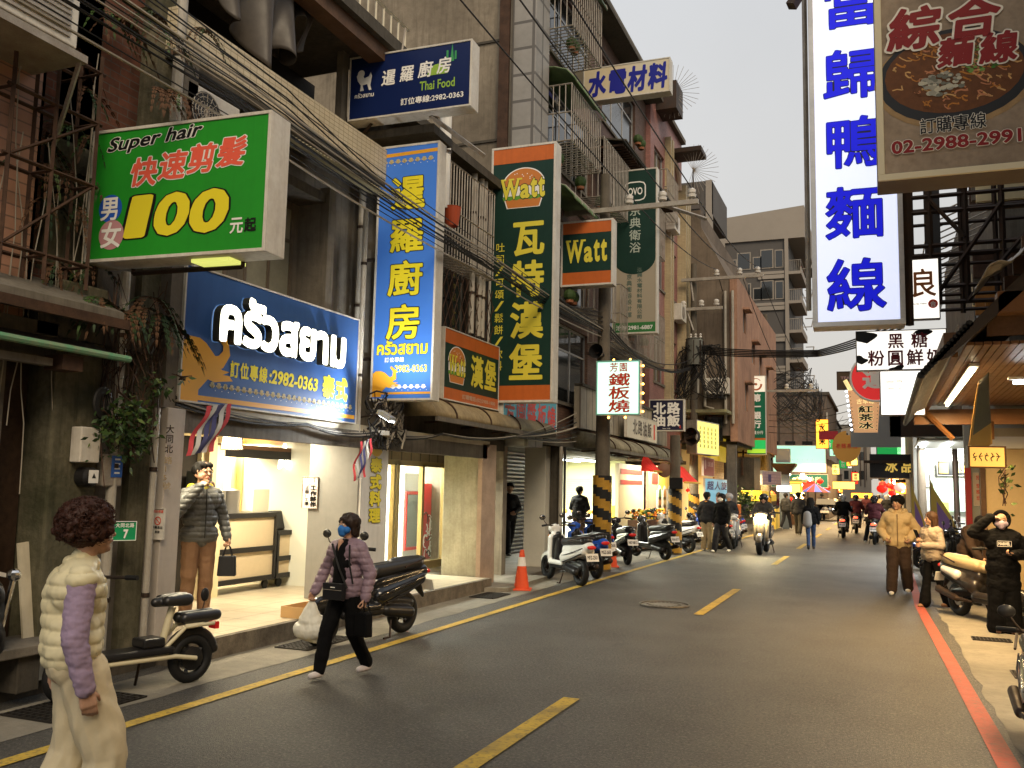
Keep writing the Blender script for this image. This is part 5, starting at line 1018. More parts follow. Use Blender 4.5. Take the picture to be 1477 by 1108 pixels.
a = f(1286, 224); d = f(1474, 205); h_ = f(1286, 205)[1]; write(t, '02-2988-2991', a[0], a[1], d[0], h_, DRED, .014, bold=.03, out=CRM, ow=.035)
t.build('lettering', o, local=True)
# steel frame behind them
b = MB(); fy = 12.2
for x in (.40, .62, 1.02, 1.42): b.bar((x, fy, 4.08), (x, fy, 9), .028, STEEL); b.bar((x, fy+.7, 4.08), (x, fy+.7, 9), .024, STEEL)
for z in (4.1, 4.3, 4.7, 4.82, 5.25, 5.45, 6.2): b.bar((.28, fy, z), (1.75, fy, z), .022, STEEL); b.bar((.4, fy+.7, z+.03), (1.75, fy+.7, z+.03), .018, STEEL)
for a, c in (((.62, 4.1), (1.42, 5.3)), ((.62, 5.4), (1.0, 4.9)), ((1.02, 4.1), (1.75, 5.0)), ((1.0, 5.5), (1.42, 6.2))): b.bar((a[0], fy-.03, a[1]), (c[0], fy-.03, c[1]), .02, STEEL)
b.box(.62, .74, fy, fy+.4, 4.08, 9, BLKP); solo(b, 'steel_scaffold', 'black steel sign scaffold behind the noodle picture sign', 'scaffold')
o, t = sign_box('eatery_small_sign', 'small lit white sign with one brown character beside scaffold', .37, .76, .1, (at(1309, 462, 'y', 12.05).x, 12.05, at(1309, 462, 'y', 12.05).z), 0, glow('lit white sheet', (255, 250, 240), .62), fr=.012, frame_mat=STEEL)
write(t, '良', .03, .27, .34, .64, K('brown brush character', (.33, .11, .03), .5), cell=True, bold=.015); write(t, 'Since by Yishin', .03, .18, .22, .21, K('thin grey characters', (.12, .1, .08), .5)); disc(t, .29, .19, .055, REDV); write(t, '合', .255, .15, .325, .225, WHT, .008, cell=True); t.build('lettering', o, local=True)
# R1 house
o = thing('noodle_house', 'dark cluttered house on the right behind the scaffold and eave', 'building', (4, 6, 0))
b = MB(); wall(b, 2.3, -8, 16.4, 3.3, 8.2, -.3, CONCD, [(y, y+1.6, 4.3, 5.9) for y in (3, 6, 9, 12, 14.2)]); b.box(2.6, 9, -8, 16.4, 0, 8, CONCD); part(b, 'wall', o)
for y in (3, 6, 9, 12, 14.2): window(o, 2.32, y, y+1.6, 4.3, 5.9, s=-1, gm=GLASS, bars=True)
b = MB(); b.box(1.95, 2.6, 11.6, 11.75, 0, 3.3, CONCD); b.tube([(1.98, 11.4, 0), (1.98, 11.4, 3.2)], .05, PVC); b.tube([(2.1, 12.6, 0), (2.1, 12.6, 3.2)], .06, CABLE); part(b, 'dark_post', o)
rnd = random.Random(6)
for k in range(9):
    y = rnd.uniform(12.8, 16); z = rnd.uniform(3.9, 6.6); b = MB(); b.box(1.35, 2.2, y, y+.08, z, z+rnd.uniform(.2, .6), (RUST, K('faded orange board', (.4, .17, .04), .7, var=.6), CRW, CONC)[k % 4]); part(b, 'old_board', o)
o = thing('corner_flats', 'upper floors of the right-hand house beyond the scaffold', 'building', (4, 22, 3.2)); b = MB(); wall(b, 1.95, 16.5, 31, 3.4, 8.6, -.3, CONC, [(y, y+1.8, 4.4, 6.0) for y in (17.5, 21, 25, 28.4)]); b.box(2.25, 9, 16.5, 31, 3.4, 8.5, CONCD); part(b, 'wall', o)
for y in (17.5, 21, 25, 28.4): window(o, 1.97, y, y+1.8, 4.4, 6.0, s=-1, bars=True)
b = MB(); b.box(2.6, 9, 19.2, 31, 0, 3.4, GREYP); part(b, 'ground_floor', o)
b = MB()
for k in range(18): yy = 17+k*.5; b.bar((1.0, yy, 6.6), (1.95, yy, 7.0), .012, IRON)
b.bar((1.0, 17, 6.6), (1.0, 26, 6.6), .02, IRON); b.bar((1.0, 17, 7.3), (1.0, 26, 7.3), .012, IRON); part(b, 'roof_rack', o)
# wooden eave shop
o = thing('wooden_eave', 'warm lit slatted wooden eave with dark sloping corrugated roof edge', 'awning', (1.6, 13, 2.8))
b = MB(); n = 26
for k in range(n): x = .7+k*.075; b.box(x, x+.066, 9.6, 16.2, 3.17, 3.2, WOODO)
b.build('slat_ceiling', o)
b = MB(); b.box(.5, 2.6, 16.0, 16.15, 2.86, 3.1, WOODO); b.box(.58, .7, 9.6, 16.2, 3.06, 3.3, WOODO); b.bar((.62, 15.9, 3.1), (1.05, 15.9, 2.62), .03, WOODO); b.bar((1.6, 16.0, 2.62), (1.6, 16, 2.9), .03, WOODO); b.build('beam', o)
b = MB()
for k in range(6): b.box(.95+.08*k, 2.7, 9.55, 9.62, 3.25+.19*k, 3.43+.19*k, WOODD)
b.build('front_planks', o, bevel=.004)
b = MB(); b.prism([(.44, 9.3, 2.96), (.6, 9.3, 3.02), (2.64, 9.3, 4.92), (2.5, 9.3, 5.08)], (0, 6.9, 0), K('dark brown fascia', (.055, .04, .028), .7, var=.4)); b.build('sloping_roof', o)
b = MB(); pts = []
for k in range(34):
    q = k/33; pts.append((.2+.62*q, 9.35, 2.84+.62*q))
for k in range(16): q = k/16; b.tube([(.36+.45*q, 9.3, 2.86+.5*q), (.36+.45*q, 15.8, 2.86+.5*q)], .035, K('black corrugated sheet', (.022, .02, .018), .6, var=.3), 8)
b.build('corrugated_edge', o)
b = MB(); b.box(1.02, 1.3, 9.3, 9.5, 3.42, 3.62, WOODO); solo(b, 'wooden_box', 'small square wooden box lamp hanging on dark planks', 'box', bevel=.006)
def sack(u, v):
    x = .85+.5*u; n = NZ.noise(V((u*5, v*5, 1)))*.05; return V((x+.02*n, 9.2+.5*v+n, 3.29+.95*(x-.5)+.05+n+.08*math.sin(u*7)*(1-v)))
cloth('white_sack', 'crumpled whitish plastic sheet draped over the sloping roof edge', 'plastic sheet', sack, 24, 14, K('crumpled pale plastic', (.42, .38, .32), .4, var=.3, scale=6))
b = MB(); b.tube([(.95, 11.0, 3.11), (.95, 15.4, 3.11)], .022, WARMW, 10); b.box(.9, 1.0, 10.9, 15.5, 3.135, 3.165, WHITEP); solo(b, 'tube_lamp', 'long warm lit tube lamp under the wooden eave near its street edge', 'lamp')
b = MB(); b.tube([(1.35, 11.2, 2.98), (1.9, 11.2, 2.98)], .02, COOLW, 10); b.box(1.3, 1.95, 11.17, 11.23, 3.01, 3.04, WHITEP); solo(b, 'tube_lamp', 'short cool lit tube lamp under the wooden eave, at the right edge', 'lamp')
area('eave_and_fill_light', (.95, 13.2, 3.05), .15, 250, (1, .66, .3), sy=4.4)
area('eave_and_fill_light', (1.75, 6.0, 3.0), .3, 330, (1, .76, .44), rot=(0, R_(-38), 0), sy=6)  # unseen lamp added to throw warm light from the right; no tube here
area('eave_and_fill_light', (1.75, -2.5, 3.0), .3, 380, (1, .78, .48), rot=(0, R_(-38), 0), sy=6)  # another unseen lamp, added behind the camera for warm fill
# cream stall wall, grey wall, red column
b = MB(); b.box(1.62, 2.6, 17.6, 17.75, 0, 2.9, K('cream stall wall', (.62, .46, .24), .7, var=.15)); b.box(1.56, 1.64, 17.55, 17.8, 0, 2.9, WOODD); b.box(1.6, 2.6, 17.5, 17.6, 2.55, 2.75, CRM); solo(b, 'stall_wall', 'cream painted stall wall lit warm behind the hooded person', 'wall')
b = MB(); b.box(1.44, 2.6, 19.0, 19.15, 0, 3.4, K('pale grey wall', (.42, .43, .38), .6, var=.15)); solo(b, 'corner_wall', 'pale grey wall between red column and cream stall wall', 'wall')
b = MB(); b.box(1.42, 1.52, 18.8, 18.99, 0, 2.25, K('red column paint', (.4, .03, .03), .5)); b.box(1.42, 1.52, 18.8, 18.99, 2.25, 3.4, K('pale grey wall', (.42, .43, .38), .6)); solo(b, 'corner_column', 'corner column painted red below and grey above', 'column')
o, t = sign_box('wall_poster', 'small cream poster with red text on pale grey wall', .28, .62, .015, (1.56, 18.98, 1.55), 0, K('cream poster', (.68, .56, .42), .6), fr=.01); row(t, '招募', .05, .48, .23, .57, REDV, bold=.02); column(t, '早晚班', .05, .1, .12, .42, REDV); t.build('lettering', o, local=True)
b = MB(); pb = at(1383, 800, 'z', 0); b.tube([pb, (pb.x-.02, pb.y, 3.5)], .085, STEEL, 12); solo(b, 'steel_post', 'dark steel post standing at the right corner lot', 'post')
# shop banner hanging under eave
def flagf(u, v): return V((1.02-.2*(1-u)*(.3+.7*v), 10.2+.45*(1-u)+.05*math.sin(v*5), 2.93-.72*v-.1*(1-u)*v+.05*u))
o = cloth('shop_banner', 'limp olive and yellow cloth banner hanging from the wooden eave', 'banner', flagf, 12, 14, K('olive cloth', (.18, .16, .10), .8, var=.3))
o.data.materials.append(K('mustard cloth', (.62, .36, .09), .8))
for p in o.data.polygons:
    if p.index//12 >= 10 or p.index % 12 < 2: p.material_index = 1
o, t = sign_box('eave_board', 'small lit amber board with dark brush marks below the limp cloth banner', .36, .22, .05, (.80, 10.15, 2.02), R_(16), glow('lit amber board', (250, 190, 90), .5), fr=.015, frame_mat=WOODO)
for k in range(5): stroke(t, [(.06+.055*k+.012*math.sin(q*1.7+k), .07+.02*q) for q in range(5)], .010, INK); stroke(t, [(.045+.055*k, .1+.015*(k % 3)), (.085+.055*k, .12)], .008, INK)
t.build('brush_marks', o, local=True)
# milk sign, square sign, cup, round signs
o, t = sign_box('milk_sign', 'wide lit white sign with black splash edge and brown sugar milk characters', 1.2, .58, .14, (-.31, 14, 3.5), R_(2), glow('lit white sheet', (255, 250, 240), .62), fr=.012, frame_mat=STEEL)
def splat(u, v, r, s, n=22):
    rnd = random.Random(s); t.poly([(min(1.188, max(.012, u+r*(1+.35*math.sin(3*a+s))*math.cos(a))), -.0045, min(.568, max(.012, v+.7*r*(1+.3*math.cos(2*a+s))*math.sin(a)))) for a in [2*PI*k/n for k in range(n)]], INK)
splat(.1, .5, .15, 1); splat(.06, .16, .08, 2); splat(.9, .56, .1, 3); splat(.55, .01, .09, 5)
MAR = K('maroon brush characters', (.16, .015, .02), .5); row(t, '黑糖', .38, .31, 1.0, .54, MAR, gap=.14, bold=.02); row(t, '粉圓鮮奶', .14, .06, 1.17, .3, MAR, gap=.06, bold=.02); t.build('lettering', o, local=True)
o, t = sign_box('square_lit_sign', 'plain square glowing white sign with tiny text under milk sign', .63, .73, .12, (0, 15, 2.93), R_(2), glow('lit white sheet strong', (255, 252, 245), .8), fr=.012, frame_mat=STEEL); write(t, 'Since 1976', .09, .5, .32, .54, K('thin tan text', (.5, .4, .25), .5)); write(t, 'OPEN 11:30', .1, .4, .3, .43, K('thin tan text', (.5, .4, .25), .5)); t.build('lettering', o, local=True)
c = at(1263, 545, 'y', 17); o = thing('round_red_sign', 'round red sign with white characters behind square glowing sign', 'sign', c); b = MB(); b.lathe([(.001, -.01), (.40, -.01), (.42, .0), (.42, .08), (.001, .08)], (0, 0, 0), (0, 1, 0), K('lit red sheet', (.62, .03, .03), .5, emit=.35), 36); b.torus((0, -.01, 0), (0, 1, 0), .41, .02, WHT, 36, 6); b.build('disc', o, local=True); t = MB(); write(t, '運', -.22, -.2, .2, .14, WHT, .02, cell=True, bold=.04); write(t, '幸', -.14, .12, .12, .34, WHT, .02, cell=True, bold=.04); t.build('lettering', o, local=True)
c = at(1223, 565, 'y', 18); o = thing('cup_sign', 'cup shaped tan sign with black tea characters and bulb dots', 'sign', (c.x, c.y, 2.86)); b = MB(); CUP = K('lit tan sheet', (.50, .28, .13), .5, emit=.5)
b.prism([(.09, 0, 0), (.5, 0, 0), (.56, 0, .78), (0, 0, .78)], (0, .1, 0), CUP); b.build('cup', o, local=True); t = MB(); GLD = K('lit pale gold', (.85, .7, .3), .5, emit=.5)
column(t, '紅茶冰', .17, .05, .43, .5, INK, bold=.03, out=GLD, ow=.03); row(t, '古早味', .14, .52, .46, .62, GLD, bold=.02); row(t, '老賴記', .16, .66, .44, .75, GLD, bold=.02, out=INK)
for k in range(11):
    for s in (0, 1): disc(t, (.05+.055*k/11 if False else .1-.065*k/10+.0) if s == 0 else .48+.05*k/10, .05+.068*k, .008, INK, n=8)
t.build('lettering', o, local=True); b = MB()
for k in range(9): b.ball((-.03+.08*(1-k/8), .05, .05+.09*k), .02, glow('cool bulb', (235, 240, 255), 5), 8)
b.bar((.05, .05, .78), (-.05, .05, .98), .03, GLD); b.build('bulbs', o, local=True)
b = MB(); p0 = at(1226, 585, 'y', 24); p1 = at(1300, 645, 'y', 24); b.box(p0.x, p1.x, 24, 24.15, p1.z, p0.z, K('grey board', (.33, .33, .32), .6)); solo(b, 'grey_board', 'grey back of a board behind the cup shaped sign', 'sign')
c = at(1221, 644, 'y', 26); o = thing('round_wood_sign', 'round wooden sign with a notch and red characters over the street', 'sign', c); b = MB()
b.prism([(.36*math.cos(a), 0, .42*math.sin(a)) for a in [PI*.5+2*PI*k/32 for k in range(1, 29)]]+[(.1, 0, .4), (.1, 0, .3), (0, 0, .3), (0, 0, .42)], (0, .08, 0), K('amber wood', (.32, .15, .03), .5, emit=.3)); b.build('disc', o, local=True); t = MB(); row(t, '老賴茶棧', -.28, -.06, .28, .08, REDV, lift=.01); t.build('lettering', o, local=True)
o, t = sign_box('brown_hanging_sign', 'small brown round cornered sign over street, left of the red round one', .9, .5, .1, (-1.08, 26, 4.5), 0, K('brown sheet', (.11, .07, .04), .5), fr=.02, frame_mat=RUST); write(t, '老賴', .2, .1, .7, .22, REDV); write(t, 'TEA HOUSE', .1, .28, .8, .36, K('dull pink', (.5, .3, .3), .5)); t.build('lettering', o, local=True)
b = MB(); p0 = at(1181, 622, 'y', 40); b.box(p0.x, p0.x+.75, 40, 40.1, p0.z-.35, p0.z, K('dark red board', (.25, .02, .03), .5)); solo(b, 'red_board', 'dark red board sign far over the street', 'sign')
# dark canopy structure and white tiled shop beyond
o = thing('corner_canopy', 'dark flat canopy beam with hanging lamps across right corner lot', 'canopy', (1, 27, 3.0)); b = MB(); p0 = at(1283, 598, 'y', 24); p1 = at(1395, 630, 'y', 24); b.box(p0.x, 2.6, 24, 24.3, p1.z, p0.z, STEEL); b.box(p0.x, 2.6, 24.3, 30, p0.z-.08, p0.z, STEEL); b.build('beam', o); b = MB(); b.box(.9, 2.5, 25.2, 30, p1.z-.02, p1.z+.03, WHITEP); b.build('ceiling', o); b = MB(); b.box(1.0, 1.1, 26, 29.5, p1.z-.08, p1.z-.03, COOLW); b.box(1.6, 1.7, 26, 29.5, p1.z-.08, p1.z-.03, COOLW); b.build('tube_lamp', o)
area('white_shop_front_light', (2.6, 33.2, 3.2), 1.2, 200, (.97, 1, .95), rot=(R_(50), 0, 0)); area('corner_light', (1.3, 27.5, p1.z-.15), .6, 240, (1, .97, .9), sy=3)
o = thing('white_tiled_shop', 'white tiled shop front with gold lettered black board', 'building', (2.4, 34, 0)); WTI = K('white tiles', (.68, .69, .62), .3, tile=(.3, .15, (.45, .47, .43), 0, .06)); b = MB(); b.box(1.05, 5, 34, 34.2, 0, 3.6, WTI); b.box(1.0, 1.2, 33.9, 46, 0, 6.4, GREYP); part(b, 'wall', o)
b = MB(); b.box(1.6, 3.2, 33.9, 33.98, 1.2, 2.2, K('mint band glass', (.45, .62, .52), .3, emit=.4)); b.box(1.75, 2.05, 33.88, 33.93, .9, 1.5, K('lime lit poster', (.5, .6, .1), .5, emit=.5)); part(b, 'shop_window', o)
t_ = sign_box('gold_letter_board', 'black board with gold letters on the white tiled shop', 1.3, .5, .05, (1.72, 33.85, 2.38), 0, INK, fr=.01); row(t_[1], '鼎金W', .45, .1, 1.25, .42, K('gold letters', (.75, .5, .1), .4, emit=.4), bold=.03); rect(t_[1], .06, .08, .34, .42, K('dull gold', (.35, .25, .06), .5)); t_[1].build('lettering', t_[0], local=True)
o, t = sign_box('green_text_band', 'mint green band of characters on the white tiles', 2.0, .22, .02, (1.3, 33.95, 2.0), 0, WTI, fr=.005, frame_mat=WTI); row(t, '大同麵線之家', .3, .02, 1.9, .2, K('green text', (.03, .4, .25), .5), bold=.03); t.build('lettering', o, local=True)
for i, (px, w) in enumerate(((1313, .35), (1341, .62))):
    a = at(px, 690, 'y', 22.4); b = MB(); top = 2.1
    b.prism([(a.x, 22.4, .75), (a.x, 22.4, top), (a.x+w*.15, 22.4, top-.25), (a.x+w*.65, 22.4, 1.3), (a.x+w, 22.4, .75)], (0, .01, 0), K('yellow flag cloth', (.62, .48, .12), .7)); t = b
    b.prism([(a.x+w*.25, 22.388, .8), (a.x+w*.2, 22.388, 1.6), (a.x+w*.6, 22.388, 1.2), (a.x+w*.85, 22.388, .8)], (0, .008, 0), K('violet flag cloth', (.28, .18, .5), .7)); b.tube([(a.x, 22.4, 0), (a.x, 22.4, 2.2)], .012, IRON, 6)
    solo(b, 'feather_flag', ('narrow' if i == 0 else 'wide')+' yellow and violet feather flag planted in the corner lot', 'flag', 'feather flags')
o = thing('dark_stall_roof', 'black flat stall roof with gold characters and lanterns below', 'stall', (0, 36, 2.4)); b = MB(); p0 = at(1254, 655, 'y', 37); p1 = at(1322, 690, 'y', 37); b.box(p0.x, p1.x, 37, 40, p1.z, p0.z, BLKP); b.box(p0.x-.2, p1.x, 36.6, 37, p0.z-.35, p0.z-.25, STEEL); b.build('roof', o); t = MB(); t.poly([(0, 0, 0), (.001, 0, 0), (0, 0, .001)], BLKP); b = MB()
for k, c in enumerate('冰品'): 
    vs_, fs_ = glyphs(c, .03); b.add([V((.1+.55*k+x*.45, 36.98, p1.z+.25+z*.45)) for x, z in vs_], fs_, K('gold letters', (.75, .5, .1), .4, emit=.4))
b.build('lettering', o)
# the market glow down the street: stalls with lamps, umbrellas
rnd = random.Random(21)
WB = [glow('warm market bulb', (255, 205, 120), 7), glow('white market bulb', (255, 240, 215), 9), glow('amber market board', (250, 160, 50), 1.6), glow('red market board', (230, 50, 30), 1.2)]
stn = ['fruit', 'snack', 'tea', 'noodle', 'toy', 'bun', 'juice', 'grill', 'cake', 'clothes']
cols = ['amber', 'pale', 'orange', 'reddish', 'golden', 'cream', 'green roofed', 'white roofed', 'brown', 'dim']
for i in range(14):
    s = -1 if i % 2 else 1; Y = 46+i*4.4; x = (-3.9+.0*i) if s < 0 else .55; w = 1.3
    o = thing('market_stall', '%s lit street market stall, %s in the row on the %s kerb' % (cols[i % 10], ['first', 'second', 'third', 'fourth', 'fifth', 'sixth', 'seventh'][i//2], 'left' if s < 0 else 'right'), 'stall', (x, Y, 0), group='market stalls far down the street')
    xa, xb = (x-w, x) if s < 0 else (x, x+w); b = MB(); b.box(xa, xb, Y, Y+3.2, 2.25, 2.4, (CONCD, GREENP, WOODD, RC)[i % 4]); b.build('roof', o)
    b = MB(); b.box(xa, xb, Y+.2, Y+3, 0, .85, WOODD); b.build('counter', o); b = MB()
    for k in range(16): b.ball((rnd.uniform(xa, xb), Y+rnd.uniform(-.1, 3), rnd.uniform(1.3, 2.9)), rnd.uniform(.05, .14), WB[rnd.choice((0, 0, 1))], 8)
    b.build('bulbs', o); b = MB(); b.box(xa, xb, Y-.05, Y, 1.75, 2.25, WB[2+(i//2) % 2]); b.build('lit_board', o)
    b = MB()
    for k in range(24): b.ball((rnd.uniform(xa, xb), Y+rnd.uniform(.2, 3), .95), rnd.uniform(.06, .12), K('goods%d' % (k % 4), [(.6, .3, .05), (.5, .05, .03), (.6, .55, .3), (.1, .3, .05)][k % 4], .6), 6)
    b.build('goods', o)
area('market_glow', (-2, 62, 3.5), 5, 1900, (1, .66, .3), sy=30); area('left_stall_glow', (-4.9, 40, 2.4), .8, 480, (1, .72, .36), sy=8)
p = at(1176, 716, 'y', 56); o = thing('market_umbrella', 'big round umbrella of red and blue panels over a far stall', 'umbrella', (p.x, 56, 0)); b = MB(); n = 12
for k in range(n): a0, a1 = 2*PI*k/n, 2*PI*(k+1)/n; b.poly([(0, 0, 2.25), (.85*math.cos(a0), .85*math.sin(a0), 1.75), (.85*math.cos(a1), .85*math.sin(a1), 1.75)], (K('umbrella red', (.5, .03, .04), .6, emit=.15), K('umbrella blue', (.06, .1, .45), .6, emit=.15))[k % 2])
b.build('canopy', o, local=True); b = MB(); b.tube([(0, 0, 0), (0, 0, 2.25)], .03, STEEL, 6); b.build('pole', o, local=True)
for i, (px, py, Y, w, h, m, l) in enumerate(((1140, 705, 50, 1.0, .5, YLT, 'yellow lit board behind the lantern'), (1205, 700, 70, 2.6, .5, glow('lit warm board', (255, 200, 90), 1.3), 'warm lit long board at the street end'), (1240, 560, 40, .5, .6, glow('lit white sheet', (255, 250, 240), .62), 'white lit pole sign far right'), (1282, 640, 45, 1.0, 1.2, K('lit green', (.02, .45, .1), .5, emit=.9), 'green and white lit panel on the far right block'), (1310, 650, 45, .9, 1.4, glow('lit white sheet', (255, 250, 240), .62), 'white lit window panel beside the green one'), (1267, 628, 44, .5, .4, YEB, 'small yellow board over the green panel'), (1243, 715, 60, 1.2, .3, WB[2], 'amber lit board over the riders'), (1232, 660, 52, .3, .8, YLT, 'thin yellow hanging sign by the round wooden one'))):
    p = at(px, py, 'y', Y); b = MB(); b.box(p.x-w/2, p.x+w/2, Y, Y+.15, p.z-h/2, p.z+h/2, m); b.box(p.x-w/2-.04, p.x+w/2+.04, Y+.01, Y+.14, p.z-h/2-.04, p.z+h/2+.04, STEEL); solo(b, 'shop_board', l, 'sign')
rnd = random.Random(33); hc = [YLT, WB[2], WB[3], K('lit green', (.02, .45, .1), .5, emit=.9), glow('lit white sheet', (255, 250, 240), .62), glow('lit pale mint board', (165, 232, 205), .5), K('dark hanging board', (.05, .04, .035), .6)]; hn_ = ['yellow', 'amber', 'red', 'green', 'white', 'mint', 'dark']
for i in range(26):
    s = -1 if i % 2 else 1; Y = 48+i*3.1; k = i % 7; x = (-3.7+rnd.uniform(-.5, .6)) if s < 0 else (.1+rnd.uniform(-.6, .5)); z = rnd.uniform(2.7, 5.2); w, h = rnd.uniform(.4, .9), rnd.uniform(.5, 1.6)
    o, t = sign_box('hanging_sign', '%s hanging sign far down the street, over the %s kerb' % (hn_[k], 'left' if s < 0 else 'right'), w, h, .15, (x, Y, z), 0, hc[k], fr=.03, frame_mat=STEEL, group='small hanging signs far down the street')
    column(t, rnd.choice(('美食', '飲料', '小吃', '茶坊', '水果', '藥局')), w*.25, h*.1, w*.75, h*.9, (REDV, INK, WHT, WHT, REDV, INK, YEL)[k], bold=.03); t.build('lettering', o, local=True)
for i in range(9):
    s = -1 if i % 2 else 1; lantern(((-3.4 if s < 0 else .3)+rnd.uniform(-.3, .3), 47+i*5, rnd.uniform(1.95, 2.5)), rnd.uniform(.16, .24), 'red lantern hanging by far market stalls on the %s kerb' % ('left' if s < 0 else 'right'), e=.6)
# ================================================================ poles, wires
STR1 = K('yellow pole band', (.50, .27, .035), .6, var=.5, scale=5); STR2 = K('black pole band', (.02, .019, .018), .7, var=.3)
POLEC = K('concrete pole', (.13, .108, .08), .8, var=.5, scale=2, streak=.3)
def upole(x, y, r, h, label, band=2.0, arms=()):
    o = thing('utility_pole', label, 'utility pole', (x, y, 0), group='utility poles'); b = MB(); b.lathe([(r, 0), (r*.78, 3.2), (r*.55, h), (.001, h)], (0, 0, 0), (0, 0, 1), POLEC, 20); b.build('shaft', o, local=True, smooth=True)
    if band:
        b = MB(); n = 40; R = r+.012; nz = 40
        for j in range(nz):
            for k in range(n):
                z0, z1 = .05+(band-.05)*j/nz, .05+(band-.05)*(j+1)/nz; a0, a1 = 2*PI*k/n, 2*PI*(k+1)/n
                m = STR1 if ((a0/(2*PI)*1.2+z0/.42) % 1) < .5 else STR2
                b.poly([(R*math.cos(a0), R*math.sin(a0), z0), (R*math.cos(a1), R*math.sin(a1), z0), (R*math.cos(a1), R*math.sin(a1), z1), (R*math.cos(a0), R*math.sin(a0), z1)], m)
        b.build('striped_band', o, local=True)
    for (z, xa, xb, ins) in arms:
        b = MB(); b.box(xa, xb, -.28, -.18, z-.05, z+.05, IRON); b.bar((xa+.3, -.2, z-.03), (xa*.0, -.1, z-.7), .03, IRON); b.build('crossarm', o, local=True)
        for q in ins: b = MB(); b.lathe([(.02, .04), (.02, .1), (.09, .1), (.1, .16), (.05, .18), (.085, .2), (.09, .26), (.04, .3), (.001, .3)], (q, -.23, z), (0, 0, 1), K('porcelain', (.62, .58, .52), .25), 14); b.build('insulator', o, local=True, smooth=True)
    return o
px1 = at(868, 825, 'z', 0)
z1 = at(960, 297, 'y', px1.y).z; A1 = [at(q, 297, 'y', px1.y).x-px1.x for q in (820, 1012, 912, 960, 1002)]
o = upole(px1.x-.05, px1.y+.15, .19, 8.6, 'concrete utility pole with yellow black stripes behind the white scooter', 2.0, [(z1, A1[0], A1[1], A1[2:])])
b = MB(); b.bar((A1[4]-.6, -.2, z1), (A1[4]+.1, .9, z1-.05), .035, IRON)
b.build('brace', o, local=True)
o = upole(-5.2, 24.7, .17, 2.6, 'shorter post with yellow black stripes in front of the dish picture shop', 1.75)
b = MB(); b.lathe([(.19, -.06), (.2, .02), (.001, .06)], (-.28, -.1, 2.25), (0.3, -1, 0), K('brown mirror back', (.18, .1, .06), .5), 16); b.box(-.1, .25, -.28, -.2, 1.75, 2.05, BLKP); b.build('round_mirror', o, local=True)
Y2 = 30.5; p2 = at(1001, 790, 'y', Y2); z2 = at(1060, 402, 'y', Y2).z; A2 = [at(q, 402, 'y', Y2).x-p2.x for q in (985, 1102, 1035, 1068, 1094)]
o = upole(p2.x, Y2, .17, z2+.6, 'utility pole with grey transformer against the brown side wall', 1.6, [(z2, A2[0], A2[1], A2[2:]), (at(1000, 448, 'y', Y2).z, -.5, 1.0, (-.3, .3, .8))])
tz = at(1003, 510, 'y', Y2).z; b = MB(); b.lathe([(.001, -.45), (.28, -.45), (.28, .4), (.3, .42), (.001, .5)], (.1, -.4, tz), (0, 0, 1), K('transformer grey', (.14, .14, .12), .6, var=.3), 18)
for k in range(8): b.box(.1+.27*math.cos(k*.8)-.01, .1+.31*math.cos(k*.8)+.01, -.4+.27*math.sin(k*.8)-.02, -.4+.31*math.sin(k*.8)+.02, tz-.4, tz+.35, STEEL)
for k in (-.12, .04, .2): b.lathe([(.02, 0), (.045, .04), (.02, .08), (.045, .12), (.02, .16)], (.1+k, -.4, tz+.45), (0, 0, 1), K('porcelain', (.62, .58, .52), .25), 8)
b.build('transformer', o, local=True)
p3 = at(1107, 780, 'y', 41); upole(p3.x, 41, .17, 9.5, 'dark utility pole farther along by the green bank sign', 1.5, [(at(1110, 565, 'y', 41).z, -.6, 2.2, (-.4, .9, 1.9))]); upole(p3.x-.35, 42.5, .12, 7.2, 'thin pole standing beside the farther utility pole', 0)
upole(at(1330, 720, 'y', 28).x, 28, .13, 3.4, 'mottled grey concrete pole by the feather flags', 0)
wn = 0
def wire(pts, r, label, sag=.0, m=None, group='overhead cables'):
    b = MB(); P = []
    for a, c in zip(pts[:-1], pts[1:]):
        a, c = V(a), V(c); n = 12
        for k in range(n): q = k/n; p = a.lerp(c, q); p.z -= sag*4*q*(1-q); P.append(p)
    P.append(V(pts[-1])); b.tube(P, r, m or CABLE, 6); o = solo(b, 'overhead_cable', label, 'cable', group); return o
P1 = V((px1.x-.05, px1.y, 0))
for k in range(13):
    rr = random.Random(k); dx, dz = rr.uniform(-.22, .22), rr.uniform(-.2, .25)
    wire([(-5.25+dx, -2, 5.35+dz*1.3), (-5.25+dx*.8, 6.3, 5.1+dz), (-5.35+dx*.6, 12, 5.0+dz*.8), (P1.x+dx*.2, P1.y, 5.05+dz*.5)], rr.choice((.006, .008, .010, .013)), 'black cable of the sagging bundle across the green and blue signs', rr.uniform(.03, .12), m=CABLE if k % 4 else CABLEG)
for k in range(4):
    rr = random.Random(40+k); wire([(-5.7, -2, 6.3+.15*k), (-6.0, 8, 5.75+.1*k), (-5.95, 14, 5.3), (P1.x, P1.y, 5.2+.1*k)], .009, 'thin cable drooping under the tiled balcony beside the main bundle', .12)
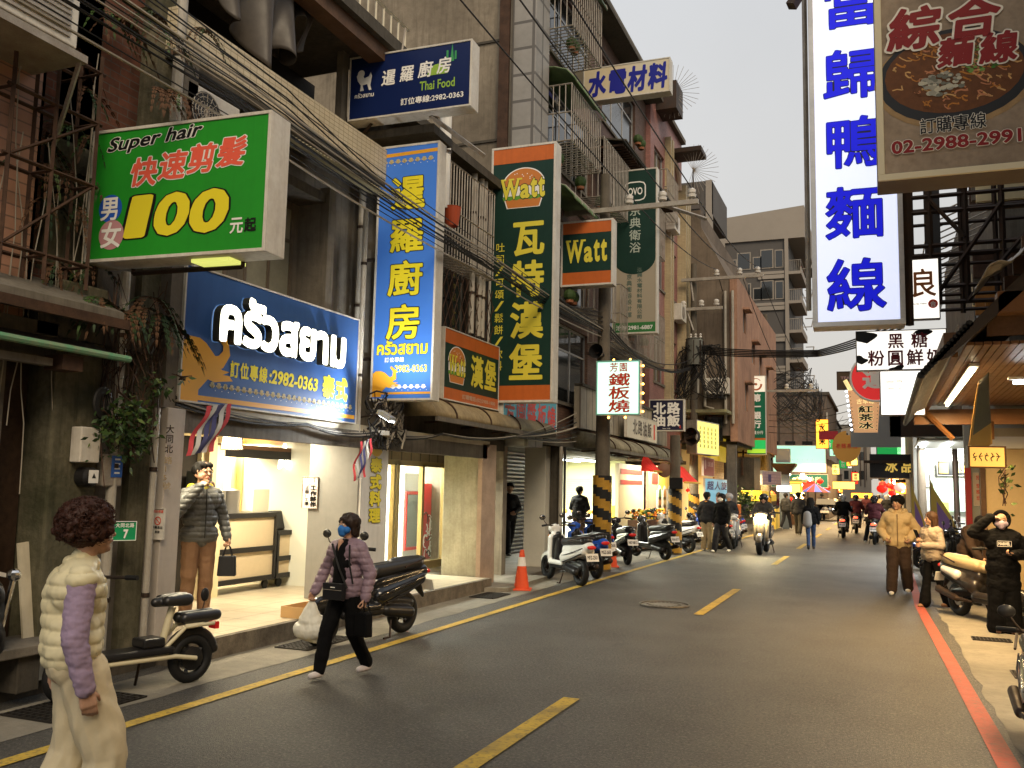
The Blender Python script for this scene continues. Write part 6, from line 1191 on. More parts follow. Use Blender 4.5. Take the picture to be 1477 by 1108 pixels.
for k, q in enumerate(A1[2:]):
    a = V((P1.x+q, P1.y-.08, z1+.3)); wire([(a.x, -4, a.z+.3), a], .012, ['upper power line to the left insulator, high over the street', 'upper power line to the middle insulator, high over the street', 'upper power line to the right insulator, high over the street'][k], .18)
    c = V((p2.x+A2[2+k], Y2-.23, z2+.3)); wire([a, c], .013, ['power line from first crossarm to the left insulator of the second', 'power line from first crossarm to the middle insulator of the second', 'power line from first crossarm to the right insulator of the second'][k], .25)
    wire([c, (p3.x+(-.4, .9, 1.9)[k], 41, at(1110, 565, 'y', 41).z+.3)], .013, ['power line running on from the second crossarm, nearest the houses', 'power line running on from the second crossarm, between the other two', 'power line running on from the second crossarm, nearest the street'][k], .3)
for k in range(6):
    rr = random.Random(60+k); wire([(P1.x, P1.y, 4.9+.1*k), (p2.x, Y2, 5.9+rr.uniform(-.3, .3))], rr.choice((.012, .018)), 'cable of the bundle between the striped pole and the transformer pole', .35+.05*k)
    wire([(p2.x, Y2, 5.6+.1*k), (p3.x, 41, 5.6+.12*k)], .014, 'cable between the transformer pole and the dark farther pole', .4+.04*k)
    wire([(p3.x, 41, 5.2+.2*k), (-3.6, 80, 6+.3*k)], .02, 'cable running away down the street from the dark farther pole', .6)
for k in range(5):
    rr = random.Random(80+k); wire([(p2.x+.1, Y2, 6.3+.06*k), (at(1180, 514, 'y', 26).x, 26, at(1180, 514, 'y', 26).z+.04*k), (.45, 20, 5.05+.06*k)], .02, 'thick black cable of the bundle crossing the street to the milk sign', .06)
for k in range(4): wire([(p3.x, 41, 4.3+.25*k), (.2, 33, 4.3+.3*k)], .012, 'thin cable crossing the street beyond the cup sign', .25)
for k in range(7):
    rr = random.Random(100+k); wire([(-6.3, 6.9, 2.44+.02*k), (-6.24, 9, 2.43-.03*rr.random()), (-6.22, 10.6, 2.38+.05*rr.random()), (-6.1, 12.3, 2.5), (-6.0, 15, 2.62), (-5.95, 18.3, 2.7+.1*k)], rr.choice((.008, .012, .016)), 'cable of the tangle running along the beam under the shop signs', rr.uniform(.01, .08), m=CABLE if k % 3 else CABLEG, group='cables along the left beam')
b = MB(); rr = random.Random(9)
for k in range(26):
    c = V((-6.25, 10.75+rr.uniform(-.35, .25), 2.5+rr.uniform(-.2, .35))); b.tube([c+V((rr.uniform(0, .15), .22*math.cos(q*.7+k), .14*math.sin(q*.7*(1+.1*k)+k))) for q in range(9)], rr.choice((.006, .009, .013)), CABLE if k % 3 else CABLEG, 5)
b.box(-6.35, -6.1, 10.55, 10.7, 2.38, 2.44, WHITEP); solo(b, 'cable_tangle', 'tangled knot of cables at the corner right of the blue wall sign', 'cables')
b = MB()
for k in range(30):
    c = V((p2.x+.3, Y2-.5, 5.6)); b.tube([c+V((.7*math.cos(q*.5+k)+.2*rr.uniform(-1, 1), rr.uniform(-.2, .2), .9*math.sin(q*.4*(1+.05*k)+k*2))) for q in range(9)], .014, CABLE, 4)
solo(b, 'cable_tangle', 'dense cable tangle around the transformer pole', 'cables')
b = MB()
for k in range(46):
    c = V((p3.x+.3, 44+rr.uniform(-2, 10), 6.3)); b.tube([c+V((1.5*math.cos(q*.5+k), rr.uniform(-.5, .5), 1.0*math.sin(q*.4*(1+.05*k)+k*2))) for q in range(9)], .016, CABLE, 4)
solo(b, 'cable_tangle', 'dense cable tangle far off by the bank sign', 'cables')
b = MB()
for k in range(5): b.torus((-6.2, 5.93, 2.38), (1, .25, 0), .085+.012*k, .014, CABLE, 22, 6)
solo(b, 'cable_coil', 'coiled black cable hanging on the mossy column', 'cable')
# ================================================================ rounded shells: overlapping capsules fused into one surface
def _cap(a, b, ra, rb, sc=None, n=14):
    a, b = V(a), V(b); d = b-a; L = d.length; ax = d.normalized() if L > 1e-6 else V((0, 0, 1)); u = ax.orthogonal().normalized(); w = ax.cross(u); vs = []; fs = []
    prof = [(ra*math.cos(q), -ra*math.sin(q)) for q in (1.45, 1.1, .75, .4, 0)]+[(rb*math.cos(q), L+rb*math.sin(q)) for q in (0, .4, .75, 1.1, 1.45)]
    for r, h in prof: vs += [a+ax*h+(u*math.cos(2*PI*k/n)+w*math.sin(2*PI*k/n))*r for k in range(n)]
    m = len(prof)
    for i in range(m-1):
        for k in range(n): fs.append((i*n+k, i*n+(k+1) % n, (i+1)*n+(k+1) % n, (i+1)*n+k))
    fs += [tuple(range(n))[::-1], tuple((m-1)*n+k for k in range(n))]
    if sc: c = (a+b)/2; vs = [V((c.x+(p.x-c.x)*sc[0], c.y+(p.y-c.y)*sc[1], c.z+(p.z-c.z)*sc[2])) for p in vs]
    return vs, fs
def blob(name, parent, caps, m, vox=.012, smooth=5, disp=None, M2=None, dec=None):
    "caps: (a, b, ra, rb[, scale]); fused, smoothed; M2(point) -> index of a second material"
    vs, fs = [], []
    for c in caps:
        v, f = _cap(*c); o = len(vs); vs += [tuple(p) for p in v]; fs += [tuple(o+k for k in q) for q in f]
    me = bpy.data.meshes.new('shell'); me.from_pydata(vs, [], fs); o = bpy.data.objects.new('shell', me); COL.objects.link(o)
    r = o.modifiers.new('r', 'REMESH'); r.mode = 'VOXEL'; r.voxel_size = vox; s = o.modifiers.new('s', 'SMOOTH'); s.factor = .5; s.iterations = smooth
    if dec: d = o.modifiers.new('d', 'DECIMATE'); d.ratio = dec
    nm = bpy.data.meshes.new_from_object(o.evaluated_get(bpy.context.evaluated_depsgraph_get())); bpy.data.objects.remove(o); bpy.data.meshes.remove(me)
    if disp:
        N = [v.normal.copy() for v in nm.vertices]
        for v, q in zip(nm.vertices, N): v.co = v.co+q*disp(v.co)
    nm.name = name; ms = m if isinstance(m, (list, tuple)) else [m]
    for k in ms: nm.materials.append(k)
    if M2:
        for p in nm.polygons: p.material_index = M2(p.center)
    nm.polygons.foreach_set('use_smooth', [True]*len(nm.polygons)); o = bpy.data.objects.new(name, nm); COL.objects.link(o)
    if parent is not None: o.parent = parent; MATW[o.name] = MATW[parent.name]
    return o
def wrinkle(a=.007, s=(9, 9, 16)): return lambda p: a*NZ.noise(V((p.x*s[0], p.y*s[1], p.z*s[2])))+a*.5*NZ.noise(V((p.x*s[0]*2.6, p.y*s[1]*2.6, p.z*s[2]*2)))
def puffer(st=.085, a=.016): return lambda p: a*(abs(math.sin(PI*p.z/st+.5*NZ.noise(p*5)))**.6-.75)+.006*NZ.noise(p*14)+.35*a*NZ.noise(V((p.x*38, p.y*38, p.z*16)))*(1-abs(math.sin(PI*p.z/st)))*1.6
SKIN = K('skin', (.50, .29, .19), .5); SKIND = K('skin in shade tone', (.42, .24, .16), .5)
HAIRB = K('black hair', (.008, .007, .006), .7, spec=.15); HAIRD = K('dark brown hair', (.035, .018, .011), .5, var=.4, scale=30); HAIRL = K('long brown hair', (.07, .035, .018), .45, var=.4, scale=30)
EYEW = K('eye white', (.7, .68, .64), .3); EYEB = K('eye iris', (.02, .012, .01), .2); LIP = K('lips', (.36, .12, .10), .45)
JD = dict(pel=(0, 0, .93), che=(0, .0, 1.28), nek=(0, .01, 1.43), hed=(0, -.01, 1.585), shr=(-.163, .0, 1.365), shl=(.163, .0, 1.365), elr=(-.235, .03, 1.11), ell=(.235, .03, 1.11),
          wrr=(-.245, -.05, .875), wrl=(.245, -.05, .875), hir=(-.085, 0, .9), hil=(.085, 0, .9), knr=(-.095, -.01, .49), knl=(.095, -.01, .49), anr=(-.1, .03, .09), anl=(.1, .03, .09))
def hand(w, d, n, side, curl, k=1.):
    w, d, n = V(w), V(d).normalized(), V(n); n = (n-d*n.dot(d)).normalized(); s = d.cross(n)*side; L = []
    L += [(w, w+d*.03, .024*k, .026*k)]
    for i in range(4): L.append((w+d*.02+s*(i-1.5)*.012, w+d*.085+s*(i-1.5)*.019, .016*k, .0125*k))
    for i, f in enumerate((.92, 1.0, .94, .76)):
        p = w+d*.085+s*(1.5-i)*.0195; a = curl*.55+.08*i
        for q, ln in enumerate((.036, .026, .021)):
            dd = d*math.cos(a)+n*math.sin(a); e = p+dd*ln*f; L.append((p, e, .0088*k, .0078*k)); p = e; a += curl*.6+.12
    p = w+d*.025+s*.026; t = (d*.72+s*.55+n*.42).normalized(); e = p+t*.042; L.append((p, e, .0115*k, .010*k)); t2 = (d*.85+s*.1+n*.5).normalized(); L.append((e, e+t2*.03, .0095*k, .008*k)); return L
def person(label, loc, rz, h=1.7, pose=None, top=None, tth=.0, tdisp=None, tcol=None, bottom=None, bw=0., shoes=None, hair='short', hm=None, near=False, yaw=0., pitch=0., mask=None, curl=(.7, .7), hdir=(None, None), hn=(None, None),
           sleeve=None, vest=False, hem=.9, skin=None, group=None, face=True, flare=0., bdisp=None):
    J = {k: V(v) for k, v in JD.items()}
    for k, v in (pose or {}).items(): J[k] = V(v)
    o = thing('person', label, 'person', loc, rz, group, scale=h/1.7); vx = .0065 if near else .013; skin = skin or SKIN
    q = MX.Rotation(yaw, 3, 'Z')@MX.Rotation(pitch, 3, 'X'); c = J['hed']; H = lambda x, y, z: c+q@V((x, y, z))
    C = [(H(-.012, .012, .03), H(.012, .012, .03), .088, .088, None), (H(0, -.02, .0), H(0, -.012, .05), .074, .076), (H(0, -.035, -.055), H(0, -.045, -.075), .055, .042), (H(-.03, -.03, -.03), H(.03, -.03, -.03), .05, .05), (J['nek'], H(0, .01, -.07), .054, .052),
         (H(0, -.092, .005), H(0, -.106, -.018), .009, .014), (H(-.028, -.078, .022), H(.028, -.078, .022), .017, .017), (H(-.04, -.062, -.018), H(-.036, -.066, -.02), .024, .024), (H(.04, -.062, -.018), H(.036, -.066, -.02), .024, .024), (H(-.014, -.082, -.05), H(.014, -.082, -.05), .014, .014), (H(0, -.075, -.085), H(0, -.078, -.09), .02, .018)]
    for s in (-1, 1): C.append((H(s*.083, .005, .018), H(s*.08, .008, -.03), .014, .010))
    che, pel = J['che'], J['pel']; mid = (che+pel)/2
    TB = [(che+V((-.095, 0, .03)), che+V((.095, 0, .03)), .098, .098), (mid+V((-.07, 0, 0)), mid+V((.07, 0, 0)), .092, .092), (pel+V((-.08, 0, 0)), pel+V((.08, 0, 0)), .1, .1), (che, mid, .12, .115), (mid, pel, .115, .115), (J['shr']*.97+che*.03, J['shl']*.97+che*.03, .052, .052), (che, J['nek'], .085, .05), (J['nek']+V((0, .01, -.02)), J['shr'], .05, .045), (J['nek']+V((0, .01, -.02)), J['shl'], .05, .045)]
    AR = []
    for s in 'rl': AR += [(J['sh'+s], J['el'+s], .052, .042), (J['el'+s], J['wr'+s], .041, .027)]
    LG = []
    for s in 'rl': LG += [(J['hi'+s], J['kn'+s], .082, .055), (J['kn'+s], J['an'+s], .054, .036)]
    HD = []
    for i, s in enumerate('rl'):
        d = hdir[i] or (J['wr'+s]-J['el'+s]); n = hn[i] or (V((1, -.3, 0)) if s == 'r' else V((-1, -.3, 0))); HD += hand(J['wr'+s], d, n, (1 if s == 'r' else -1), curl[i], 1. if near else 1.12)
    blob('body', o, C+[(a, b, x-.01, y-.01) for a, b, x, y in TB]+[(a, b, x-.006, y-.003) for a, b, x, y in AR]+[(a, b, x-.012, y-.01) for a, b, x, y in LG]+HD, skin, vx*.95, 3 if near else 2)
    if face:
        for s in (-1, 1):
            b = MB(); e = H(s*.032, -.0885, .022); b.ball(e, .0125, EYEW, 10, (1.15, .7, .62)); e2 = H(s*.031, -.0955, .022); b.ball(e2, .0062, EYEB, 8); b.build('eye', o, local=True)
            b = MB(); b.tube([H(s*.015, -.097, .041), H(s*.034, -.097, .047), H(s*.052, -.086, .042)], .0036, hm or HAIRB, 6); b.build('eyebrow', o, local=True)
        b = MB(); b.tube([H(-.022, -.092, -.051), H(-.008, -.0985, -.0475), H(0, -.099, -.0495), H(.008, -.0985, -.0475), H(.022, -.092, -.051)], [.003, .0055, .005, .0055, .003], LIP, 7); b.build('mouth', o, local=True)
    if mask: blob('face_mask', o, [(H(0, -.072, -.03), H(0, -.07, -.06), .056, .05), (H(-.05, -.05, -.03), H(.05, -.05, -.03), .042, .042), (H(0, -.1, -.012), H(0, -.102, -.03), .02, .022)], mask, .007, 3); b = MB(); [b.tube([H(s*.06, -.07, -.02), H(s*.082, .0, .0)], .003, mask, 5) for s in (-1, 1)]; b.build('mask_loop', o, local=True)
    t = tth
    up = lambda p: V((p.x, p.y, max(p.z, hem+.03))); tp = [(up(a), up(b), x+.012+t*(.6 if i in (5, 6) else 1), y+.012+t*(.6 if i in (5, 6) else 1)) for i, (a, b, x, y) in enumerate(TB)]
    hemz = V((0, 0, hem+.07)); tp += [(hemz+V((-.075, pel.y, 0)), hemz+V((.075, pel.y, 0)), .115+t, .115+t), (mid, hemz+V((0, pel.y, .06)), .125+t, .12+t)]
    sl = [(a, b, x+.012+t*.7, y+.012+t*.7) for a, b, x, y in AR]
    cut = [(J['el'+s], J['wr'+s]) for s in 'rl']
    if top:
        if vest: blob('vest', o, tp+[(J['sh'+s]*.8+che*.2, J['sh'+s], .08+t*.6, .07+t*.5) for s in 'rl'], top, vx, 4, tdisp); sl = [(a, b, x-.006, y-.006) for a, b, x, y in sl]; blob('sleeve', o, [x for x in sl[:2]], sleeve, vx, 3, wrinkle(.006, (20, 20, 34))); blob('sleeve', o, [x for x in sl[2:]], sleeve, vx, 3, wrinkle(.006, (20, 20, 34)))
        else: blob('jacket', o, tp+sl, top, vx, 4, tdisp or wrinkle())
        nk = J['nek']; blob('collar', o, [(nk+V((.055*math.cos(k*.7), .055*math.sin(k*.7)+.005, -.01-.012*math.sin(k*.7)*-1)), nk+V((.055*math.cos(k*.7+.7), .055*math.sin(k*.7+.7)+.005, -.005+.0*k)), .026+t*.5, .026+t*.5) for k in range(9)], tcol or top, vx*1.1, 3)
    if bottom:
        B = [(pel+V((-.08, 0, .02)), pel+V((.08, 0, .02)), .108+bw*.3, .108+bw*.3)]
        for s in 'rl': B += [(J['hi'+s], J['kn'+s], .098+bw*.6, .07+bw), (J['kn'+s], J['an'+s]+V((0, -.005, .0)), .068+bw, .056+bw+flare)]
        blob('trousers', o, B, bottom, vx, 4, bdisp or wrinkle(.008, (8, 8, 11)))
    if shoes:
        for s in 'rl':
            a = J['an'+s]; f = V((0, -1, 0)) if abs(a.y-J['kn'+s].y) < .28 else V((0, -.94, .2 if a.y > J['kn'+s].y else .25)); tl = -.35 if (a.z > .13) else 0.
            f = V((0, -1, tl)).normalized() if a.y >= J['kn'+s].y else V((0, -1, .25)).normalized() if a.z > .1 and a.y < J['kn'+s].y-.1 else f if a.z > .13 else V((0, -1, 0))
            blob('shoe', o, [(a+V((0, .03, -.045)), a+f*.13+V((0, 0, -.055)), .038, .034), (a+V((-.012, .0, -.05)), a+f*.1+V((-.015, 0, -.055)), .036, .03), (a+V((.012, .0, -.05)), a+f*.1+V((.015, 0, -.055)), .036, .03), (a+V((0, .02, -.04)), a+V((0, .01, .01)), .042, .042)], shoes, .009, 3)
    hm = hm or HAIRB; hd = wrinkle(.012, (26, 26, 10))
    if hair == 'short': blob('hair', o, [(H(-.02, .02, .05), H(.02, .02, .05), .094, .094), (H(0, .045, .02), H(0, .05, -.03), .08, .06), (H(-.05, -.06, .085), H(.05, -.06, .085), .03, .03), (H(-.078, .0, .045), H(-.078, .01, .01), .024, .018), (H(.078, .0, .045), H(.078, .01, .01), .024, .018)], hm, .009, 2, hd)
    elif hair == 'fringe': blob('hair', o, [(H(-.025, .012, .055), H(.025, .012, .055), .102, .102), (H(0, .05, .02), H(0, .05, -.03), .085, .06), (H(-.06, -.075, .07), H(.06, -.075, .07), .032, .032), (H(-.05, -.085, .055), H(.03, -.088, .05), .016, .016), (H(-.085, -.01, .05), H(-.085, .01, .0), .03, .022), (H(.085, -.01, .05), H(.085, .01, .0), .03, .022)], hm, .009, 2, hd)
    elif hair == 'bob': blob('hair', o, [(H(-.025, .02, .05), H(.025, .02, .05), .104, .104), (H(-.088, .01, .06), H(-.09, .01, -.06), .038, .03), (H(.088, .01, .06), H(.09, .01, -.06), .038, .03), (H(-.04, .07, .02), H(-.04, .07, -.07), .05, .045), (H(.04, .07, .02), H(.04, .07, -.07), .05, .045), (H(.03, -.075, .085), H(.07, -.05, .06), .024, .03), (H(-.03, -.075, .085), H(-.07, -.05, .06), .024, .03)], hm, .009, 2, hd)
    elif hair == 'long': blob('hair', o, [(H(-.02, .02, .05), H(.02, .02, .05), .1, .1)]+[(H(.085*math.cos(a), .03+.06*math.sin(a), .05), H(.105*math.cos(a)-.0, .035+.07*math.sin(a), -.36), .034, .03) for a in (-.5, .2, .9, 1.57, 2.2, 2.9, 3.6)]+[(H(-.04, -.07, .08), H(-.08, -.04, .0), .022, .024), (H(.04, -.07, .08), H(.08, -.04, .0), .022, .024)], hm, .01, 2, hd)
    elif hair == 'curly':
        rr = random.Random(3); L = [(H(0, .03, .04), H(0, .04, .02), .112, .108)]
        for k in range(190):
            a, b_ = rr.uniform(0, 2*PI), rr.uniform(-.55, 1.5)
            x, y, z = .118*math.cos(b_)*math.cos(a), .035+.124*math.cos(b_)*math.sin(a), .04+.108*math.sin(b_)
            if y < -.055 and abs(x) < .085 and z < .09: continue
            L.append((H(x, y, z), H(x+rr.uniform(-.02, .02), y+rr.uniform(-.02, .02), z-.02), rr.uniform(.018, .03), .016))
        blob('hair', o, L, hm, .0075, 1, wrinkle(.012, (60, 60, 60))); b = MB()
        for k in range(1500):
            a, b_ = rr.uniform(0, 2*PI), rr.uniform(-.75, 1.5); x, y, z = .125*math.cos(b_)*math.cos(a), .035+.132*math.cos(b_)*math.sin(a), .04+.116*math.sin(b_)
            if y < -.05 and abs(x) < .085 and z < .09: continue
            ph, cr, ln = rr.uniform(0, 6), rr.uniform(.008, .02), rr.uniform(.3, .8); nx_ = V((x, y-.035, z-.045)).normalized(); u_ = nx_.orthogonal().normalized(); u_ = MX.Rotation(rr.uniform(0, 6), 3, nx_)@u_; v_ = nx_.cross(u_); c0 = V((x, y, z))
            b.tube([H(*(c0+u_*(q-3)*.012*ln+v_*cr*math.sin(ph+q*1.3)+nx_*(cr*math.cos(ph+q*1.3)+.004))) for q in range(7)], .0016, hm, 3, cap=False)
        b.build('loose_curls', o, local=True)
    elif hair == 'helmet': blob('helmet', o, [(H(-.015, .015, .04), H(.015, .015, .04), .125, .125), (H(0, .04, -.02), H(0, .05, -.05), .11, .1)], hm, .012, 4)
    elif hair == 'hood': blob('hood', o, [(H(.098*math.cos(a), -.035, .03+.115*math.sin(a)), H(.085*math.cos(a), .06, .03+.10*math.sin(a)), .03, .035) for a in [-.75+k*.23 for k in range(21)]]+[(H(0, .05, .03), H(0, .06, -.02), .105, .1)], hm, .009, 3, wrinkle(.005))
    return o, J, H
def bag(name, label, loc, size, m, rz=0, cat='bag', strap=True, soft=.0):
    o = thing(name, label, cat, loc, rz); w, d, h = size; b = MB(); b.prism([(-w/2, -d/2, -h), (w/2, -d/2, -h), (w*.44, -d/2, 0), (-w*.44, -d/2, 0)], (0, d, 0), m); b.build('bag_body', o, local=True, bevel=.012)
    if strap:
        for y in (-d/2, d/2): b = MB(); b.tube([(-w*.25, y, -.01), (-w*.12, y*.5, .09), (0, 0, .13), (w*.12, y*.5, .09), (w*.25, y, -.01)], .006, m, 6); b.build('handle', o, local=True)
    return o
def plastic_bag(label, loc, h, m, rz=0, w=.16):
    "a full thin plastic bag hanging from loc"
    o = thing('plastic_bag', label, 'bag', loc, rz); b = blob('bag_body', o, [(V((0, 0, 0)), V((-w*.15, 0, -h*.5)), .02, .085), (V((0, 0, 0)), V((w*.2, 0, -h*.55)), .02, .08), (V((-w*.35, 0, -h*.75)), V((w*.35, 0, -h*.75)), w*.45, w*.45), (V((0, 0, -h*.4)), V((0, 0, -h*.75)), .05, w*.5), (V((-w*.4, 0, -h*.9)), V((w*.3, .0, -h)), .035, .03)], m, .008, 3, wrinkle(.007, (22, 22, 12))); return o
def wpos(o, p): return MATW[o.name]@V(p)
WOOL = lambda n, c, **k: K(n, c, .85, var=.25, scale=9, **k)
def G(px, py, z=0.): p = at(px, py, 'z', z); return (p.x, p.y, z)
# ---------------------------------------------------------------- 1 woman in cream vest, walking right close to the camera
CREAMV = K('cream puffer nylon', (.74, .66, .42), .42, var=.08, scale=6); LAV = K('lavender rib knit', (.36, .27, .38), .8, var=.2, scale=25); CRT = K('cream trouser cloth', (.70, .60, .40), .8, var=.12, scale=6)
p = G(97, 1240)
w1, J, H = person('woman with curly dark hair, cream puffer vest and lavender sleeves, walking', p, R_(142), 1.60, dict(elr=(-.24, .06, 1.09), wrr=(-.25, .0, .86), shr=(-.17, .04, 1.355), ell=(.22, .12, 1.12), wrl=(.22, .1, .9), knr=(-.09, -.13, .50), anr=(-.1, -.1, .10), knl=(.09, .0, .5), anl=(.1, .16, .12), che=(0, .05, 1.28), pel=(0, .05, .93), nek=(0, .025, 1.43)),
    CREAMV, .02, puffer(.07, .011), bottom=CRT, bw=.035, flare=.02, bdisp=lambda q: .012*NZ.noise(V((q.x*9, q.y*9, q.z*4)))+.009*NZ.noise(V((q.x*20+q.z*9, q.y*20, q.z*7))), shoes=WHITEP, hair='curly', hm=K('curly dark brown hair', (.045, .015, .008), .55, var=.5, scale=40), near=True, yaw=.25, vest=True, sleeve=LAV, hem=.98, hn=(V((1, 0, 0)), None), curl=(.55, .5))
# ---------------------------------------------------------------- 2 masked woman with bags
PUR = K('mauve quilted nylon', (.26, .18, .22), .5, var=.2, scale=5); BLKC = K('black cloth', (.006, .006, .0065), .9, spec=.1, var=.3, scale=5)
w2, J, H = person('masked woman in mauve jacket crossing with two bags', (-4.55, 7.3, 0), R_(-8), 1.44, dict(elr=(-.31, .02, 1.12), wrr=(-.36, -.1, .88), ell=(.29, .03, 1.1), wrl=(.31, -.06, .85), knr=(-.1, -.17, .5), anr=(-.12, -.24, .11), knl=(.08, .04, .48), anl=(.09, .28, .12)),
    PUR, .022, lambda q: puffer(.07, .008)(q)+wrinkle(.008)(q), bottom=BLKC, bw=.012, shoes=K('pale trainers', (.55, .5, .5), .6), hair='bob', hm=K('dark brown bob hair', (.03, .017, .012), .5, var=.4, scale=30), near=True, yaw=-.3, mask=K('blue surgical mask', (.03, .16, .48), .7), curl=(1.5, 1.5), tcol=BLKC)
blob('black_shirt', w2, [(V((0, -.075, 1.36)), V((0, -.085, 1.0)), .085, .1), (V((-.03, -.06, 1.2)), V((.03, -.06, 1.2)), .1, .1)], BLKC, .008, 3); blob('chest_skin', w2, [(V((0, -.125, 1.43)), V((0, -.15, 1.33)), .03, .012)], SKIN, .006, 2)
b = MB(); b.tube([(-.12, -.12, 1.40), (.05, -.19, 1.15), (.14, -.16, .95)], .012, BLACK, 6); b.tube([(.12, -.12, 1.40), (.16, -.16, 1.2), (.2, -.14, 1.0)], .010, BLACK, 6); b.build('bag_strap', w2, local=True)
b = MB(); b.box(-.13, .13, -.235, -.165, .83, 1.0, K('black nylon bag', (.015, .015, .017), .5)); b.box(-.13, .13, -.24, -.235, .93, .935, IRON); b.box(-.02, .04, -.242, -.236, .955, .965, WHT if 'WHT' in globals() else WHITEP); b.build('shoulder_bag', w2, local=True, bevel=.02)
wr = wpos(w2, (-.37, -.13, .79)); plastic_bag('full white plastic bag held low by the masked woman', (wr.x, wr.y, wr.z), .36, K('thin white plastic', (.72, .70, .6), .35), .3, .2)
wl = wpos(w2, (.315, -.08, .77)); bag('black_bag', 'black cloth bag with pale handles held by the masked woman', (wl.x, wl.y, wl.z-.05), (.17, .08, .21), BLKC, R_(-20))
# ---------------------------------------------------------------- 3 man in grey down jacket on the eatery floor
GJ = K('grey down nylon', (.105, .105, .10), .38, var=.15, scale=6); BRT = K('brown trousers', (.24, .135, .075), .8, var=.2, scale=6)
m3, J, H = person('man in grey down jacket and glasses holding a hand to his mouth', (-6.95, 8.1, .204), R_(62), 1.72, dict(elr=(-.30, -.13, 1.17), wrr=(-.10, -.20, 1.44), ell=(.27, .04, 1.12), wrl=(.29, -.06, .90)), GJ, .018, puffer(.06, .011), bottom=BRT, bw=.012, shoes=K('black trainers', (.02, .02, .02), .6), hair='short', near=True, yaw=.25, pitch=-.1, curl=(.9, 1.5), hdir=(V((.5, .28, .42)), None), hn=(V((.3, .4, -.5)), None), hem=.86, tcol=K('yellow hood lining', (.62, .5, .04), .7))
b = MB()
for s in (-1, 1): b.torus(H(s*.032, -.102, .02), H(0, -1, 0)-H(0, 0, 0), .024, .003, BLKG, 18, 6); b.tube([H(s*.055, -.1, .024), H(s*.082, -.01, .026)], .003, BLKG, 5)
b.tube([H(-.01, -.106, .024), H(.01, -.106, .024)], .003, BLKG, 5); b.build('glasses', m3, local=True)
blob('hood', m3, [(V((.1*math.cos(a), .05+.075*math.sin(a), 1.435)), V((.1*math.cos(a+.3), .05+.075*math.sin(a+.3), 1.435)), .045, .045) for a in [-.2+.3*k for k in range(12)]], K('yellow hood lining', (.62, .5, .04), .7), .01, 3, wrinkle(.01))
b = MB(); b.tube([(0, -.148, 1.42), (0, -.165, 1.2), (0, -.16, .9)], .006, BLKP, 6); b.build('zip', m3, local=True)
wl = wpos(m3, (.295, -.09, .80)); bag('paper_bag', 'black paper carrier bag in the hand of the grey jacket man', (wl.x, wl.y, wl.z-.1), (.2, .09, .22), K('black paper', (.018, .018, .02), .6), R_(30))
# ---------------------------------------------------------------- 4 man in beige hooded jacket on the right
BEI = K('beige cotton jacket', (.56, .42, .22), .8, var=.15, scale=5)
m4, J, H = person('young man in beige hooded jacket and dark baggy trousers walking', (.24, 17.6, 0), R_(-4), 1.69, dict(elr=(-.30, .05, 1.13), wrr=(-.20, -.12, .97), ell=(.30, .05, 1.13), wrl=(.2, -.12, .97), knr=(-.1, -.1, .49), anr=(-.12, -.12, .09), knl=(.11, -.02, .5), anl=(.13, .17, .12)), BEI, .032, wrinkle(.012, (7, 7, 9)), bottom=K('dark brown baggy cloth', (.045, .028, .02), .85, var=.3), bw=.035, shoes=WHITEP, hair='fringe', near=True, yaw=-.35, curl=(1.2, 1.2), hem=.84)
blob('hood', m4, [(V((.12*math.cos(a), .03+.1*math.sin(a), 1.45+.02*math.sin(a))), V((.12*math.cos(a+.3), .03+.1*math.sin(a+.3), 1.45+.02*math.sin(a+.3))), .045, .045) for a in [-.9+.3*k for k in range(17)]], BEI, .01, 3, wrinkle(.01))
b = MB(); b.tube([(0, -.165, 1.4), (0, -.18, 1.15), (0, -.165, .84)], .007, K('brown zip', (.2, .13, .06), .5), 6); [b.tube([(s*.11, -.165, 1.0), (s*.17, -.13, .86)], .006, K('brown zip', (.2, .13, .06), .5), 5) for s in (-1, 1)]; b.build('zip', m4, local=True)
# ---------------------------------------------------------------- 5 long-haired girl with phone
w5, J, H = person('young woman with long brown hair in a beige vest looking at street, holding phone', (.70, 15.84, 0), R_(-52), 1.46, dict(elr=(-.22, .0, 1.12), wrr=(-.06, -.24, 1.2), ell=(.24, .0, 1.12), wrl=(.04, -.24, 1.12), knl=(.1, .06, .5), anl=(.12, .22, .12), knr=(-.09, -.06, .5), anr=(-.1, -.1, .09)), K('greige quilted vest', (.38, .31, .23), .7, var=.2, scale=6), .03, wrinkle(.012), bottom=BLKC, bw=.004, flare=.04, shoes=K('tan shoes', (.3, .16, .09), .6), hair='long', hm=HAIRL, near=True, yaw=-.3, vest=True, sleeve=K('grey beige sleeve', (.36, .3, .24), .8), hem=.92, curl=(1.2, 1.2))
ph = wpos(w5, (-.02, -.31, 1.315)); b = MB(); b.obox(ph, (.037, .006, .075), BLKG, Euler((.5, .1, R_(-52))).to_matrix()); solo(b, 'mobile_phone', 'dark mobile phone in hand of the long-haired young woman', 'phone')
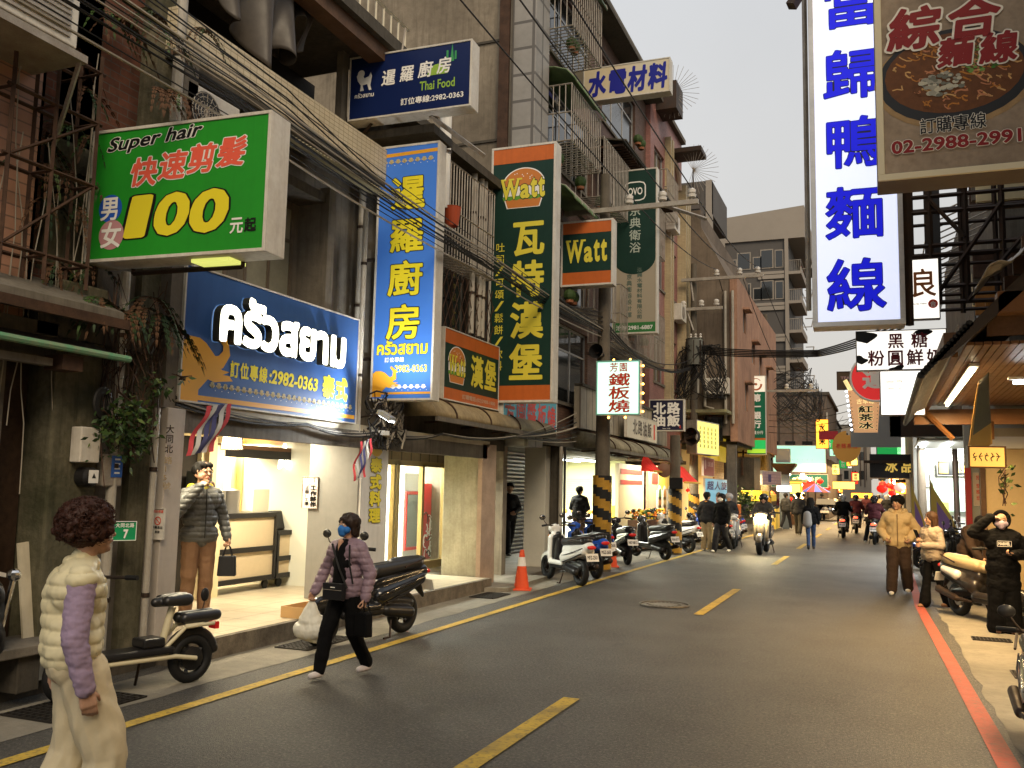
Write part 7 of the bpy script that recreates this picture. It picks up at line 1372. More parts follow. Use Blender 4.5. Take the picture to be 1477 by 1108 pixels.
# ---------------------------------------------------------------- 6 hooded person in black
w6, J, H = person('person in black hooded clothes and pale mask with one hand on head', (1.42, 13.45, 0), R_(2), 1.52, dict(elr=(-.38, -.06, 1.42), wrr=(-.16, -.1, 1.64), ell=(.30, .02, 1.12), wrl=(.12, -.24, 1.13), knr=(-.1, -.02, .49), knl=(.1, -.02, .49)), BLKC, .042, wrinkle(.012), bottom=BLKC, bw=.05, flare=.03, shoes=K('brown sandals', (.12, .06, .04), .7), hair='hood', hm=BLKC, near=True, yaw=-.15, mask=K('lilac mask', (.42, .34, .42), .8), curl=(.6, 1.2), hdir=(V((.8, .0, .1)), V((-.9, -.3, .05))), hn=(V((.2, .2, -1)), V((0, 0, 1))), hem=.62)
WM = K('white print', (.7, .68, .64), .7); b = MB(); t = MB(); write(t, 'MARVEL', -.075, 1.255, .075, 1.3, WM, lift=.0, bold=.05)
yf = -.198; b.add([V((p.x, yf, p.z)) for p in t.v], t.f, WM); b.build('chest_print', w6, local=True); b = MB()
for (a, c) in (((-.09, 1.24), (.09, 1.24)), ((-.09, 1.315), (.09, 1.315)), ((-.09, 1.24), (-.09, 1.315)), ((.09, 1.24), (.09, 1.315))): b.bar((a[0], yf, a[1]), (c[0], yf, c[1]), .0022, WM)
b.build('print_frame', w6, local=True)
ph = wpos(w6, (.03, -.30, 1.14)); b = MB(); b.obox(ph, (.075, .037, .006), BLKG); solo(b, 'mobile_phone', 'flat black mobile phone held by the hooded person', 'phone')
# ================================================================ scooters
SEATM = K('black seat vinyl', (.016, .015, .015), .38, spec=.6); REDG = K('red tail lens', (.5, .02, .015), .2, emit=.12); ORL = K('amber lens', (.6, .2, .03), .25); LENS = K('clear head lens', (.6, .6, .58), .12); MIRG = K('mirror glass', (.3, .3, .3), .05, 1.)
def wheel(o, y, z=.24, R=.185, r=.058, hub=None):
    b = MB(); b.torus((0, y, z), (1, 0, 0), R, r, BLACK, 30, 10); w = b.build('wheel', o, local=True, smooth=True)
    b = MB(); b.lathe([(.04, -.05), (.04, .05)], (0, y, z), (1, 0, 0), STEEL, 12); b.torus((0, y, z), (1, 0, 0), R-.045, .014, hub or STEEL, 26, 6); b.lathe([(.085, -.03), (.09, .03), (.02, .03)], (0, y, z), (1, 0, 0), ALU, 16)
    for k in range(6): a = k*PI/3; b.bar((0, y+.04*math.cos(a), z+.04*math.sin(a)), (0, y+(R-.05)*math.cos(a+.2), z+(R-.05)*math.sin(a+.2)), .012, hub or STEEL)
    b.build('rim', w, local=True); return w
def scooter(label, loc, rz, col, trim=None, plate='MGZ-2650', lit=False, red=False, seat=None, scale=1., group='parked scooters'):
    o = thing('motor_scooter', label, 'scooter', loc, rz, group, scale); P = lambda x, y, z: V((x, y, z)); trim = trim or BLKP
    wheel(o, -.62); wheel(o, .66)
    blob('body_panel', o, [(P(0, -.92, .70), P(0, -.15, .60), .095, .125), (P(-.06, -.85, .62), P(-.07, -.15, .47), .075, .11), (P(.06, -.85, .62), P(.07, -.15, .47), .075, .11), (P(-.09, .40, .42), P(-.1, .34, .80), .06, .07), (P(.09, .40, .42), P(.1, .34, .80), .06, .07), (P(0, .44, .42), P(0, .38, .84), .085, .075), (P(0, .37, .80), P(0, .40, .98), .09, .075), (P(-.07, .40, .97), P(.07, .40, .97), .07, .07), (P(0, .5, .55), P(0, .45, .75), .07, .07),
         (P(-.1, -.1, .36), P(-.1, .38, .36), .045, .05), (P(.1, -.1, .36), P(.1, .38, .36), .045, .05)], col, .013, 4)
    blob('inner_panel', o, [(P(-.06, .31, .46), P(-.07, .27, .80), .045, .05), (P(.06, .31, .46), P(.07, .27, .80), .045, .05), (P(0, .29, .5), P(0, .26, .86), .06, .06)], BLKP, .013, 3)
    b = MB()
    for s in (-1, 1): b.tube([(s*.158, -.1, .50), (s*.168, -.35, .535), (s*.158, -.62, .60), (s*.12, -.88, .68)], .009, trim, 6); b.tube([(s*.15, -.2, .395), (s*.152, -.5, .47), (s*.12, -.85, .585)], .012, BLKP, 6)
    b.build('panel_seam', o, local=True)
    blob('front_fender', o, [(P(0, .66+.235*math.cos(a), .24+.235*math.sin(a)), P(0, .66+.235*math.cos(a+.25), .24+.235*math.sin(a+.25)), .06, .06) for a in (.5, .75, 1.0, 1.25, 1.5, 1.75, 2.0)]+[], col, .012, 3)
    blob('underbody', o, [(P(-.06, -.15, .31), P(-.06, .38, .31), .065, .06), (P(.06, -.15, .31), P(.06, .38, .31), .065, .06), (P(0, -.15, .42), P(0, -.7, .34), .12, .08), (P(-.1, -.25, .3), P(-.1, -.62, .25), .07, .075), (P(0, -.85, .56), P(0, -.98, .40), .06, .025), (P(-.08, .62, .24), P(-.05, .42, .75), .022, .025), (P(.08, .62, .24), P(.05, .42, .75), .022, .025), (P(0, .25, .45), P(0, .27, .75), .09, .08)], BLKP, .013, 3)
    blob('seat', o, [(P(-.05, -.80, .80), P(-.05, -.1, .745), .075, .08), (P(.05, -.80, .80), P(.05, -.1, .745), .075, .08), (P(0, -.86, .81), P(0, -.45, .80), .085, .085), (P(0, -.3, .74), P(0, -.02, .72), .09, .06)], seat or SEATM, .012, 4)
    b = MB(); b.tube([(-.34, .24, 1.02), (-.2, .34, 1.03), (0, .38, 1.01), (.2, .34, 1.03), (.34, .24, 1.02)], .014, STEEL, 8); hb = b.build('handlebar', o, local=True)
    for s in (-1, 1):
        b = MB(); b.tube([(s*.22, .325, 1.03), (s*.35, .235, 1.02)], .02, BLACK, 10); b.build('grip', hb, local=True)
        b = MB(); b.tube([(s*.19, .35, 1.03), (s*.24, .37, 1.09), (s*.27, .36, 1.14)], .007, STEEL, 6); b.ball((s*.29, .36, 1.17), .065, BLKP, 12, (1, .35, .75)); mo = b.build('mirror', o, local=True, smooth=True); b = MB(); b.ball((s*.29, .348, 1.17), .056, MIRG, 12, (1, .25, .75)); b.build('mirror_glass', mo, local=True, smooth=True)
        b = MB(); b.ball((s*.085, .475, .83), .03, ORL, 8, (1, .6, .6)); b.build('indicator', o, local=True)
    b = MB(); b.ball((0, .47, .93), .075, glow('lit headlamp', (255, 235, 180), 130) if lit else LENS, 14, (1.2, .45, .75)); b.build('headlight', o, local=True, smooth=True)
    b = MB(); b.ball((0, -1.0, .70), .06, glow('lit tail lamp', (255, 60, 35), 5) if red else REDG, 12, (1.5, .5, .6)); b.build('tail_light', o, local=True, smooth=True)
    b = MB(); q = MX.Rotation(-.35, 3, 'X'); b.obox((0, -1.03, .53), (.12, .004, .07), WHITEP, q); po = b.build('number_plate', o, local=True)
    t = MB(); write(t, plate, -.1, -.035, .1, .035, BLKP, .006, bold=.03); t.v = [V((0, -1.03, .53))+q@p for p in t.v]; t.build('plate_lettering', po, local=True)
    blob('exhaust', o, [(P(.16, -.45, .27), P(.165, -.88, .36), .045, .055), (P(.1, -.2, .25), P(.16, -.45, .27), .02, .03)], STEEL, .012, 2)
    b = MB(); b.tube([(-.16, -.25, .2), (-.2, -.2, .02), (-.2, -.1, .015)], .012, STEEL, 6); b.tube([(-.18, -.45, .8-.02), (-.13, -.85, .86), (0, -.95, .87), (.13, -.85, .86), (.18, -.45, .78)], .011, STEEL, 8); b.build('stand_and_grab_rail', o, local=True)
    return o
WHP = K('white scooter paint', (.72, .70, .65), .18, coat=.5); SILP = K('silver scooter paint', (.35, .34, .33), .25, .4, coat=.4); BLP = K('blue scooter paint', (.02, .08, .4), .2, coat=.5); TANP = K('tan scooter paint', (.42, .32, .18), .35); CRSP = K('cream scooter paint', (.62, .54, .36), .25, coat=.4)
def face_to(a, b): return math.atan2(-(b[0]-a[0]), b[1]-a[1])
def place(rear, front): a, c = V(rear), V(front); d = (c-a).normalized(); m = a+d*.62; return (m.x, m.y, 0), face_to(a, c)
l, r = place((-5.0, 15.75), (-5.95, 16.65)); wsc = scooter('white scooter with red lamp parked between the cone and striped pole', l, r, WHP, plate='MFZ-2501')
l, r = place((-5.3, 9.75), (-5.62, 8.4)); bsc = scooter('big black scooter parked by the kerb behind the masked woman', l, r, BLKG, plate='NKP-8813', scale=1.0); bsc.location = (l[0], l[1], 0)
l, r = place(G(905, 815)[:2], (G(905, 815)[0]-.8, G(905, 815)[1]+1.3)); again(bsc, l, r, 'black scooter with white plate parked just beyond the striped pole', 'parked scooters')
l, r = place((-5.0, 22.6), (-5.9, 23.4)); ssc = scooter('dark grey scooter leaning beside the second striped pillar', l, r, K('dark grey scooter paint', (.05, .05, .052), .22, coat=.5), plate='KAA-0171')
l, r = place((-5.15, 17.2), (-6.0, 18.1)); usc = scooter('blue scooter half hidden behind the white scooter', l, r, BLP)
again(usc, (-5.95, 19.8, 0), R_(35), 'blue scooter in the shade right behind the striped utility pole')
again(wsc, (-5.55, 25.9, 0), R_(60), 'white scooter parked beyond the second striped pillar')
for i, (y, pr, l) in enumerate(((28.0, bsc, 'dark scooter parked beside the pair of pedestrians'), (29.3, usc, 'blue scooter parked under the blue portrait poster'), (30.6, bsc, 'black scooter parked below the poster man'), (32.0, bsc, 'dark scooter parked by the transformer pole'), (33.4, usc, 'blue scooter parked beyond the transformer pole'))): again(pr, (-5.1, y, 0), R_(70-8*i), l)
l, r = place(G(1385, 888)[:2], (1.62, 14.0)); tsc = scooter('tan seated dark scooter with white side panel beside the hooded person', l, r+.0, K('dark brown scooter paint', (.03, .024, .02), .3, coat=.4), seat=TANP); blob('white_side_panel', tsc, [(V((-.13, -.78, .66)), V((-.14, -.45, .6)), .05, .075), (V((.13, -.78, .66)), V((.14, -.45, .6)), .05, .075)], WHP, .012, 4)
for i, (x, y, pr, a, l) in enumerate(((1.55, 20.6, bsc, 100, 'black scooter parked behind the young woman, nearest the camera in that row'), (1.75, 22.0, ssc, 95, 'dark grey scooter parked in the corner lot by the steel post'), (1.5, 23.6, bsc, 80, 'black scooter parked under the wide feather flag'), (1.3, 25.2, usc, 75, 'blue scooter parked behind the narrow feather flag'), (2.1, 26.5, wsc, 100, 'pale scooter parked near the white tiled shop'))): again(pr, (x, y, 0), R_(a), l)
mp = at(1447, 887, 'y', 8.2); ms = scooter('scooter at right edge showing its oval mirror and silver shield', (.99, 7.12, 0), R_(178), SILP, scale=.86)
# cargo box on a parked scooter
b = MB(); p = at(1055, 737, 'y', 31.4); b.box(p.x-.28, p.x+.28, 31.2, 31.7, p.z-.28, p.z+.22, K('orange delivery box', (.65, .16, .03), .6)); solo(b, 'delivery_box', 'orange delivery box on a scooter right of the blue poster', 'box', bevel=.03)
# ---------------------------------------------------------------- pedal-style electric moped in front of the eatery
er = G(272, 985); o = thing('electric_moped', 'cream framed electric moped with two black saddles at the kerb', 'moped', (er[0], er[1], 0), face_to(er, (-6.0, 5.05)))
CF = K('cream moped frame', (.62, .55, .36), .35, coat=.3)
def small_wheel(y):
    b = MB(); b.torus((0, y, .21), (1, 0, 0), .165, .045, BLACK, 30, 10); w = b.build('wheel', o, local=True, smooth=True); b = MB(); b.lathe([(.02, -.06), (.10, -.04), (.10, .04), (.02, .06)], (0, y, .21), (1, 0, 0), BLKP, 20); b.torus((0, y, .21), (1, 0, 0), .135, .012, STEEL, 26, 6)
    for k in range(5): a = k*2*PI/5; b.bar((0, y, .21), (0, y+.13*math.cos(a), .21+.13*math.sin(a)), .016, BLKP)
    b.build('rim', w, local=True)
small_wheel(0); small_wheel(1.05)
b = MB()
for s in (-1, 1): b.tube([(s*.09, 0, .22), (s*.09, .2, .26), (s*.1, .85, .27), (s*.06, .95, .4)], .02, CF, 8); b.tube([(s*.09, -.05, .5), (s*.08, .1, .5), (s*.06, .32, .3)], .018, CF, 8)
b.tube([(0, .3, .28), (0, .2, .66)], .032, CF, 10); b.tube([(0, .93, .35), (0, .82, .95)], .026, CF, 10); b.tube([(-.09, -.16, .5), (-.09, .12, .49)], .016, CF, 8); b.tube([(.09, -.16, .5), (.09, .12, .49)], .016, CF, 8); b.build('frame', o, local=True, smooth=True)
b = MB(); b.box(-.12, .12, .22, .86, .29, .35, BLKP); b.box(-.1, .1, .3, .5, .35, .43, BLKP); b.build('deck', o, local=True, bevel=.02)
blob('rear_fender', o, [(V((0, .23*math.cos(a), .21+.23*math.sin(a))), V((0, .23*math.cos(a+.3), .21+.23*math.sin(a+.3))), .045, .045) for a in (.5, .8, 1.1, 1.4, 1.7, 2.0, 2.3, 2.6)], BLKP, .01, 3)
blob('main_saddle', o, [(V((-.06, .1, .72)), V((-.06, .28, .72)), .055, .045), (V((.06, .1, .72)), V((.06, .28, .72)), .055, .045), (V((0, .1, .72)), V((0, .36, .71)), .06, .04)], SEATM, .009, 4); blob('rear_saddle', o, [(V((-.05, -.2, .565)), V((-.05, .1, .56)), .05, .05), (V((.05, -.2, .565)), V((.05, .1, .56)), .05, .05)], SEATM, .009, 4)
b = MB(); b.tube([(-.28, .72, .96), (0, .82, .95), (.28, .72, .96)], .013, STEEL, 8); hb = b.build('handlebar', o, local=True); b = MB(); [b.tube([(s*.2, .75, .957), (s*.3, .71, .96)], .02, BLACK, 8) for s in (-1, 1)]; b.build('grips', hb, local=True)
b = MB(); b.tube([(.1, -.14, .5), (.13, -.2, .66)], .006, STEEL, 6); b.ball((.13, -.2, .72), .06, BLKP, 12, (.35, .7, 1)); b.build('mirror', o, local=True, smooth=True)
b = MB(); b.tube([(.1, .4, .27), (.2, .38, .01)], .012, STEEL, 6); b.build('kickstand', o, local=True); b = MB(); b.box(-.05, .05, -.24, -.2, .44, .5, REDG); b.build('tail_light', o, local=True)
# ---------------------------------------------------------------- cones
CON = K('orange cone plastic', (.72, .09, .03), .5, var=.15, scale=7); CWH = K('reflective white band', (.75, .72, .68), .4)
def cone(loc, label, s=1.):
    o = thing('traffic_cone', label, 'cone', loc, .3, 'orange traffic cones', s); b = MB(); b.box(-.17, .17, -.17, .17, 0, .03, CON); b.build('base', o, local=True, bevel=.01); b = MB(); b.lathe([(.13, .03), (.075, .40), (.035, .66), (.03, .67), (.001, .67)], (0, 0, 0), (0, 0, 1), CON, 24); b.build('cone_body', o, local=True, smooth=True); b = MB(); b.lathe([(.0785, .40), (.0545, .55)], (0, 0, 0), (0, 0, 1), CWH, 24); b.build('white_band', o, local=True, smooth=True)
cone(G(752, 851), 'large orange cone with white band beside the white scooter', 1.0); cone(G(884, 818), 'smaller orange cone behind the black scooter beyond the striped pole', .8)
# ---------------------------------------------------------------- more people
DKJ = WOOL('charcoal jacket cloth', (.022, .022, .024)); DKP = WOOL('dark trouser cloth', (.018, .018, .022)); JEA = WOOL('blue jeans', (.035, .06, .13)); KHA = WOOL('khaki trousers', (.35, .27, .15)); MRN = WOOL('maroon coat', (.07, .015, .02))
WALK = dict(knr=(-.09, -.15, .5), anr=(-.1, -.22, .1), knl=(.09, .05, .49), anl=(.1, .28, .14)); WALK2 = dict(knl=(.09, -.15, .5), anl=(.1, -.22, .1), knr=(-.09, .05, .49), anr=(-.1, .28, .14))
CLASP = dict(elr=(-.25, -.02, 1.12), wrr=(-.06, -.2, 1.02), ell=(.25, -.02, 1.12), wrl=(.05, -.2, 1.03))
SHO = K('dark shoes', (.03, .03, .03), .6)
person('man in black jacket walking in front of the roller shutter', G(733, 802, .07), R_(45), 1.72, {**WALK, **CLASP}, DKJ, .02, bottom=DKP, bw=.01, shoes=K('black and white shoes', (.2, .2, .2), .6), yaw=-.2)
person('man with his back turned inside the white lit shop', (-7.75, 24.2, .07), R_(175), 1.68, CLASP, DKJ, .028, bottom=WOOL('dark brown trousers', (.1, .065, .045)), bw=.02, shoes=SHO, face=False)
person('pedestrian in black jacket with orange hood and khaki trousers', G(1020, 795), R_(165), 1.66, {}, DKJ, .03, bottom=KHA, bw=.02, shoes=WHITEP, face=False, tcol=K('orange hood', (.55, .25, .05), .8))
person('pedestrian in black coat and white mask beside the khaki trousers', G(1041, 797), R_(-25), 1.62, {**WALK}, BLKC, .03, bottom=DKP, bw=.03, shoes=WHITEP, hair='bob', mask=K('white mask', (.65, .62, .58), .8), hem=.84)
person('walker in dark jacket leaning beside the striped far pole', G(1134, 764), R_(150), 1.65, WALK, DKJ, .03, bottom=DKP, bw=.01, shoes=WHITEP, face=False)
person('walker in dark hooded jacket and wide trousers, back turned', G(1152, 772), R_(172), 1.7, WALK2, DKJ, .035, bottom=WOOL('olive dark trousers', (.04, .035, .025)), bw=.03, shoes=WHITEP, face=False)
g = G(1170, 793); gw, J, H = person('woman in black top and blue jeans with backpack crossing the lane', g, R_(188), 1.55, WALK, BLKC, .02, bottom=JEA, bw=0, shoes=SHO, hair='long', hm=HAIRB, face=False)
b = wpos(gw, (.12, .2, 1.15)); bb = blob('backpack', None, [(b, b-V((0, 0, .25)), .12, .14)], K('grey backpack cloth', (.25, .24, .23), .8), .015, 3); tag(bb, 'grey backpack on the woman in blue jeans', 'backpack')
st_, J, H = person('stooping person in dark coat with a plastic bag by the cream stall wall', (1.28, 16.6, 0), R_(40), 1.55, dict(hed=(0, -.3, 1.42), nek=(0, -.2, 1.36), che=(0, -.12, 1.22), shr=(-.16, -.14, 1.3), shl=(.16, -.14, 1.3), elr=(-.2, -.25, 1.02), wrr=(-.16, -.4, .85), ell=(.2, -.25, 1.02), wrl=(.16, -.4, .85)), WOOL('dark brown coat', (.05, .03, .02)), .04, bottom=DKP, bw=.02, shoes=SHO)
b = wpos(st_, (-.2, -.44, .78)); plastic_bag('white plastic bag carried by the stooping person', (b.x, b.y, b.z), .36, K('thin white plastic', (.72, .70, .6), .35), 0, .18)
far = [(1160, 757, DKJ, DKP, 170, 'short', 'dark clothed walker just right of the wide trouser walker'), (1128, 757, MRN, DKP, 10, 'short', 'walker in maroon coat near the far striped post'), (1303, 748, BEI, DKP, 0, 'bob', 'far pedestrian in a pale coat under the right lanterns'), (1186, 751, DKJ, JEA, 180, 'short', 'far pedestrian in jeans under the big umbrella'), (1290, 752, MRN, DKP, 170, 'long', 'far pedestrian in maroon under the tilted lantern')]
for px, py, t_, b_, a, hr, l in far: person(l, G(px, py), R_(a), 1.62, WALK, t_, .025, bottom=b_, bw=.015, shoes=SHO, hair=hr, face=False)
# riders
SIT = dict(pel=(0, .02, .90), che=(0, -.02, 1.22), nek=(0, -.03, 1.38), hed=(0, -.06, 1.53), shr=(-.17, -.03, 1.33), shl=(.17, -.03, 1.33), elr=(-.27, -.2, 1.12), wrr=(-.31, -.44, 1.06), ell=(.27, -.2, 1.12), wrl=(.31, -.44, 1.06), hir=(-.09, .02, .88), hil=(.09, .02, .88), knr=(-.16, -.38, .76), knl=(.16, -.38, .76), anr=(-.15, -.3, .4), anl=(.15, -.3, .4))
def rider(label, loc, rz, top, helm, bot=None, foot=False):
    "sits on a scooter whose origin is at loc and which points along rz"
    d = V((-math.sin(rz), math.cos(rz), 0)); p = V(loc)-d*.3; pose = dict(SIT)
    if foot: pose.update(knr=(-.24, -.18, .55), anr=(-.32, -.1, .13), knl=(.24, -.18, .55), anl=(.32, -.1, .13))
    return person(label, (p.x, p.y, 0), rz+PI, 1.68, pose, top, .035, bottom=bot or DKP, bw=.012, shoes=WHITEP, hair='helmet', hm=helm, hem=.92, face=False, curl=(1.5, 1.5))
HBK = K('black helmet', (.015, .015, .016), .2, coat=.6); HGR = K('grey helmet', (.3, .3, .3), .25, coat=.5)
rl = G(1097, 800); rl = V((rl[0], rl[1]+.6, 0)); rd = scooter('silver scooter with lit headlamp coming toward the camera', rl, R_(180), K('bronze scooter paint', (.2, .16, .11), .25, coat=.4), lit=True, group='scooters being ridden', scale=1.15); rd.scale = (1.4, 1.15, 1.12); b = MB(); b.ball((0, .53, .86), .10, glow('lit headlamp', (255, 235, 180), 130), 14, (1.2, .4, .9)); b.build('headlight', rd, local=True, smooth=True); rider('rider in black jacket and helmet coming with a lit headlamp', rl, R_(180), WOOL('black grey jacket', (.05, .047, .042)), HBK)
hl = bpy.data.lights.new('scooter_headlamp', 'SPOT'); hl.energy = 320; hl.color = (1, .85, .55); hl.spot_size = R_(70); hl.spot_blend = .8; hl.shadow_soft_size = .06
ho = bpy.data.objects.new('scooter_headlamp', hl); COL.objects.link(ho); ho.location = (rl.x, rl.y-.62, .92); ho.rotation_euler = (R_(78), 0, R_(180))
ra = G(1216, 777); ra = (ra[0], ra[1]+.6, 0); rc = scooter('silver scooter ridden away, left of three with plates', ra, 0, SILP, plate='801-JCK', red=True, group='scooters being ridden'); rider('rider in grey hooded dark jacket riding away on the left scooter', ra, 0, BLKC, HGR)
rb = G(1263, 786); rb = (rb[0], rb[1]+.6, 0); rk = again(rc, rb, R_(-3), 'dark scooter with glowing red lamp ridden away beside the beige jacket man'); rider('rider in maroon coat with feet out, beside the beige jacket man', rb, R_(-3), MRN, HBK, foot=True)
rd_ = G(1235, 770); rd_ = (rd_[0], rd_[1]+.6, 0); again(rc, rd_, 0, 'scooter with red lamp ridden away between the two nearer ones'); rider('rider in dark red jacket between two nearer riders', rd_, 0, WOOL('dark red jacket', (.1, .02, .025)), HBK)
for i, (px, py, l) in enumerate(((1250, 757, 'farther scooter rider with maroon coat behind the three'), (1280, 760, 'farther scooter rider near the right lanterns'), (1268, 752, 'farthest scooter rider among the lights'))):
    q = G(px, py); q = (q[0], q[1]+.6, 0); again(rc, q, 0, ['far scooter with red lamp behind the three nearer ones', 'far scooter with red lamp near the right lanterns', 'farthest scooter with red lamp among the lights'][i]); rider(l, q, 0, (MRN, DKJ, BEI)[i], (HBK, HGR, HBK)[i])
again(rc, (G(1060, 790)[0], G(1060, 790)[1], 0), R_(185), 'scooter waiting at the left kerb behind the oncoming rider'); person('rider in dark helmet standing behind the orange delivery box', G(1052, 788), R_(10), 1.62, CLASP, DKJ, .03, bottom=DKP, bw=.02, shoes=SHO, hair='helmet', hm=HGR, face=False)
# cars far down
def car(label, loc, rz, col, rear_red=False):
    o = thing('parked_car', label, 'car', loc, rz, 'cars far down the street'); w = .85
    blob('body', o, [(V((s*.6, -1.9, .62)), V((s*.6, 1.9, .6)), .25, .24) for s in (-1, 0, 1)]+[(V((s*.45, -1.2, 1.05)), V((s*.45, .5, 1.1)), .25, .28) for s in (-1, 0, 1)], col, .05, 4)
    b = MB(); b.prism([(-.58, -1.52, 1.0), (.58, -1.52, 1.0), (.5, -1.40, 1.34), (-.5, -1.40, 1.34)], (0, .03, 0), GLASS); b.build('rear_window', o, local=True); b = MB(); b.prism([(-.58, .82, .95), (.58, .82, .95), (.5, .72, 1.3), (-.5, .72, 1.3)], (0, .03, 0), GLASS); b.build('windscreen', o, local=True)
    for x in (-.75, .75):
        for y in (-1.3, 1.3): b = MB(); b.torus((x, y, .32), (1, 0, 0), .23, .09, BLACK, 20, 8); b.lathe([(.16, -.05), (.16, .05)], (x, y, .32), (1, 0, 0), ALU, 14); b.build('wheel', o, local=True)
    for x in (-.62, .62):
        b = MB(); b.ball((x, -2.13, .74), .12, glow('lit car tail lamp', (255, 45, 30), 4) if rear_red else glow('lit car headlamp', (255, 245, 225), 25), 10, (1.2, .4, .7)); b.build('lamp', o, local=True)
    b = MB(); b.box(-.25, .25, -2.16, -2.13, .5, .64, WHITEP); b.build('number_plate', o, local=True); return o
q = G(1190, 752); car('dark car with bright lamp facing camera far down the left lane', (q[0], q[1]+2, 0), 0, K('dark car paint', (.03, .03, .035), .25, coat=.6))
q = G(1245, 748); car('dark red car with lit tail lamps ahead of the riders', (q[0], q[1]+3, 0), 0, K('red car paint', (.22, .015, .015), .25, coat=.6), True)
# ---------------------------------------------------------------- small things on the left
b = MB(); p = G(440, 888, .205); b.box(p[0]-.16, p[0]+.16, p[1]-.25, p[1]+.25, .205, .215, K('cardboard', (.45, .28, .12), .8))
for a in ((-.16, -.15, -.25, .25), (.15, .16, -.25, .25), (-.15, .15, -.25, -.24), (-.15, .15, .24, .25)): b.box(p[0]+a[0], p[0]+a[1], p[1]+a[2], p[1]+a[3], .215, .33, K('cardboard', (.45, .28, .12), .8))
solo(b, 'cardboard_box', 'open shallow cardboard tray on the eatery floor edge by the wide column', 'box')
def plate_sign(label, px, py, X, w, h, m, paint, txt, ry=PI/2, name='notice_sign'):
    p = at(px, py, 'x', X); o, t = sign_box(name, label, w, h, .015, (p.x, p.y, p.z-h), ry, m, fr=.006, frame_mat=m); txt(t); t.build('lettering', o, local=True); return o
cf = lambda px, py: at(px, py, 'y', 6.775)
p = cf(221, 733); o, t = sign_box('notice_sign', 'white no parking notice with red circle on the narrow column', .155, .29, .01, (p.x, 6.765, p.z-.29), 0, K('notice white', (.66, .62, .55), .5), fr=.005); row(t, '請勿停車', .015, .245, .14, .275, REDV, gap=.02); stroke(t, [(.0775+.035*math.cos(a*.35), .175+.035*math.sin(a*.35)) for a in range(19)], .009, REDV); stroke(t, [(.05, .2), (.105, .15)], .008, REDV); row(t, '車輛進出', .015, .1, .14, .13, INK, gap=.02); row(t, '謝謝', .05, .06, .11, .085, INK); t.build('lettering', o, local=True)
p = cf(240, 612); t = MB(); o = thing('column_lettering', 'dark vertical house address characters on the narrow column', 'lettering', (p.x, 6.777, p.z-.62)); column(t, '大同北', 0, .34, .1, .62, K('dark bronze letters', (.06, .045, .03), .5), bold=.02, lift=.003); column(t, '路15號', 0, .0, .1, .32, K('worn gold letters', (.4, .3, .17), .5), bold=.01, lift=.003); t.build('characters', o, local=True)
pq = at(443, 688, 'y', 10.415); o, t = sign_box('hiring_notice', 'white hiring notice with black characters on the wide grey column', .25, .42, .012, (pq.x-.06, 10.405, pq.z-.42), 0, K('notice pinkish white', (.68, .60, .56), .6), fr=.008, frame_mat=K('notice edge', (.3, .25, .2), .6)); write(t, '徵', .07, .31, .19, .41, WHT, .008, cell=True, bold=.03, out=INK, ow=.05); column(t, '工作夥伴', .13, .02, .23, .31, INK, bold=.05); column(t, '正職/工讀', .045, .04, .11, .3, INK, bold=.02); t.build('lettering', o, local=True)
o = thing('cuisine_lettering', 'yellow vertical cuisine characters on the white column side', 'lettering', (-6.345, 10.55, .9), PI/2); t = MB(); column(t, '泰式料理', .1, .3, .4, 1.2, YEL, bold=.05, out=INK, ow=.03); t.poly([(.25+.16*math.cos(a*.3), -.004, 1.32+.12*math.sin(a*.3)) for a in range(21)], K('round yellow emblem', (.7, .5, .08), .5)); t.build('characters', o, local=True)
for i, (px, py, X, l) in enumerate(((300, 590, -6.1, 'striped red white blue flag hanging under the left end of the blue wall sign'), (515, 640, -6.1, 'striped red white blue flag hanging on the white column beside yellow characters'))):
    p = at(px+10, py-0, 'x', X); W, Hh = (.40, .5) if i == 0 else (.32, .5)
    cols_ = [(.62, .07, .08), (.7, .68, .62), (.09, .09, .22), (.09, .09, .22), (.7, .68, .62), (.62, .07, .08)]
    nm_ = ['flag red', 'flag white', 'flag navy', 'flag navy', 'flag white', 'flag red']; b = MB(); nv = 10
    for c in range(6):
        vs_ = [V((p.x+.03*math.sin(v*.8+c), p.y+W*(u/6-.3)-.28*v/nv*(1 if i == 0 else .6), p.z+.02-Hh*v/nv+.06*u/6)) for v in range(nv+1) for u in (c, c+1)]
        b.add(vs_, [(2*v, 2*v+1, 2*v+3, 2*v+2) for v in range(nv)], K(nm_[c], cols_[c], .75))
    f_ = solo(b, 'small_flag', l, 'flag', 'small striped flags', smooth=True)
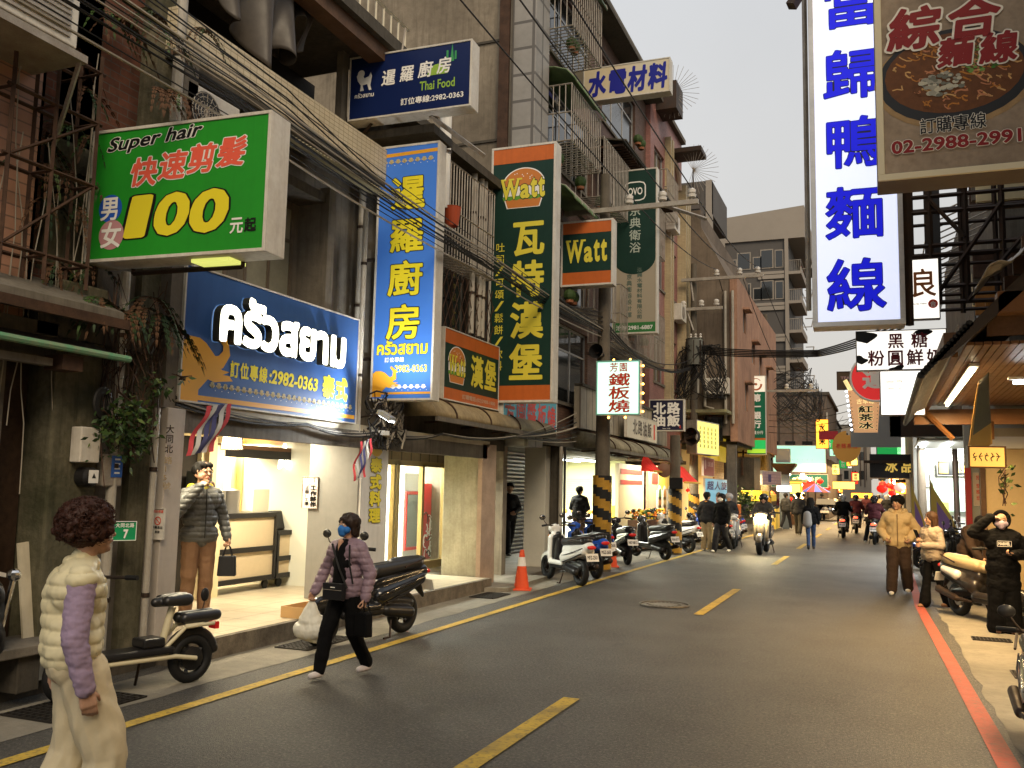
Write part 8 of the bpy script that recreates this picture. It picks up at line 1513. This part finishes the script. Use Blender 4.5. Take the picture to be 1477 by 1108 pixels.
# meter boxes, green number plate, blue box
p = at(115, 640, 'x', -6.33); b = MB(); b.box(-6.34, -6.22, p.y-.09, p.y+.12, p.z-.16, p.z+.14, CASE); solo(b, 'meter_box', 'grey white electric box on mossy column', 'box', bevel=.01)
p = at(118, 688, 'x', -6.33); o = thing('electric_meter', 'round glass electric meter below the grey box on the mossy column', 'meter', (-6.33, p.y, p.z-.1)); b = MB(); b.lathe([(.085, 0), (.085, .1), (.07, .13), (.001, .13)], (-6.33, p.y, p.z), (1, 0, 0), BLKP, 20); b.build('case', o); b = MB(); b.box(-6.2, -6.195, p.y-.05, p.y+.05, p.z-.05, p.z+.06, WHITEP); b.poly([(-6.194, p.y-.02, p.z-.01), (-6.194, p.y+.025, p.z-.01), (-6.194, p.y, p.z+.035)], INK); b.build('dial', o)
p = at(162, 672, 'x', -6.3); o = thing('mail_box', 'grey box with blue notice on it by the pipes', 'box', (-6.3, p.y, p.z-.15)); b = MB(); b.box(-6.42, -6.28, p.y-.12, p.y+.1, p.z-.18, p.z+.1, IRON); b.build('box_body', o, bevel=.01); b = MB(); b.box(-6.28, -6.272, p.y-.03, p.y+.09, p.z-.1, p.z+.09, K('blue notice', (.03, .12, .45), .5))
for k in range(4): b.box(-6.272, -6.27, p.y+.0, p.y+.06, p.z-.07+.04*k, p.z-.055+.04*k, WHT)
b.build('notice', o)
p = at(162, 752, 'x', -6.25); o, t = sign_box('house_number', 'green house number 7 plate beside the pipes', .2, .17, .012, (-6.24, p.y+.0, p.z-.17), R_(60), K('house plate green', (.01, .27, .10), .4), fr=.006, frame_mat=WHT); write(t, '7', .09, .02, .13, .10, WHT, bold=.05); row(t, '大同北路', .02, .115, .18, .155, WHT); t.build('lettering', o, local=True)
# bench, leaning board, covered scooter at left
b = MB(); b.box(-6.55, -6.05, 3.2, 5.6, .38, .46, CONC); b.box(-6.5, -6.1, 5.2, 5.4, .1, .38, CONCD); b.box(-6.5, -6.1, 3.4, 3.6, .1, .38, CONCD); solo(b, 'stone_bench', 'low stone slab bench against the dark granite wall', 'bench', bevel=.01)
b = MB(); b.prism([(-6.3, 5.45, .12), (-6.3, 5.95, .12), (-6.5, 5.95, 1.25), (-6.5, 5.45, 1.2)], (-.02, 0, 0), PLAST); solo(b, 'leaning_board', 'pale board leaning on the mossy column behind the vest woman', 'board')
p = at(8, 880, 'x', -6.25); o = thing('covered_scooter', 'scooter under a black cover at left edge with a pale board on top', 'scooter', (-6.2, 4.6, .46)); MATW[o.name] = MX.Identity(4); o.location = (0, 0, 0); blob('cover', o, [(V((-6.25, 3.6, .75)), V((-6.25, 4.95, .72)), .3, .2), (V((-6.25, 4.3, .9)), V((-6.2, 4.9, .85)), .25, .18), (V((-6.2, 4.2, .55)), V((-6.2, 4.9, .55)), .2, .2)], K('black cover sheet', (.012, .012, .014), .35), .02, 4, wrinkle(.03, (5, 5, 5))); b = MB(); b.prism([(-6.0, 4.1, 1.24), (-6.0, 4.95, 1.0), (-6.3, 4.95, 1.02), (-6.3, 4.1, 1.27)], (0, 0, .03), CASE); b.build('board', o); b = MB(); b.tube([(-6.1, 5.0, .5), (-6.1, 5.1, .98)], .02, CHROME, 8); b.ball((-6.1, 5.1, 1.0), .05, CHROME, 10); b.build('chrome_fitting', o)
# ================================================================ vines and ferns
LEA = [K('leaf mid green', (.045, .085, .02), .55), K('leaf dark green', (.022, .045, .012), .55), K('leaf light green', (.09, .13, .03), .5), K('dead leaf brown', (.10, .05, .025), .8)]
def leafy(name, label, spots, n, size, seed, wt=(4, 5, 2, 0), stems=True, cat='plant'):
    rr = random.Random(seed); o = thing(name, label, cat, spots[0][0]); b = MB(); ms = sum([[LEA[i]]*w for i, w in enumerate(wt)], [])
    for (c, r) in spots:
        for k in range(int(n*r[0]*r[2]*12)):
            p = V((c[0]+rr.gauss(0, r[0]*.5), c[1]+rr.gauss(0, r[1]*.5), c[2]+rr.gauss(0, r[2]*.5))); s = size*rr.uniform(.6, 1.4); d = V((rr.uniform(-1, 1), rr.uniform(-1, 1), rr.uniform(-1, .5))).normalized(); q = d.orthogonal().normalized(); q = MX.Rotation(rr.uniform(0, 6), 3, d)@q
            b.poly([p, p+d*s*.45+q*s*.24, p+d*s, p+d*s*.45-q*s*.24], rr.choice(ms))
    b.build('leaves', o)
    if stems:
        b = MB()
        for (c, r) in spots:
            for k in range(5): pts = [V((c[0]-.05+rr.uniform(-.05, .05), c[1]+r[1]*rr.uniform(-.8, .8)*q/4, c[2]+r[2]*(q/2-1)*rr.uniform(.5, 1))) for q in range(5)]; b.tube(pts, .006, RUST, 5)
        b.build('stems', o)
    return o
def fern(spots, name, label, seed, wt=(2, 3, 1, 5)):
    rr = random.Random(seed); o = thing(name, label, 'plant', spots[0]); b = MB(); ms = sum([[LEA[i]]*w for i, w in enumerate(wt)], [])
    for c in spots:
        for k in range(11):
            a = rr.uniform(0, 2*PI); L = rr.uniform(.25, .5); m = rr.choice(ms); pr = V(c)
            for q in range(9):
                t_ = (q+1)/9; p = V(c)+V((.6*L*abs(math.cos(a))*t_+.02, L*math.sin(a)*t_, .25*L*t_-L*1.1*t_*t_)); dr = (p-pr).normalized(); sd_ = dr.orthogonal().normalized(); sd_ = V((0, 0, 1)).cross(dr); sd_ = sd_.normalized() if sd_.length > .1 else V((0, 1, 0)); w = .055*(1-t_*.8)
                for s in (-1, 1): b.poly([pr, pr+sd_*s*w+dr*.015, p+sd_*s*w*.3], m)
                pr = p
    b.build('fronds', o); return o
leafy('leafy_vine', 'bushy green vine growing out over pipes left of the narrow column', [(tuple(at(165, 620, 'x', -6.15)), (.12, .22, .25)), (tuple(at(190, 590, 'x', -6.1)), (.1, .2, .16)), (tuple(at(200, 630, 'x', -6.12)), (.1, .16, .2)), (tuple(at(228, 555, 'x', -6.05)), (.08, .16, .1)), (tuple(at(268, 545, 'x', -6.02)), (.03, .13, .03))], 620, .07, 3)
fern([tuple(at(x, y, 'x', -6.5)) for x, y in ((55, 205), (65, 240), (95, 180), (120, 130), (150, 20), (85, 60), (170, 30), (60, 290), (110, 300), (130, 380), (75, 380), (100, 250), (130, 200), (150, 250))], 'fern_patch', 'withered and green ferns rooted in the derelict brick wall', 4)
fern([tuple(at(x, y, 'x', -6.15)) for x, y in ((205, 445), (225, 455), (215, 430), (180, 450), (135, 430), (150, 440), (240, 470))], 'fern_patch', 'brown hanging ferns under the green hair salon sign', 5, (2, 3, 0, 8))
fern([tuple(at(x, y, 'x', -6.2)) for x, y in ((215, 20), (235, 45), (225, 130), (250, 135), (290, 45))], 'fern_patch', 'brown trailing creeper at end of the tiled balcony', 6, (1, 1, 0, 6))
b = MB(); rr = random.Random(12)
for k in range(34):
    y = 6.3+rr.uniform(-.35, .3); z = rr.uniform(2.9, 3.6); b.tube([(-6.2+rr.uniform(-.15, .1), y+.04*math.sin(q+k), z-q*rr.uniform(.1, .28)) for q in range(6)], .006, RUST if k % 2 else HAIRD, 4)
solo(b, 'hanging_roots', 'tangle of dry hanging roots beneath the green salon sign', 'roots')
b = MB()
for k in range(12):
    rr = random.Random(k); y0 = rr.uniform(5.0, 6.3); z0 = rr.uniform(3.2, 5.6); c_ = rr.uniform(-.04, .05); b.tube([(-6.35-rr.uniform(0, .03), min(5.75, y0*.9+.3+c_*q+.02*math.sin(q*1.3+k)), z0-.28*q) for q in range(8)], .005, CABLEG, 5)
solo(b, 'loose_wires', 'loose pale wires dangling before the derelict brick wall', 'wires')
leafy('potted_bamboo', 'thin green bamboo leaves by the dark post at the right edge', [(tuple(at(1455, 700, 'y', 12.2)), (.08, .08, .26))], 130, .09, 8, (2, 4, 4, 0)); leafy('street_shrub', 'dark shrub beside the blue portrait poster', [((-4.9, 36.2, 1.2), (.4, .3, .5))], 200, .16, 9)
ac_unit((-6.3, 7.2, 5.2), PI/2, 'grey white air conditioner behind the green salon sign top', .8, .5)
b = MB(); p = at(652, 312, 'x', -6.1); b.lathe([(.10, -.16), (.14, .14), (.145, .14), (.1, .1)], p, (0, 0, 1), K('red plastic bucket', (.45, .08, .03), .5), 16); solo(b, 'red_bucket', 'red plastic bucket on ledge right of the tall blue sign', 'bucket')
pipe([(p.x-.1, p.y-.1, p.z+.1), (p.x-.1, p.y-.1, p.z+1.9)], .09, 'fat white drain pipe above the red bucket', WHITEP, name='vent_pipe')
for i, y in enumerate((13.9, 14.2, 14.35)): pipe([(-6.42, y, 4.3), (-6.42, y, 7.1)], .05, ['grey pipe nearest the tall green burger sign', 'grey pipe between two others left of the burger sign', 'grey pipe farthest left of the burger sign'][2-i])
